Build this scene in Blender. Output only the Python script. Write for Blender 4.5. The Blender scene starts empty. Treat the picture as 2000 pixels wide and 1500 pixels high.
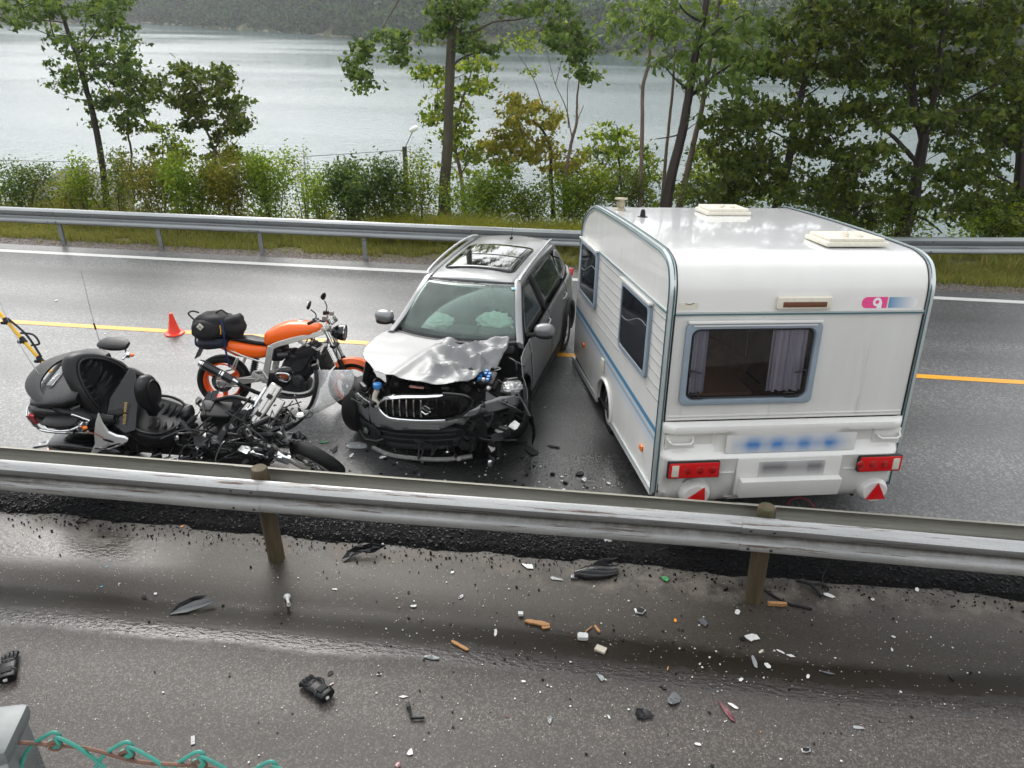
import bpy, bmesh, math, random
import numpy as np
from mathutils import Vector, Matrix, noise
from math import sin, cos, pi, radians as RD, sqrt, atan2
random.seed(7)
SC = bpy.context.scene
COL = SC.collection
# ------------------------------------------------------------------ camera
CAM_F, CAM_H = 1508.0, 4.6
PITCH, YAW, ROLL = RD(26.9), RD(6.1), RD(0.89)
FW = Vector((-sin(YAW)*cos(PITCH), cos(YAW)*cos(PITCH), -sin(PITCH)))
_r0 = Vector((cos(YAW), sin(YAW), 0)); _u0 = _r0.cross(FW)
RT = _r0*cos(ROLL)+_u0*sin(ROLL); UPV = -_r0*sin(ROLL)+_u0*cos(ROLL)
cam_data = bpy.data.cameras.new('camera'); cam = bpy.data.objects.new('camera', cam_data); COL.objects.link(cam)
cam.matrix_world = Matrix(((RT.x, UPV.x, -FW.x, 0), (RT.y, UPV.y, -FW.y, 0), (RT.z, UPV.z, -FW.z, CAM_H), (0, 0, 0, 1)))
cam_data.sensor_width = 36; cam_data.lens = CAM_F/2000*36; cam_data.clip_start = .05; cam_data.clip_end = 3000
SC.camera = cam
# ------------------------------------------------------------------ light
SUN_EL, SUN_AZ = RD(41), RD(-28)      # azimuth from +Y towards +X
W = bpy.data.worlds.new('World'); SC.world = W; W.use_nodes = True
wt = W.node_tree; wt.nodes.clear()
wo = wt.nodes.new('ShaderNodeOutputWorld'); wb = wt.nodes.new('ShaderNodeBackground'); sky = wt.nodes.new('ShaderNodeTexSky')
sky.sky_type = 'NISHITA'; sky.sun_disc = False; sky.sun_elevation = SUN_EL; sky.sun_rotation = SUN_AZ
sky.air_density = 1.0; sky.dust_density = 6.0; sky.ozone_density = 1.0
hs = wt.nodes.new('ShaderNodeHueSaturation'); hs.inputs['Saturation'].default_value = .15
mx = wt.nodes.new('ShaderNodeMix'); mx.data_type = 'RGBA'; mx.inputs[0].default_value = .55; mx.inputs[7].default_value = (9.6, 9.95, 10.3, 1)
wt.links.new(sky.outputs[0], hs.inputs['Color']); wt.links.new(hs.outputs[0], mx.inputs[6])
wt.links.new(mx.outputs[2], wb.inputs['Color']); wb.inputs['Strength'].default_value = .10
wt.links.new(wb.outputs[0], wo.inputs['Surface'])
sl = bpy.data.lights.new('sun', 'SUN'); sl.energy = .75; sl.angle = RD(28); sl.color = (1, .97, .92)
sun = bpy.data.objects.new('sun', sl); COL.objects.link(sun)
sd = Vector((sin(SUN_AZ)*cos(SUN_EL), cos(SUN_AZ)*cos(SUN_EL), sin(SUN_EL)))
sun.rotation_euler = sd.to_track_quat('Z', 'Y').to_euler()
SC.view_settings.view_transform = 'Standard'; SC.view_settings.look = 'None'
SC.view_settings.gamma = 1; SC.view_settings.use_curve_mapping = False
SC.view_settings.exposure = 1.12
SC.render.engine = 'CYCLES'
SC.cycles.max_bounces = 8; SC.cycles.transparent_max_bounces = 12; SC.cycles.volume_bounces = 0
SC.cycles.caustics_reflective = False; SC.cycles.caustics_refractive = False
SC.cycles.use_denoising = True

# ------------------------------------------------------------------ surveying: image point of the photo -> place in the world
def ray(u, v): return FW+RT*((u-1000)/CAM_F)-UPV*((v-750)/CAM_F)
def at(u, v, z=0.0):
    r = ray(u, v); return Vector((0, 0, CAM_H))+r*((z-CAM_H)/r.z)
def atY(u, v, y):
    r = ray(u, v); return Vector((0, 0, CAM_H))+r*(y/r.y)

# ------------------------------------------------------------------ geometry helper
class G:
    def __init__(s): s.v = []; s.f = []; s.M = None
    def add(s, vs, fs):
        o = len(s.v)
        s.v.extend([tuple(s.M@Vector(p)) if s.M else tuple(p) for p in vs]); s.f.extend([tuple(i+o for i in f) for f in fs]); return s
    def box(s, c, d, rot=None, ch=0.0):
        x, y, z = d[0]/2, d[1]/2, d[2]/2
        m = (Matrix.Translation(c)@(rot.to_4x4() if rot else Matrix()))
        if ch <= 0:
            P = [(-x,-y,-z),(x,-y,-z),(x,y,-z),(-x,y,-z),(-x,-y,z),(x,-y,z),(x,y,z),(-x,y,z)]
            F = [(0,3,2,1),(4,5,6,7),(0,1,5,4),(1,2,6,5),(2,3,7,6),(3,0,4,7)]
            return s.add([m@Vector(p) for p in P], F)
        bm = bmesh.new(); bmesh.ops.create_cube(bm, size=1)
        for v in bm.verts: v.co = Vector((v.co.x*d[0], v.co.y*d[1], v.co.z*d[2]))
        bmesh.ops.bevel(bm, geom=bm.edges[:], offset=min(ch, min(d)*.45), segments=3 if ch > .02 else 2, profile=.6, affect='EDGES')
        return s.bm(bm, m)
    def bm(s, bm, m=None):
        bm.verts.ensure_lookup_table()
        for i, v in enumerate(bm.verts): v.index = i
        vs = [(m@v.co if m else v.co.copy()) for v in bm.verts]; fs = [[v.index for v in f.verts] for f in bm.faces]
        bm.free(); return s.add(vs, fs)
    def rings(s, R, close=False, caps=True):
        n = len(R[0]); vs = [p for r in R for p in r]; fs = []
        m = len(R)
        for i in range(m if close else m-1):
            for j in range(n):
                a = i*n+j; b = i*n+(j+1) % n; c = ((i+1) % m)*n+(j+1) % n; d = ((i+1) % m)*n+j
                fs.append((a, b, c, d))
        if caps and not close:
            fs.append(tuple(range(n-1, -1, -1))); fs.append(tuple((m-1)*n+j for j in range(n)))
        return s.add(vs, fs)
    def cyl(s, a, b, r0, r1=None, n=12, caps=True):
        a = Vector(a); b = Vector(b); r1 = r0 if r1 is None else r1
        q = (b-a).to_track_quat('Z', 'Y')
        R = [[c+q@Vector((r*cos(2*pi*j/n), r*sin(2*pi*j/n), 0)) for j in range(n)] for c, r in ((a, r0), (b, r1))]
        return s.rings(R, caps=caps)
    def tube(s, pts, r, n=8, closed=False, sm=0, flat=None):
        pts = [Vector(p) for p in pts]
        if sm: pts = spline(pts, sm)
        rs = r if isinstance(r, (list, tuple)) else [r]*len(pts)
        if len(rs) != len(pts): rs = [rs[min(int(i*(len(rs)-1)/(len(pts)-1)), len(rs)-2)]*(1-((i*(len(rs)-1)/(len(pts)-1)) % 1 if i < len(pts)-1 else 1))+rs[min(int(i*(len(rs)-1)/(len(pts)-1)), len(rs)-2)+1]*((i*(len(rs)-1)/(len(pts)-1)) % 1 if i < len(pts)-1 else 1) for i in range(len(pts))]
        R = []; x = None
        for i, p in enumerate(pts):
            if closed: t = pts[(i+1) % len(pts)]-pts[i-1]
            else: t = pts[min(i+1, len(pts)-1)]-pts[max(i-1, 0)]
            if t.length < 1e-9: t = Vector((0, 0, 1))
            t.normalize()
            if x is None: x = t.orthogonal().normalized()
            x = (x-t*x.dot(t)); x = x.normalized() if x.length > 1e-6 else t.orthogonal().normalized()
            y = t.cross(x)
            R.append([p+(x*cos(2*pi*j/n)+y*sin(2*pi*j/n))*rs[i] for j in range(n)])
        return s.rings(R, close=closed)
    def lathe(s, prof, c, ax, n=24, arc=2*pi):
        """prof: list of (radius, along axis)"""
        q = Vector(ax).to_track_quat('Z', 'Y'); c = Vector(c)
        full = abs(arc-2*pi) < 1e-4; m = n if full else n+1
        R = [[c+q@Vector((r*cos(arc*j/n), r*sin(arc*j/n), h)) for r, h in prof] for j in range(m)]
        k = len(prof); vs = [p for r in R for p in r]; fs = []
        for i in range(n):
            for j in range(k-1):
                i2 = (i+1) % m
                fs.append((i*k+j, i2*k+j, i2*k+j+1, i*k+j+1))
        return s.add(vs, fs)
    def ell(s, c, r, rot=None, n=14, e=1.0, m=10):
        vs = []; fs = []; c = Vector(c)
        pw = lambda a: math.copysign(abs(a)**e, a)
        for i in range(m+1):
            t = pi*i/m
            for j in range(n):
                p = Vector((r[0]*pw(sin(t))*pw(cos(2*pi*j/n)), r[1]*pw(sin(t))*pw(sin(2*pi*j/n)), r[2]*pw(cos(t))))
                vs.append(c+(rot@p if rot else p))
        for i in range(m):
            for j in range(n): fs.append((i*n+j, (i+1)*n+j, (i+1)*n+(j+1) % n, i*n+(j+1) % n))
        return s.add(vs, fs)
    def loft(s, secs, n=16, e=.7, close=True):
        """secs along local x: (x, y0, z0, z1, halfwidth [, e])"""
        R = []
        for q in secs:
            x, yc, z0, z1, w = q[:5]; ee = q[5] if len(q) > 5 else e
            pw = lambda a: math.copysign(abs(a)**ee, a)
            R.append([Vector((x, yc+w*pw(cos(2*pi*j/n)), (z0+z1)/2+(z1-z0)/2*pw(sin(2*pi*j/n)))) for j in range(n)])
        return s.rings(R)
    def plate(s, poly, fn, th, step=.08, ax=(0, 1), nrm=None, dz=0):
        """polygon in a plane, cut into a grid, mapped through fn(a,b)->Vector, given thickness th along -normal"""
        bm = bmesh.new(); vs = [bm.verts.new((p[0], p[1], 0)) for p in poly]; bm.faces.new(vs)
        for k in (0, 1):
            lo = min(p[k] for p in poly); hi = max(p[k] for p in poly); st = step[k] if isinstance(step, (tuple, list)) else step
            m = int((hi-lo)/st)
            for i in range(1, m+1):
                c = lo+(hi-lo)*i/(m+1); co = [0, 0, 0]; co[k] = c; no = [0, 0, 0]; no[k] = 1
                bmesh.ops.bisect_plane(bm, geom=bm.verts[:]+bm.edges[:]+bm.faces[:], plane_co=co, plane_no=no, dist=1e-5)
        for v in bm.verts: v.co = fn(v.co.x, v.co.y)
        bm.normal_update()
        if th:
            for f in bm.faces: f.normal_update()
            bmesh.ops.solidify(bm, geom=bm.faces[:], thickness=th)
        return s.bm(bm)

def spline(P, k):
    P = [Vector(p) for p in P]; out = []
    for i in range(len(P)-1):
        a = P[max(i-1, 0)]; b = P[i]; c = P[i+1]; d = P[min(i+2, len(P)-1)]
        for j in range(k):
            t = j/k; out.append(.5*((2*b)+(c-a)*t+(2*a-5*b+4*c-d)*t*t+(3*b-a-3*c+d)*t**3))
    out.append(P[-1]); return out

def mesh_of(name, g, m=None, smooth=True, ang=35):
    me = bpy.data.meshes.new(name); me.from_pydata([tuple(p) for p in g.v], [], g.f); me.validate(clean_customdata=False)
    bm = bmesh.new(); bm.from_mesh(me); bmesh.ops.recalc_face_normals(bm, faces=bm.faces); bm.to_mesh(me); bm.free()
    if m: me.materials.append(m)
    if smooth:
        me.polygons.foreach_set('use_smooth', [True]*len(me.polygons)); me.set_sharp_from_angle(angle=RD(ang))
    me.update(); return me
def obj(name, g, m=None, parent=None, smooth=True, ang=35, bev=0):
    o = bpy.data.objects.new(name, mesh_of(name, g, m, smooth, ang)); COL.objects.link(o)
    if parent: o.parent = parent
    if bev:
        b = o.modifiers.new('bevel', 'BEVEL'); b.width = bev; b.segments = 2; b.limit_method = 'ANGLE'; b.angle_limit = RD(40)
    return o
def rawmesh(name, V, F, m, parent=None, smooth=False):
    """fast path: V (n,3) array, F (k,3 or 4) array"""
    me = bpy.data.meshes.new(name); k = F.shape[1]
    me.vertices.add(len(V)); me.vertices.foreach_set('co', np.asarray(V, np.float32).ravel())
    me.loops.add(F.size); me.loops.foreach_set('vertex_index', F.ravel().astype(np.int32))
    me.polygons.add(len(F)); me.polygons.foreach_set('loop_start', np.arange(0, F.size, k, dtype=np.int32)); me.polygons.foreach_set('loop_total', np.full(len(F), k, np.int32))
    me.update(calc_edges=True)
    if smooth: me.polygons.foreach_set('use_smooth', [True]*len(F))
    me.materials.append(m); o = bpy.data.objects.new(name, me); COL.objects.link(o)
    if parent: o.parent = parent
    return o
def tag(o, label, cat, group=None):
    o['label'] = label; o['category'] = cat
    if group: o['group'] = group
    return o
def thing(name, label, cat, loc=(0, 0, 0), rot=(0, 0, 0), group=None):
    o = bpy.data.objects.new(name, None); o.empty_display_size = .1; COL.objects.link(o)
    o.location = loc; o.rotation_euler = rot; return tag(o, label, cat, group)
def struct(o): o['kind'] = 'structure'; return o
def stuff(o): o['kind'] = 'stuff'; return o
def child(name, src, parent, loc=None, rot=None, label=None):
    o = bpy.data.objects.new(name, src.data); COL.objects.link(o); o.parent = parent
    if loc is not None: o.location = loc
    if rot is not None: o.rotation_euler = rot
    if label: o['label'] = label
    return o

# ------------------------------------------------------------------ materials
def mat(name, col, rough=.5, metal=0, bump=0, bscale=200, var=0, vscale=8, coat=0, trans=0, ior=1.45, alpha=1, drops=0, dirt=None, spec=.5, emis=None, stretch=None, rvar=0, sheen=0):
    m = bpy.data.materials.new(name); m.use_nodes = True; nt = m.node_tree; N = nt.nodes; L = nt.links; b = N['Principled BSDF']
    b.inputs['Base Color'].default_value = (*col, 1); b.inputs['Roughness'].default_value = rough; b.inputs['Metallic'].default_value = metal
    b.inputs['Coat Weight'].default_value = coat; b.inputs['Coat Roughness'].default_value = .06
    b.inputs['Transmission Weight'].default_value = trans; b.inputs['IOR'].default_value = ior; b.inputs['Alpha'].default_value = alpha
    b.inputs['Specular IOR Level'].default_value = spec
    if sheen: b.inputs['Sheen Weight'].default_value = sheen
    tc = N.new('ShaderNodeTexCoord'); vec = tc.outputs['Object']
    if stretch:
        mp = N.new('ShaderNodeMapping'); mp.inputs['Scale'].default_value = stretch; L.new(vec, mp.inputs['Vector']); vec = mp.outputs[0]
    if var or rvar or dirt:
        n1 = N.new('ShaderNodeTexNoise'); n1.inputs['Scale'].default_value = vscale; n1.inputs['Detail'].default_value = 6; n1.inputs['Roughness'].default_value = .62; L.new(vec, n1.inputs['Vector'])
    if var:
        r = N.new('ShaderNodeMapRange'); r.inputs['From Min'].default_value = .3; r.inputs['From Max'].default_value = .7; r.inputs['To Min'].default_value = 1-var; r.inputs['To Max'].default_value = 1+var
        L.new(n1.outputs[0], r.inputs[0]); v = N.new('ShaderNodeVectorMath'); v.operation = 'SCALE'; v.inputs[0].default_value = col; L.new(r.outputs[0], v.inputs['Scale'])
        src = v.outputs[0]
    else: src = None
    if dirt:   # (colour, threshold, scale)
        n2 = N.new('ShaderNodeTexNoise'); n2.inputs['Scale'].default_value = dirt[2]; n2.inputs['Detail'].default_value = 8; n2.inputs['Roughness'].default_value = .7; L.new(vec, n2.inputs['Vector'])
        r2 = N.new('ShaderNodeMapRange'); r2.inputs['From Min'].default_value = dirt[1]; r2.inputs['From Max'].default_value = dirt[1]+.1; L.new(n2.outputs[0], r2.inputs[0])
        mx = N.new('ShaderNodeMix'); mx.data_type = 'RGBA'; mx.inputs[6].default_value = (*col, 1); mx.inputs[7].default_value = (*dirt[0], 1); L.new(r2.outputs[0], mx.inputs[0])
        if src: L.new(src, mx.inputs[6])
        src = mx.outputs[2]
    if src: L.new(src, b.inputs['Base Color'])
    if rvar:
        r = N.new('ShaderNodeMapRange'); r.inputs['From Min'].default_value = .3; r.inputs['From Max'].default_value = .7; r.inputs['To Min'].default_value = max(rough-rvar, .02); r.inputs['To Max'].default_value = rough+rvar
        L.new(n1.outputs[0], r.inputs[0]); L.new(r.outputs[0], b.inputs['Roughness'])
    nrm = None
    if bump:
        n3 = N.new('ShaderNodeTexNoise'); n3.inputs['Scale'].default_value = bscale; n3.inputs['Detail'].default_value = 3; L.new(vec, n3.inputs['Vector'])
        bp = N.new('ShaderNodeBump'); bp.inputs['Strength'].default_value = bump; bp.inputs['Distance'].default_value = .004; L.new(n3.outputs[0], bp.inputs['Height']); nrm = bp.outputs[0]
    if drops:
        vo = N.new('ShaderNodeTexVoronoi'); vo.inputs['Scale'].default_value = 90; L.new(tc.outputs['Object'], vo.inputs['Vector'])
        rr = N.new('ShaderNodeMapRange'); rr.inputs['From Min'].default_value = .1; rr.inputs['From Max'].default_value = .38; rr.inputs['To Min'].default_value = 1; rr.inputs['To Max'].default_value = 0; L.new(vo.outputs['Distance'], rr.inputs[0])
        b2 = N.new('ShaderNodeBump'); b2.inputs['Strength'].default_value = drops; b2.inputs['Distance'].default_value = .003; L.new(rr.outputs[0], b2.inputs['Height'])
        if nrm: L.new(nrm, b2.inputs['Normal'])
        nrm = b2.outputs[0]
    if nrm: L.new(nrm, b.inputs['Normal'])
    if emis: b.inputs['Emission Color'].default_value = (*emis, 1); b.inputs['Emission Strength'].default_value = 1
    return m
M = {}
M['black'] = mat('black_plastic', (.009, .009, .010), .42, bump=.25, bscale=300, drops=.2, spec=.3)
M['blackgloss'] = mat('black_gloss_paint', (.005, .005, .006), .14, coat=.3, drops=.3)
M['rubber'] = mat('rubber', (.009, .009, .009), .6, spec=.3, bump=.3, bscale=120, var=.3)
M['leather'] = mat('wet_black_leather', (.007, .007, .008), .38, bump=.25, bscale=160, spec=.35)
M['chrome'] = mat('chrome', (.75, .76, .77), .12, 1, rvar=.08, vscale=20)
M['alu'] = mat('cast_aluminium', (.55, .54, .52), .35, 1, bump=.3, bscale=90, var=.15)
M['darkmetal'] = mat('dark_engine_metal', (.06, .06, .062), .42, .7, bump=.4, bscale=120, var=.4)
M['orange'] = mat('orange_paint', (.92, .13, .005), .30, coat=.2, drops=.2)
M['rimorange'] = mat('orange_rim_paint', (.85, .10, .006), .3, coat=.2)
M['silver'] = mat('wet_silver_grey_paint', (.215, .218, .222), .32, .45, coat=.45, drops=.35, bump=.0, var=.05)
M['silverlight'] = mat('crumpled_silver_paint', (.19, .192, .193), .42, .30, coat=.03, drops=.12, spec=.4)
M['white'] = mat('white_plastic', (.74, .73, .70), .35, var=.05, vscale=3, coat=.2)
M['red'] = mat('red_lens', (.60, .01, .012), .12, coat=.6)
M['amber'] = mat('amber_lens', (.8, .18, .01), .2, coat=.5)
M['tag'] = mat('number_plate_back', (.10, .095, .09), .5)
M['blue'] = mat('blue_fuse_plastic', (.05, .22, .55), .4)
M['bluestrap'] = mat('dark_blue_webbing', (.01, .02, .09), .7, bump=.6, bscale=200)
M['cloth'] = mat('black_nylon', (.008, .008, .009), .75, bump=.8, bscale=120)
M['wood'] = mat('broken_wood', (.42, .22, .09), .6, var=.3, vscale=20, stretch=(1, 12, 12))
M['yellow'] = mat('yellow_paint', (.75, .43, .02), .35, var=.1)
M['airbag'] = mat('airbag_fabric', (.90, .93, .90), .8, bump=.4, bscale=40)
M['interior'] = mat('dark_cabin_plastic', (.07, .075, .075), .6, bump=.3, bscale=150)
M['seatcloth'] = mat('dark_seat_cloth', (.05, .05, .052), .85, bump=.4)
M['conered'] = mat('cone_red_plastic', (.85, .06, .03), .35, var=.06)
M['galv'] = mat('galvanised_steel', (.27, .285, .29), .36, .7, var=.16, vscale=4, stretch=(.25, 3, 3), rvar=.12, dirt=((.16, .15, .13), .64, 3))
M['clear'] = mat('clear_lens', (.85, .88, .9), .08, trans=.85)
M['green'] = mat('green_plastic', (.02, .20, .06), .4)
# ================================================================== GROUND, ROADS, WATER
def node_mat(name):
    m = bpy.data.materials.new(name); m.use_nodes = True; return m, m.node_tree.nodes, m.node_tree.links, m.node_tree.nodes['Principled BSDF']
def noise_node(N, L, vec, scale, detail=5, rough=.6, st=None):
    if st:
        mp = N.new('ShaderNodeMapping'); mp.inputs['Scale'].default_value = st; L.new(vec, mp.inputs[0]); vec = mp.outputs[0]
    n = N.new('ShaderNodeTexNoise'); n.inputs['Scale'].default_value = scale; n.inputs['Detail'].default_value = detail; n.inputs['Roughness'].default_value = rough
    L.new(vec, n.inputs['Vector']); return n.outputs[0]
def rng(N, L, src, a, b, c, d):
    r = N.new('ShaderNodeMapRange'); r.inputs[1].default_value = a; r.inputs[2].default_value = b; r.inputs[3].default_value = c; r.inputs[4].default_value = d
    L.new(src, r.inputs[0]); return r.outputs[0]
def mth(N, L, op, a, b=None, c=None):
    m = N.new('ShaderNodeMath'); m.operation = op
    for i, x in enumerate((a, b, c)):
        if x is None: continue
        if isinstance(x, (int, float)): m.inputs[i].default_value = x
        else: L.new(x, m.inputs[i])
    return m.outputs[0]
def mixc(N, L, f, a, b):
    m = N.new('ShaderNodeMix'); m.data_type = 'RGBA'
    if isinstance(f, (int, float)): m.inputs[0].default_value = f
    else: L.new(f, m.inputs[0])
    for i, x in ((6, a), (7, b)):
        if isinstance(x, tuple): m.inputs[i].default_value = (*x, 1)
        else: L.new(x, m.inputs[i])
    return m.outputs[2]

def asphalt(name, base, stone, near=False):
    m, N, L, b = node_mat(name); tc = N.new('ShaderNodeTexCoord'); V = tc.outputs['Object']
    vo = N.new('ShaderNodeTexVoronoi'); vo.inputs['Scale'].default_value = 48 if not near else 85; L.new(V, vo.inputs['Vector'])
    fine = noise_node(N, L, V, 160, 3)
    big = noise_node(N, L, V, .55, 5, .6, (.35, 1.2, 1))
    track = noise_node(N, L, V, 1.1, 4, .55, (.06, 1, 1))
    spk = rng(N, L, vo.outputs['Color'], .45, .95, 0, 1)
    c = mixc(N, L, spk, base, stone)
    c = mixc(N, L, rng(N, L, fine, .35, .7, 0, .75), c, tuple(x*.55 for x in base))
    dark = rng(N, L, track, .42, .62, 0, .45)
    c = mixc(N, L, dark, c, tuple(x*.5 for x in base))
    sx = N.new('ShaderNodeSeparateXYZ'); L.new(V, sx.inputs[0]); y = sx.outputs[1]; x = sx.outputs[0]
    if near:
        wob = noise_node(N, L, V, .5, 5, .6, (.4, 1.2, 1)); wb2 = noise_node(N, L, V, 14, 3, .6, (.7, 1.3, 1))
        yy = mth(N, L, 'ADD', y, mth(N, L, 'ADD', mth(N, L, 'MULTIPLY', mth(N, L, 'SUBTRACT', wob, .5), .62), mth(N, L, 'MULTIPLY', mth(N, L, 'SUBTRACT', wb2, .5), .10)))
        # worn wheel rut that holds a film of water
        def bandf(c0, hw, soft):
            d = mth(N, L, 'ABSOLUTE', mth(N, L, 'SUBTRACT', yy, c0)); return rng(N, L, d, hw, hw+soft, 1, 0)
        rut = bandf(4.52, .09, .13); film = bandf(4.31, .05, .07); mid = bandf(4.95, .42, .25)
        pud = mth(N, L, 'MULTIPLY', rng(N, L, x, -4.1, -3.3, 1, 0), bandf(5.18, .15, .22))
        pud2 = mth(N, L, 'MULTIPLY', rng(N, L, x, 1.3, 2.2, 0, 1), bandf(4.05, .14, .16))
        c = mixc(N, L, mth(N, L, 'MULTIPLY', mid, .76), c, (.026, .021, .014))
        c = mixc(N, L, rng(N, L, big, .5, .7, 0, .4), c, (.075, .060, .056))
        c = mixc(N, L, mth(N, L, 'MULTIPLY', rut, .88), c, (.011, .008, .004))
        c = mixc(N, L, mth(N, L, 'MULTIPLY', film, .6), c, (.018, .015, .012))
        # gritty dust where the surfacing ends
        dn = noise_node(N, L, V, 3.2, 6, .7); df = noise_node(N, L, V, 55, 4, .7)
        dd = mth(N, L, 'MULTIPLY', rng(N, L, dn, .44, .60, 0, 1), bandf(5.40, .12, .14))
        c = mixc(N, L, mth(N, L, 'MULTIPLY', dd, .85), c, mixc(N, L, df, (.06, .05, .04), (.20, .175, .15)))
        stone2 = N.new('ShaderNodeTexVoronoi'); stone2.inputs['Scale'].default_value = 34; L.new(V, stone2.inputs['Vector'])
        chip = mth(N, L, 'MULTIPLY', rng(N, L, stone2.outputs['Distance'], .10, .17, 1, 0), rng(N, L, stone2.outputs['Color'], .62, .66, 0, 1))
        c = mixc(N, L, chip, c, (.40, .35, .30))
        ro = rng(N, L, big, .35, .65, .58, .46)
        wet = mth(N, L, 'MAXIMUM', mth(N, L, 'MAXIMUM', mth(N, L, 'MULTIPLY', rut, .8), film), mth(N, L, 'MAXIMUM', pud, pud2))
        ro = mth(N, L, 'SUBTRACT', ro, mth(N, L, 'MULTIPLY', wet, .30)); ro = mth(N, L, 'ADD', ro, mth(N, L, 'MULTIPLY', dd, .2))
        L.new(rng(N, L, mth(N, L, 'MAXIMUM', pud, film), 0, 1, .38, .5), b.inputs['Specular IOR Level'])
        rip = noise_node(N, L, V, 30, 2, .5, (.55, 1.25, 1))
        h = mth(N, L, 'ADD', mth(N, L, 'MULTIPLY', vo.outputs['Distance'], mth(N, L, 'SUBTRACT', 1.0, mth(N, L, 'MULTIPLY', wet, .8))), mth(N, L, 'MULTIPLY', mth(N, L, 'MULTIPLY', film, rip), 3.6))
        h = mth(N, L, 'ADD', h, mth(N, L, 'MULTIPLY', mth(N, L, 'MULTIPLY', pud2, rip), 7.0)); h = mth(N, L, 'ADD', h, mth(N, L, 'MULTIPLY', mth(N, L, 'MULTIPLY', pud, rip), 3.0))
    else:
        # wheel tracks, a little darker and smoother; darker, smoother patch round the wrecks
        d1 = mth(N, L, 'ABSOLUTE', mth(N, L, 'SUBTRACT', y, 12.15)); d2 = mth(N, L, 'ABSOLUTE', mth(N, L, 'SUBTRACT', y, 10.75)); d3 = mth(N, L, 'ABSOLUTE', mth(N, L, 'SUBTRACT', y, 8.7))
        tr = mth(N, L, 'MAXIMUM', mth(N, L, 'MAXIMUM', rng(N, L, d1, .15, .5, 1, 0), rng(N, L, d2, .1, .45, 1, 0)), rng(N, L, d3, .1, .5, 1, 0))
        c = mixc(N, L, mth(N, L, 'MULTIPLY', tr, .4), c, tuple(q*.45 for q in base))
        wob = noise_node(N, L, V, .8, 4)
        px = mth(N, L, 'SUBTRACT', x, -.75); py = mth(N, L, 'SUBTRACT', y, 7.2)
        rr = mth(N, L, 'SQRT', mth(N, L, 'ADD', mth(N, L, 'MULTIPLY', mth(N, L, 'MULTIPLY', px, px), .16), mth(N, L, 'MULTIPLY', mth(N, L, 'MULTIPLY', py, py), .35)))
        wreck_dark = rng(N, L, mth(N, L, 'ADD', rr, mth(N, L, 'MULTIPLY', wob, .6)), .75, 1.35, 1, 0)
        c = mixc(N, L, mth(N, L, 'MULTIPLY', wreck_dark, .88), c, (.012, .012, .012))
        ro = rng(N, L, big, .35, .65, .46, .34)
        ro = mth(N, L, 'SUBTRACT', ro, mth(N, L, 'MULTIPLY', wreck_dark, .12))
        h = vo.outputs['Distance']
    bp = N.new('ShaderNodeBump'); bp.inputs['Strength'].default_value = .3 if near else .45; bp.inputs['Distance'].default_value = .004; L.new(h, bp.inputs['Height'])
    L.new(bp.outputs[0], b.inputs['Normal']); L.new(c, b.inputs['Base Color']); L.new(ro, b.inputs['Roughness'])
    return m
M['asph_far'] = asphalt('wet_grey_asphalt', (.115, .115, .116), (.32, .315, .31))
M['asph_near'] = asphalt('wet_brown_asphalt', (.056, .048, .042), (.19, .165, .145), True)
def sheet(name, x0, x1, y0, y1, z, m, nx=1, ny=1):
    g = G(); V = [(x0+(x1-x0)*i/nx, y0+(y1-y0)*j/ny, z) for j in range(ny+1) for i in range(nx+1)]
    F = [(j*(nx+1)+i, j*(nx+1)+i+1, (j+1)*(nx+1)+i+1, (j+1)*(nx+1)+i) for j in range(ny) for i in range(nx)]
    g.add(V, F); o = obj(name, g, m, smooth=False); return struct(o)
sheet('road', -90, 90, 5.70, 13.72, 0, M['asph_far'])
sheet('near_road', -90, 90, .70, 5.70, 0, M['asph_near'])
# ragged lip of fresh asphalt between the two carriageways
def nz(x, y, z=0): return noise.noise(Vector((x, y, z)))
def strip(name, x0, x1, y0, y1, st, fn, m):
    nx = int((x1-x0)/st); ny = max(2, int((y1-y0)/st)); xs = np.linspace(x0, x1, nx+1); ys = np.linspace(y0, y1, ny+1)
    V = np.array([(x, y, fn(x, y)) for y in ys for x in xs]); i, j = np.meshgrid(np.arange(nx), np.arange(ny)); a = (j*(nx+1)+i).ravel()
    F = np.stack([a, a+1, a+nx+2, a+nx+1], 1); return rawmesh(name, V, F, m, smooth=True)
M['lip'] = mat('fresh_black_asphalt', (.005, .005, .0055), .8, spec=.12, bump=1, bscale=90, var=.5, vscale=60)
def lipz(x, y):
    t = (y-5.50)/.42; e = .11*nz(x*1.1, 0, 3)+.05*nz(x*3.3, 2, 3)+.03*nz(x*9, 1, 4)
    h = max(0, min(1, (t-.16-e*2)*7))*max(0, min(1, (1-t)*3))
    return .004*min(1, h*3)-.006*(h <= 0) + h*(.034+.018*nz(x*28, y*28, 1)+.016*nz(x*60, y*60, 2))
struct(strip('asphalt_lip', -7.5, 6.5, 5.50, 5.92, .02, lipz, M['lip']))
M['grit'] = mat('pale_gravel_dust', (.16, .14, .12), .6, bump=1.5, bscale=140, var=.35, vscale=30)
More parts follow.
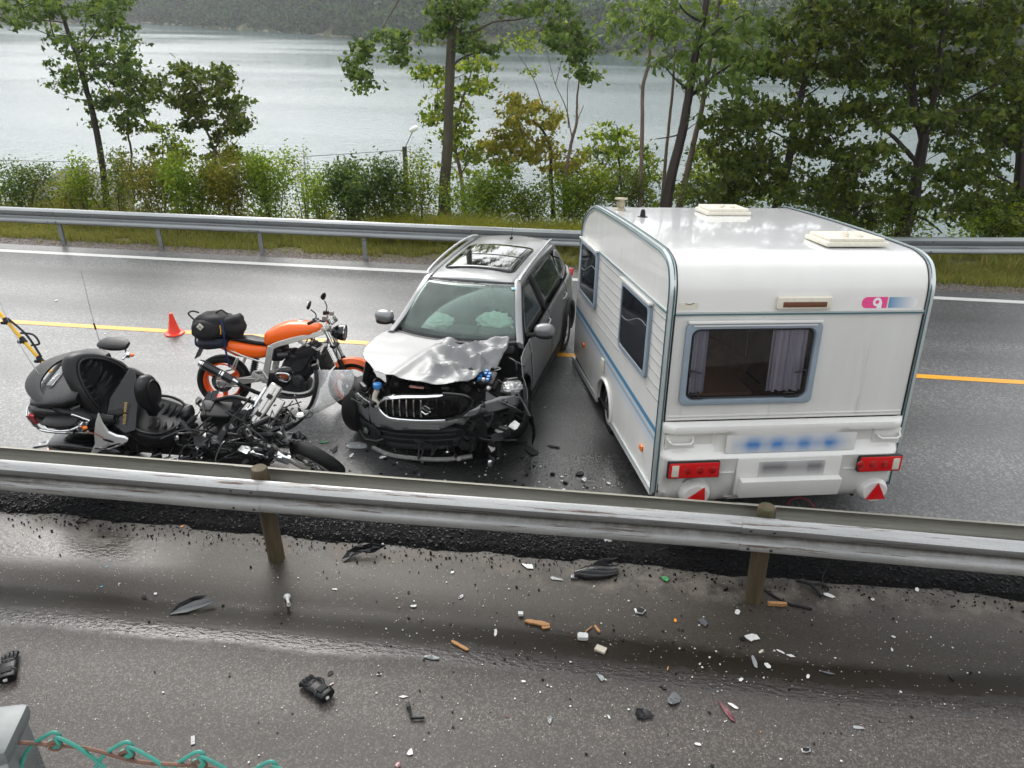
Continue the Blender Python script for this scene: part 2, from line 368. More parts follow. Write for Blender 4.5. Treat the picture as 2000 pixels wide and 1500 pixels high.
# painted lines
def paint(name, col, gl):
    m, N, L, b = node_mat(name); tc = N.new('ShaderNodeTexCoord'); V = tc.outputs['Object']
    w = noise_node(N, L, V, 60, 6, .75); w2 = noise_node(N, L, V, 4, 4)
    c = mixc(N, L, rng(N, L, w, .56, .72, 0, .55), col, (.10, .09, .08)); c = mixc(N, L, rng(N, L, w2, .5, .7, 0, .25), c, tuple(x*.6 for x in col))
    L.new(c, b.inputs['Base Color']); b.inputs['Roughness'].default_value = gl
    bp = N.new('ShaderNodeBump'); bp.inputs['Strength'].default_value = .3; bp.inputs['Distance'].default_value = .003; L.new(w, bp.inputs['Height']); L.new(bp.outputs[0], b.inputs['Normal']); return m
M['ypaint'] = paint('yellow_road_paint', (.80, .36, .015), .4); M['wpaint'] = paint('white_road_paint', (.72, .71, .68), .4)
def ragged(name, x0, x1, yc, w, z, m, cv=0):
    n = int((x1-x0)/.04); xs = np.linspace(x0, x1, n+1); V = []
    for x in xs:
        y = yc+cv*x*x; V += [(x, y-w/2+.004*nz(x*12, 3), z), (x, y+w/2+.004*nz(x*12, 8), z)]
    a = np.arange(n)*2; F = np.stack([a, a+2, a+3, a+1], 1); return struct(rawmesh(name, np.array(V), F, m))
ragged('yellow_lane_line', -40, 40, 10.03, .125, .004, M['ypaint'])
ragged('white_edge_line', -40, 40, 13.30, .15, .004, M['wpaint'])

# ------------------------------------------------------------------ verge and slope down to the water
def gz(x, y):
    if y < 13.9: b = -.01
    elif y < 14.6: b = -.01-.06*(y-13.9)/.7+.09*((y-13.9)/.7)*(1-(y-13.9)/.7)
    elif y < 16.4: b = -.07-.04*(y-14.6)
    else: b = -.14-.62*(y-16.4)-.0*(y-16.4)
    if y > 14: b += .12*nz(x*.5, y*.5, 5)*min(1, (y-14))+.03*nz(x*2.5, y*2.5, 6)
    return max(b, -17)
m, N, L, b = node_mat('verge_soil'); tc = N.new('ShaderNodeTexCoord'); V = tc.outputs['Object']; sx = N.new('ShaderNodeSeparateXYZ'); L.new(V, sx.inputs[0])
wob = noise_node(N, L, V, 1.6, 5); yy = mth(N, L, 'ADD', sx.outputs[1], mth(N, L, 'MULTIPLY', mth(N, L, 'SUBTRACT', wob, .5), .8))
gn = noise_node(N, L, V, 45, 5, .7); gv = N.new('ShaderNodeTexVoronoi'); gv.inputs['Scale'].default_value = 38; L.new(V, gv.inputs['Vector'])
grav = mixc(N, L, rng(N, L, gv.outputs['Color'], .2, .9, 0, 1), (.06, .05, .042), (.24, .20, .17))
c = mixc(N, L, rng(N, L, yy, 14.15, 14.4, 0, 1), grav, mixc(N, L, gn, (.10, .11, .02), (.17, .14, .05)))
L.new(c, b.inputs['Base Color']); b.inputs['Roughness'].default_value = .7
bp = N.new('ShaderNodeBump'); bp.inputs['Strength'].default_value = 1; bp.inputs['Distance'].default_value = .02; L.new(gv.outputs['Distance'], bp.inputs['Height']); L.new(bp.outputs[0], b.inputs['Normal'])
M['verge'] = m
def terrain():
    xs = np.concatenate([np.linspace(-90, -16, 24), np.linspace(-15, 11, 131), np.linspace(12, 90, 24)]); ys = np.concatenate([np.linspace(13.72, 17, 34), np.linspace(17.4, 46, 44)])
    V = np.array([(x, y, gz(x, y)) for y in ys for x in xs]); nx = len(xs)-1; ny = len(ys)-1
    i, j = np.meshgrid(np.arange(nx), np.arange(ny)); a = (j*(nx+1)+i).ravel(); return struct(rawmesh('grass_verge', V, np.stack([a, a+1, a+nx+2, a+nx+1], 1), M['verge'], smooth=True))
terrain()
WZ = -14.5
m, N, L, b = node_mat('lake_water'); tc = N.new('ShaderNodeTexCoord'); V = tc.outputs['Object']
b.inputs['Base Color'].default_value = (.05, .085, .085, 1); b.inputs['IOR'].default_value = 1.33
w1 = noise_node(N, L, V, .55, 4, .6, (1, 1.4, 1)); w2 = noise_node(N, L, V, 2.6, 3, .6, (1, 1.5, 1)); w3 = noise_node(N, L, V, .02, 3, .5, (.5, 2.2, 1))
h = mth(N, L, 'ADD', mth(N, L, 'MULTIPLY', w1, 1.0), mth(N, L, 'MULTIPLY', w2, .45))
bp = N.new('ShaderNodeBump'); bp.inputs['Distance'].default_value = .20; L.new(rng(N, L, w3, .35, .65, .30, .75), bp.inputs['Strength']); L.new(h, bp.inputs['Height']); L.new(bp.outputs[0], b.inputs['Normal'])
L.new(rng(N, L, w3, .4, .6, .12, .22), b.inputs['Roughness']); M['water'] = m
sheet('lake', -900, 900, 34, 900, WZ, M['water'])
sheet('lake_bed', -900, 900, 40, 900, -18, M['verge'])

# ------------------------------------------------------------------ foliage
def leafmat(name, cols, rough=.5, trans=.55):
    m, N, L, b = node_mat(name); ge = N.new('ShaderNodeNewGeometry'); r = N.new('ShaderNodeValToRGB'); r.color_ramp.interpolation = 'LINEAR'
    el = r.color_ramp.elements; el[0].position = 0; el[0].color = (*cols[0], 1); el[1].position = 1; el[1].color = (*cols[-1], 1)
    for i, c in enumerate(cols[1:-1]):
        e = el.new((i+1)/(len(cols)-1)); e.color = (*c, 1)
    L.new(ge.outputs['Random Per Island'], r.inputs[0]); L.new(r.outputs[0], b.inputs['Base Color']); b.inputs['Roughness'].default_value = max(rough, .48); b.inputs['Specular IOR Level'].default_value = .22
    t = N.new('ShaderNodeBsdfTranslucent'); s = N.new('ShaderNodeMixShader'); s.inputs[0].default_value = trans
    hsn = N.new('ShaderNodeHueSaturation'); hsn.inputs['Value'].default_value = 1.5; hsn.inputs['Hue'].default_value = .485; L.new(r.outputs[0], hsn.inputs['Color']); L.new(hsn.outputs[0], t.inputs[0])
    out = N['Material Output']; L.new(b.outputs[0], s.inputs[1]); L.new(t.outputs[0], s.inputs[2]); L.new(s.outputs[0], out.inputs[0]); return m
LM = {
 'dark': leafmat('dark_maple_leaves', [(0.027, 0.050, 0.007), (0.050, 0.083, 0.011), (0.077, 0.115, 0.014), (0.131, 0.163, 0.020)], .38, .45),
 'poplar': leafmat('grey_green_poplar_leaves', [(0.035, 0.069, 0.018), (0.056, 0.103, 0.022), (0.090, 0.144, 0.027), (0.125, 0.175, 0.035)]),
 'mid': leafmat('mid_green_leaves', [(0.047, 0.088, 0.011), (0.095, 0.155, 0.014), (0.162, 0.230, 0.019), (0.270, 0.311, 0.030)]),
 'bright': leafmat('fresh_green_leaves', [(0.081, 0.149, 0.014), (0.127, 0.218, 0.018), (0.196, 0.287, 0.025), (0.276, 0.333, 0.034)]),
 'yellow': leafmat('yellowing_leaves', [(0.104, 0.130, 0.016), (0.169, 0.195, 0.023), (0.247, 0.247, 0.029), (0.260, 0.195, 0.033)]),
 'big': leafmat('broad_drooping_leaves', [(0.066, 0.121, 0.022), (0.094, 0.154, 0.031), (0.121, 0.187, 0.039), (0.165, 0.220, 0.055)], .35),
 'hill': leafmat('far_wood_leaves', [(.010, .034, .008), (.018, .052, .011), (.032, .076, .015), (.065, .105, .018)], .7, .15),
 'grass': leafmat('verge_grass', [(.15, .19, .035), (.24, .26, .05), (.32, .29, .07), (.20, .25, .035), (.34, .26, .11)], .6, .3),
 'longgrass': leafmat('long_yellow_grass', [(.18, .22, .02), (.30, .31, .03), (.38, .35, .06), (.22, .27, .025)], .55, .35),
}
M['bark'] = mat('dark_wet_bark', (.030, .022, .018), .6, bump=2, bscale=40, var=.4, vscale=9, stretch=(1, 1, .3))
M['barkpale'] = mat('pale_brown_bark', (.15, .11, .085), .65, bump=1.5, bscale=40, var=.35, vscale=10, stretch=(1, 1, .3))
M['barkmid'] = mat('olive_bark', (.065, .055, .035), .6, bump=1.5, bscale=40, var=.35, vscale=8, stretch=(1, 1, .3))
RS = np.random.RandomState(11)
def leaves(name, C, size, m, parent=None, droop=.5, lobes=1, aspect=1.5):
    """C (n,3) leaf bases; each leaf is a folded blade, lobes>1 gives palmate leaves"""
    C = np.asarray(C); n = len(C); C = np.repeat(C, lobes, 0); k = len(C)
    d = RS.normal(size=(n, 3)); d[:, 2] = d[:, 2]*.6-droop; d /= np.linalg.norm(d, axis=1)[:, None]
    a = RS.normal(size=(n, 3)); s = np.cross(d, a); s /= np.linalg.norm(s, axis=1)[:, None]
    sz = size*(.6+.8*RS.rand(n)); d = np.repeat(d, lobes, 0); s = np.repeat(s, lobes, 0); sz = np.repeat(sz, lobes)
    if lobes > 1:
        an = np.tile(np.linspace(-1.0, 1.0, lobes), n); d2 = d*np.cos(an)[:, None]+s*np.sin(an)[:, None]; s = s*np.cos(an)[:, None]-d*np.sin(an)[:, None]; d = d2; sz = sz*np.where(np.abs(an) > .1, .8, 1)
    up = np.cross(s, d); w = sz/aspect/2
    t = C+d*sz[:, None]-up*(sz*.15)[:, None]; l = C+d*(sz*.45)[:, None]+s*w[:, None]+up*(w*.45)[:, None]; r = C+d*(sz*.45)[:, None]-s*w[:, None]+up*(w*.45)[:, None]
    Vv = np.stack([C, l, t, r], 1).reshape(-1, 3); i = np.arange(k)*4
    F = np.stack([np.stack([i, i+1, i+2], 1), np.stack([i, i+2, i+3], 1)], 1).reshape(-1, 3)
    if lobes > 1:   # weld lobes into one island by sharing the base vertex
        base = (i//(4*lobes))*(4*lobes); F = np.stack([np.stack([base, i+1, i+2], 1), np.stack([base, i+2, i+3], 1)], 1).reshape(-1, 3)
    o = rawmesh(name, Vv, F, m, parent); stuff(o); return o
def tree(name, label, Y, trunk, limbs, clusters, leaf=.10, lm='dark', bark='bark', group=None, spray=16, sr=.26, depth=.7, droop=.5, lobes=3, extra=0, aspect=1.5):
    base = atY(trunk[0][0], trunk[0][1], Y); root = thing(name, label, 'tree', base, group=group); b0 = Vector(base); nodes = []; g = G()
    def line(pts, dy):
        P = [atY(u, v, Y+dy*i)-b0 for i, (u, v, r) in enumerate(pts)]; R_ = [p[2] for p in pts]; k = 4
        S = spline(P, k); rr = []
        for i in range(len(P)-1): rr += [R_[i]+(R_[i+1]-R_[i])*j/k for j in range(k)]
        rr.append(R_[-1]); rr = [r*(1+.07*nz(i*.7, len(nodes)*.3)) for i, r in enumerate(rr)]
        S = [s+Vector((.015*nz(i*.9, 1), .015*nz(i*.9, 2), 0)) for i, s in enumerate(S)]
        g.tube(S, rr, 9); nodes.extend(S[len(S)//4:])
    t2 = [(trunk[0][0]-.0*(trunk[1][0]-trunk[0][0]), trunk[0][1]+25, trunk[0][2]*1.25)]+list(trunk); line(t2, 0)
    for l in limbs: line(l, RS.uniform(-.25, .25))
    tw = G(); C = []
    pts = []
    for (u, v, ru, rv, n) in clusters:
        if lm == 'dark': n = int(n*1.28)
        for _ in range(n):
            a = RS.uniform(0, 2*pi); q = sqrt(RS.rand()); pts.append(atY(u+ru*q*cos(a), v+rv*q*sin(a), Y+RS.normal()*depth)-b0)
    cen = b0*0
    nodeA = [Vector(p) for p in nodes]
    pts.sort(key=lambda p: min((p-q).length for q in nodeA))
    for p in pts:
        q = min(nodeA, key=lambda q: (p-q).length+.15*max(0, q.z-p.z)); dist = (p-q).length
        mid = q.lerp(p, .5)+Vector((RS.normal()*.06, RS.normal()*.06, .10*dist)); tw.tube([q, mid, p], [.006+.010*min(dist, 1.2), .005+.004*min(dist, 1), .003], 4, sm=2)
        if dist > .25: nodeA.append(mid)
        nodeA.append(p); m_ = int(spray*(.6+.8*RS.rand())); o_ = RS.normal(size=(m_, 3))*np.array([sr*1.05, sr, sr*.42]); tline = RS.rand(m_)[:, None]
        C.append(np.array(p)[None]*(1-.35*tline)+np.array(mid)[None]*.35*tline+o_*(.4+.6*RS.rand(m_, 1)))
    if extra:   # upper crown, above the picture
        top = nodes[-1] if False else (atY(trunk[-1][0], trunk[-1][1], Y)-b0)
        g.tube([top, top+Vector((.1, .1, 2)), top+Vector((.2, .3, 4.6))], [trunk[-1][2]*.9, trunk[-1][2]*.6, .02], 7, sm=3)
        for _ in range(extra):
            p = top+Vector((RS.normal()*1.15, RS.normal()*1.1, .5+RS.rand()*4.6)); q = top+Vector((.1, .1, max(.2, p.z-top.z-.5)))
            tw.tube([q, p], [.02, .004], 3); m_ = int(spray*1.3); C.append(np.array(p)[None]+RS.normal(size=(m_, 3))*sr*1.5)
    obj('trunk', g, M[bark], root); t_ = obj('twigs', tw, M[bark], root); stuff(t_)
    leaves('crown', np.concatenate(C), leaf, LM[lm], root, droop, lobes, aspect); return root

def blades(name, n, fx, h, w, m, parent=None, lean=.35):
    P = fx(n); n = len(P); a = RS.rand(n)*2*pi; hh = h*(.4+.9*RS.rand(n)); d = np.stack([np.cos(a), np.sin(a), np.zeros(n)], 1); ln = d[:, [1, 0, 2]]*np.array([1, -1, 1])
    ld = RS.normal(size=(n, 3)); ld[:, 2] = 0; ld *= (lean*hh)[:, None]; W2 = (w*(.6+.8*RS.rand(n)))[:, None]*d; up = np.array([0, 0, 1.])
    b0 = P-W2; b1 = P+W2; mm = P+up*(hh*.6)[:, None]+ld*.35; m0 = mm-W2*.7; m1 = mm+W2*.7; t = P+up*(hh*.95)[:, None]+ld
    Vv = np.stack([b0, b1, m0, m1, t], 1).reshape(-1, 3); i = np.arange(n)*5
    F = np.concatenate([np.stack([i, i+1, i+3], 1), np.stack([i, i+3, i+2], 1), np.stack([i+2, i+3, i+4], 1)])
    return stuff(rawmesh(name, Vv, F, m, parent))
def bush(label, u, v, w, h, n, lm, leaf=.055, Y=16.2, group='shrubs along the far side of the road', name='shrub', depth=.5, stems=7, lobes=1, cat='shrub'):
    """u,v base centre; w half width px, h height px"""
    b0 = atY(u, v, Y); px = 1508/(Y*1.06); root = thing(name, label, cat, b0, group=group); g = G(); C = []
    for k in range(stems):
        x = RS.uniform(-.8, .8)*w/px; hh = h/px*(.55+.5*RS.rand())*(1-.3*abs(x)/(w/px)); y = RS.normal()*depth*.5; lean_ = x*.35
        P = [Vector((x*.3, y*.5, -.35)), Vector((x*.7, y*.8, hh*.4)), Vector((x+lean_*.5, y, hh*.75)), Vector((x+lean_+RS.normal()*.05, y, hh))]
        g.tube(P, [.014, .010, .006, .002], 4, sm=2); S = spline(P, 6)
        for q in S[3:]:
            m_ = int(n/stems/7.5); sp = .10+.55*w/px/max(3, stems)*1.6
            C.append(np.array(q)[None]+RS.normal(size=(m_+1, 3))*np.array([sp, depth*.4, .10+sp*.35])*(1.15-.5*(q.z/(h/px))))
    C = np.concatenate(C); s = obj('stems', g, M['barkmid'], root); stuff(s)
    leaves('foliage', C, leaf*1.15, LM[lm], root, .1, lobes, 1.6); return root

def ground_cover(name, label, n, x0, x1, y0, y1, z0, z1, lf, lm):
    x = RS.uniform(x0, x1, n*2); y = RS.uniform(y0, y1, n*2); t = RS.rand(n*2)**1.3
    top = np.array([z0+(z1-z0)*(.55+.8*nz(a*.7, b*.4, n % 7)+.35*nz(a*2.4, b*1.2, 3)) for a, b in zip(x, y)]); keep = np.array([nz(a*1.3, b*1.1, n % 11) > -.12 for a, b in zip(x, y)])
    z = z0-.9+(top-(z0-.9))*t; P = np.stack([x, y, z], 1)[keep][:n]; o = leaves(name, P, lf, LM[lm], None, .1, 1, 1.5); return tag(o, label, 'undergrowth')
# ================================================================== GUARD RAILS
def wprof(h=.31, d=.083):   # W-beam cross section (out, up), t = outward
    return [(0, h/2), (.018, h*.48), (.045, h*.44), (d, h*.36), (d, h*.20), (.055, h*.12), (.022, h*.05), (.018, 0), (.022, -h*.05), (.055, -h*.12), (d, -h*.20), (d, -h*.36), (.045, -h*.44), (.018, -h*.48), (0, -h/2)]
def beam(g, xs, fy, fz, side, h=.31, d=.083, th=.004):
    pr = wprof(h, d); k = len(pr); V = []; F = []
    for x in xs:
        for off in (0, th):
            for (o, z) in pr: V.append((x, fy(x)+side*(o-off), fz(x)+z))
    for i in range(len(xs)-1):
        for s in (0, 1):
            for j in range(k-1):
                a = i*2*k+s*k+j; F.append((a, a+1, a+2*k+1, a+2*k))
        for j in (0, k-1): a = i*2*k+j; F.append((a, a+k, a+3*k, a+2*k))
    for i in (0, len(xs)-1):
        for j in range(k-1): a = i*2*k+j; F.append((a, a+1, a+k+1, a+k))
    return g.add(V, F)
m, N, L, b = node_mat('weathered_galvanised_rail'); tc = N.new('ShaderNodeTexCoord'); V = tc.outputs['Object']
a = noise_node(N, L, V, 3, 6, .65, (.35, 4, 4)); r = noise_node(N, L, V, 5, 8, .75, (.22, 5, 6)); f = noise_node(N, L, V, 60, 3)
sx = N.new('ShaderNodeSeparateXYZ'); L.new(V, sx.inputs[0])
c = mixc(N, L, rng(N, L, a, .3, .7, 0, 1), (.27, .275, .275), (.42, .425, .42))
c = mixc(N, L, rng(N, L, r, .55, .62, 0, .95), c, (.085, .040, .025)); c = mixc(N, L, rng(N, L, f, .5, .8, 0, .35), c, (.18, .175, .15))
zz_ = sx.outputs[2]; val = rng(N, L, mth(N, L, 'ABSOLUTE', mth(N, L, 'SUBTRACT', zz_, .755)), .02, .055, 1, 0); st = noise_node(N, L, V, 9, 5, .7, (1.2, 1, .12))  # shade of the beam's valley put into the colour, broken into grimy streaks
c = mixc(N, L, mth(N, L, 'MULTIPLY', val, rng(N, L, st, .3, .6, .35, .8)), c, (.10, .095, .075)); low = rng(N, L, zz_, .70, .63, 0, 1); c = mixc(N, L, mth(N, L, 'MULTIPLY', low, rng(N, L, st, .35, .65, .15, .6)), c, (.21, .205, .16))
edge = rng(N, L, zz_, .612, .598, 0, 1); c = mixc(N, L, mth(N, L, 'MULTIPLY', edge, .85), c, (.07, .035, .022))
L.new(c, b.inputs['Base Color']); b.inputs['Metallic'].default_value = .45; L.new(rng(N, L, a, .3, .7, .50, .36), b.inputs['Roughness'])
bp = N.new('ShaderNodeBump'); bp.inputs['Strength'].default_value = .25; bp.inputs['Distance'].default_value = .003; L.new(f, bp.inputs['Height']); L.new(bp.outputs[0], b.inputs['Normal'])
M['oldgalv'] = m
M['backgalv'] = mat('dull_olive_galvanised', (.25, .24, .20), .5, .2, var=.25, vscale=5, stretch=(.3, 4, 4))
M['post'] = mat('green_stained_wood_post', (.085, .062, .035), .7, bump=2, bscale=60, var=.45, vscale=7, stretch=(2, 2, .35), dirt=((.05, .06, .02), .55, 5))
# median barrier: wooden posts between two beams
nr = thing('guard_rail', 'double sided steel guard rail with round wooden posts in the foreground', 'guard rail')
PX = [-2.70-4.22, -2.70, 1.52, 1.52+4.22]; PY = 5.26
def nz_top(x): return .0
FB = lambda x: 5.175+.006*sin(x*1.3); FZ = lambda x: .748+.008*sin(x*.9+1)
edges = [-9.5, -7.2, -2.98, 1.30, 6.0, 9.5]
for i in range(len(edges)-1):
    x0, x1 = edges[i], edges[i+1]+.30; off = .006*(i % 2)
    xs = np.linspace(x0, x1, int((x1-x0)/.12))
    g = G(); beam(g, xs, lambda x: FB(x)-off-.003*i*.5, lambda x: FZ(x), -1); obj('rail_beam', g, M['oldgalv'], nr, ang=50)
    g = G(); beam(g, np.linspace(x0, x1, 30), lambda x: 5.345+off, lambda x: .752, 1); obj('rail_beam', g, M['backgalv'], nr, ang=50)
    for dx in (.07, .25):
        for dz in (.088, -.088):
            g = G(); X = edges[i]+dx; g.lathe([(0, .013), (.008, .012), (.014, .006), (.015, 0)], (X, FB(X)-.083-off, FZ(X)+dz), (0, -1, 0), 10); obj('bolt', g, M['darkmetal'], nr)
for x in PX:
    g = G(); n = 20; R = []
    lean = -.035
    for k, z in enumerate((-.1, .0, .25, .5, .75, .90, .955, .965)):
        rr = .073 if k < 6 else (.070 if k == 6 else .062)
        R.append([Vector((x+lean*(z-.5)+rr*(1+.05*nz(j*.8, x))*cos(2*pi*j/n), PY+rr*sin(2*pi*j/n), z)) for j in range(n)])
    g.rings(R); p = obj('wooden_post', g, M['post'], nr, ang=50)
    g = G(); g.box((x, 5.185, .748), (.12, .035, .06)); obj('spacer_block', g, M['darkmetal'], nr)
fr = thing('guard_rail', 'single steel guard rail on slim steel posts beyond the far lane', 'guard rail')
FYc = lambda x: 13.83+.0062*max(0, x+1)**2; 
FZc = lambda x: .60+.003*x if x < 0 else .60+.014*x
for i, x0 in enumerate(np.arange(-27.1, 25, 4.1)):
    g = G(); beam(g, np.linspace(x0, x0+4.32, 18), lambda x: FYc(x)-.004*(i % 2), FZc, -1); obj('rail_beam', g, M['galv'], fr, ang=50)
    for dx in (.07, .24):
        for dz in (.088, -.088):
            if -14 < x0 < 10:
                g = G(); X = x0+dx; g.lathe([(0, .012), (.008, .011), (.013, .006), (.014, 0)], (X, FYc(X)-.083, FZc(X)+dz), (0, -1, 0), 8); obj('bolt', g, M['darkmetal'], fr)
for i in range(-8, 12):
    x = -10.5+2.05*(i+0); Y = FYc(x)
    if x > 9 or x < -18: continue
    g = G(); z1 = FZc(x)-.02
    for a_, b_ in (((-.035, 0), (.035, 0)),): pass
    g.box((x, Y+.055, z1/2), (.045, .10, z1+.1)); g.box((x+.018, Y+.01, z1/2), (.075, .008, z1+.1)); obj('steel_post', g, M['galv'], fr, smooth=False)
# retaining wall under the photographer, wire fence on top of it
g = G(); g.box((0, -.25, 1.5), (60, 1.85, 3.2)); struct(obj('retaining_wall', g, mat('rough_concrete', (.25, .24, .22), .8, bump=1, var=.2), smooth=False))
M['greenwire'] = mat('flaking_green_wire_coating', (.03, .22, .17), .4, var=.2, dirt=((.12, .055, .03), .56, 30))
M['rustwire'] = mat('rusty_wire', (.14, .07, .045), .6, var=.5, vscale=40, dirt=((.05, .16, .13), .6, 25))
def dep(u, v, d): r = ray(u, v); return Vector((0, 0, CAM_H))+r*d
fp = thing('fence_post', 'grey square metal fence post cut by the lower left corner', 'fence post')
c0 = dep(-22, 1450, .80); g = G(); rotp = Matrix.Rotation(RD(16), 3, 'Z')
g.box((c0.x, c0.y, (c0.z+3.1)/2-.0), (.055, .055, c0.z-3.1), rotp, .004); obj('post_tube', g, M['galv'], fp)
g = G(); g.box((c0.x, c0.y, c0.z+.008), (.064, .064, .02), rotp, .007); obj('post_cap', g, mat('dull_post_cap', (.13, .14, .14), .45, .3, var=.2, vscale=30), fp)
wf = thing('wire_fence', 'green coated wire mesh fence with rusty top wire along the lower left edge', 'fence')
def wire(pts, r, m, d=.8, name='fence_wire'):
    g = G(); g.tube([dep(u, v, d+dd) for u, v, dd in pts], r, 7, sm=5); obj(name, g, m, wf)
wire([(20, 1450, 0), (70, 1452, .0), (171, 1462, 0), (273, 1488, .0), (400, 1498, 0), (520, 1530, 0)], .0022, M['rustwire'], name='top_wire')
for k in range(4):
    u = 46+k*141; v = 1452+k*19
    wire([(u-15, v+90, .01), (u+5, v+18, .006), (u+45, v-16, -.004), (u+66, v-20, -.006), (u+72, v-3, 0), (u+58, v+8, .006), (u+52, v-6, .004)], .0021, M['greenwire'])
    wire([(u+62, v-10, .005), (u+56, v+6, .004), (u+70, v+4, -.006), (u+64, v-12, -.008), (u+110, v+10, -.004), (u+160, v+50, .008), (u+185, v+90, .01)], .0021, M['greenwire'])
    wire([(u+44, v+4, .004), (u+60, v-4, -.006), (u+74, v+2, 0), (u+66, v+12, .004), (u+50, v+9, 0)], .0021, M['rustwire'])
# ================================================================== FAR SHORE
SH = [(-1100, 40), (-600, 44), (-200, 47), (0, 48), (150, 46), (262, 43), (300, 46), (450, 57), (600, 66), (820, 87), (1000, 95), (1240, 110), (1500, 124), (1800, 140), (2100, 156), (2500, 176), (3100, 205)]
SHP = [at(u, v, WZ) for u, v in SH]; SHP = [p*(700/max(700, p.length)) if p.length > 700 else p for p in SHP]
seg = [(SHP[i+1]-SHP[i]).length for i in range(len(SHP)-1)]; tot = sum(seg)
def shore(t):
    d = t*tot
    for i, s in enumerate(seg):
        if d <= s or i == len(seg)-1: return SHP[i].lerp(SHP[i+1], d/s)
        d -= s
V = []; nU = 260; rows = [(-3, -2.5), (0, .3), (2, 1.4), (8, 4), (30, 12), (60, 22), (90, 24), (160, 24)]
for (o, z) in rows:
    for i in range(nU+1):
        p = shore(i/nU); dd = Vector((p.x, p.y, 0)).normalized(); q = p+dd*(o+3*nz(i*.12, o*.1)); V.append((q.x, q.y, WZ+z*(1+.35*nz(i*.05, o*.05, 4)) if z > 0 else WZ+z))
i, j = np.meshgrid(np.arange(nU), np.arange(len(rows)-1)); a = (j*(nU+1)+i).ravel()
M['bank'] = mat('far_bank_rock_and_scrub', (.10, .115, .05), .9, var=.4, vscale=.12, dirt=((.26, .22, .14), .56, .08))
struct(rawmesh('far_hillside', np.array(V), np.stack([a, a+1, a+nU+2, a+nU+1], 1), M['bank'], smooth=True))
C = []; 
def crownpts(c, r, k):
    # lumpy crown: leaves on the surface of several lobes
    out = []
    for _ in range(5):
        lc = np.array([c.x, c.y, c.z])+RS.normal(size=3)*np.array([r*.42, r*.42, r*.34]); d = RS.normal(size=(k//5, 3)); d[:, 2] = np.abs(d[:, 2])*.9-.25; d /= np.linalg.norm(d, axis=1)[:, None]
        out.append(lc+d*r*(.52+.12*RS.rand(k//5, 1)))
    return np.concatenate(out)
for row, (o, n, zz, k, r0) in enumerate([(2.5, 230, .5, 150, 3.0), (9, 250, 3.5, 150, 4.2), (22, 230, 9, 120, 5.0), (38, 190, 15, 80, 6.0), (56, 150, 21, 60, 6.5)]):
    for i in range(n):
        t = (i+RS.rand())/n; 
        p = shore(t)
        if row == 0 and RS.rand() < .35: continue
        dd = Vector((p.x, p.y, 0)).normalized(); q = p+dd*(o+RS.normal()*2); q.z = WZ+zz+RS.rand()*2.0+r0*.45
        C.append(crownpts(q, r0*(.6+.7*RS.rand()), k))
C = np.concatenate(C); dist = np.linalg.norm(C, axis=1)
far = stuff(leaves('far_wood', C, 2.0, LM['hill'], None, .25, 1, 1.15)); tag(far, 'misty wooded hillside along the far shore of the lake', 'wood')
g = G()
for i in range(90):
    t = .30+.35*RS.rand() if i < 60 else RS.rand(); p = shore(t); dd = Vector((p.x, p.y, 0)).normalized(); q = p+dd*RS.uniform(-.5, 2); s = RS.uniform(.5, 1.8)
    g.ell((q.x, q.y, WZ+.1), (s*1.6, s, s*.5), Matrix.Rotation(RS.rand()*6, 3, 'Z'), 7, 1, 5)
tag(stuff(obj('shore_rocks', g, mat('pale_shore_rock', (.30, .26, .19), .9, var=.3, vscale=.5), smooth=False)), 'pale boulders along the waterline of the far shore', 'rocks')

# ================================================================== TREES BETWEEN ROAD AND LAKE
T = 'trees between the road and the lake'
tree('tree', 'leaning slim tree with dark trunk and feathery crown at the far left', 17.2, [(208, 395, .075), (198, 310, .072), (182, 225, .066), (166, 165, .06), (150, 108, .052), (134, 66, .045), (118, 14, .040), (108, -30, .036)],
 [[(150, 108, .02), (178, 75, .014), (205, 35, .008)], [(166, 165, .02), (205, 120, .012), (248, 98, .006)], [(128, 45, .018), (85, 40, .012), (30, 48, .006)], [(172, 195, .012), (140, 193, .008), (112, 178, .004)], [(160, 130, .02), (215, 125, .014), (290, 130, .007)]],
 [(60, 12, 65, 26, 15), (150, 10, 100, 24, 16), (225, 30, 35, 45, 12), (150, 75, 60, 45, 14), (215, 90, 55, 32, 12), (130, 140, 40, 42, 11), (205, 160, 50, 50, 16), (262, 130, 40, 22, 8), (235, 215, 45, 30, 8), (30, 45, 30, 12, 5), (190, 235, 20, 40, 4), (-60, 0, 60, 50, 10), (150, -120, 150, 100, 24)], .085, 'poplar', 'bark', T, 26, .17, .8, .45, 3, 0)
tree('tree', 'thin crooked sapling beside the leaning tree on the left', 17.6, [(262, 372, .028), (256, 330, .026), (257, 300, .026), (250, 262, .024), (249, 225, .018), (254, 185, .010)], [[(249, 225, .012), (270, 190, .008), (285, 160, .004)]],
 [(250, 240, 24, 20, 8), (262, 180, 38, 30, 12), (300, 175, 30, 30, 8), (235, 160, 24, 40, 7)], .085, 'dark', 'barkmid', T, 22, .16, .5, .5, 3)
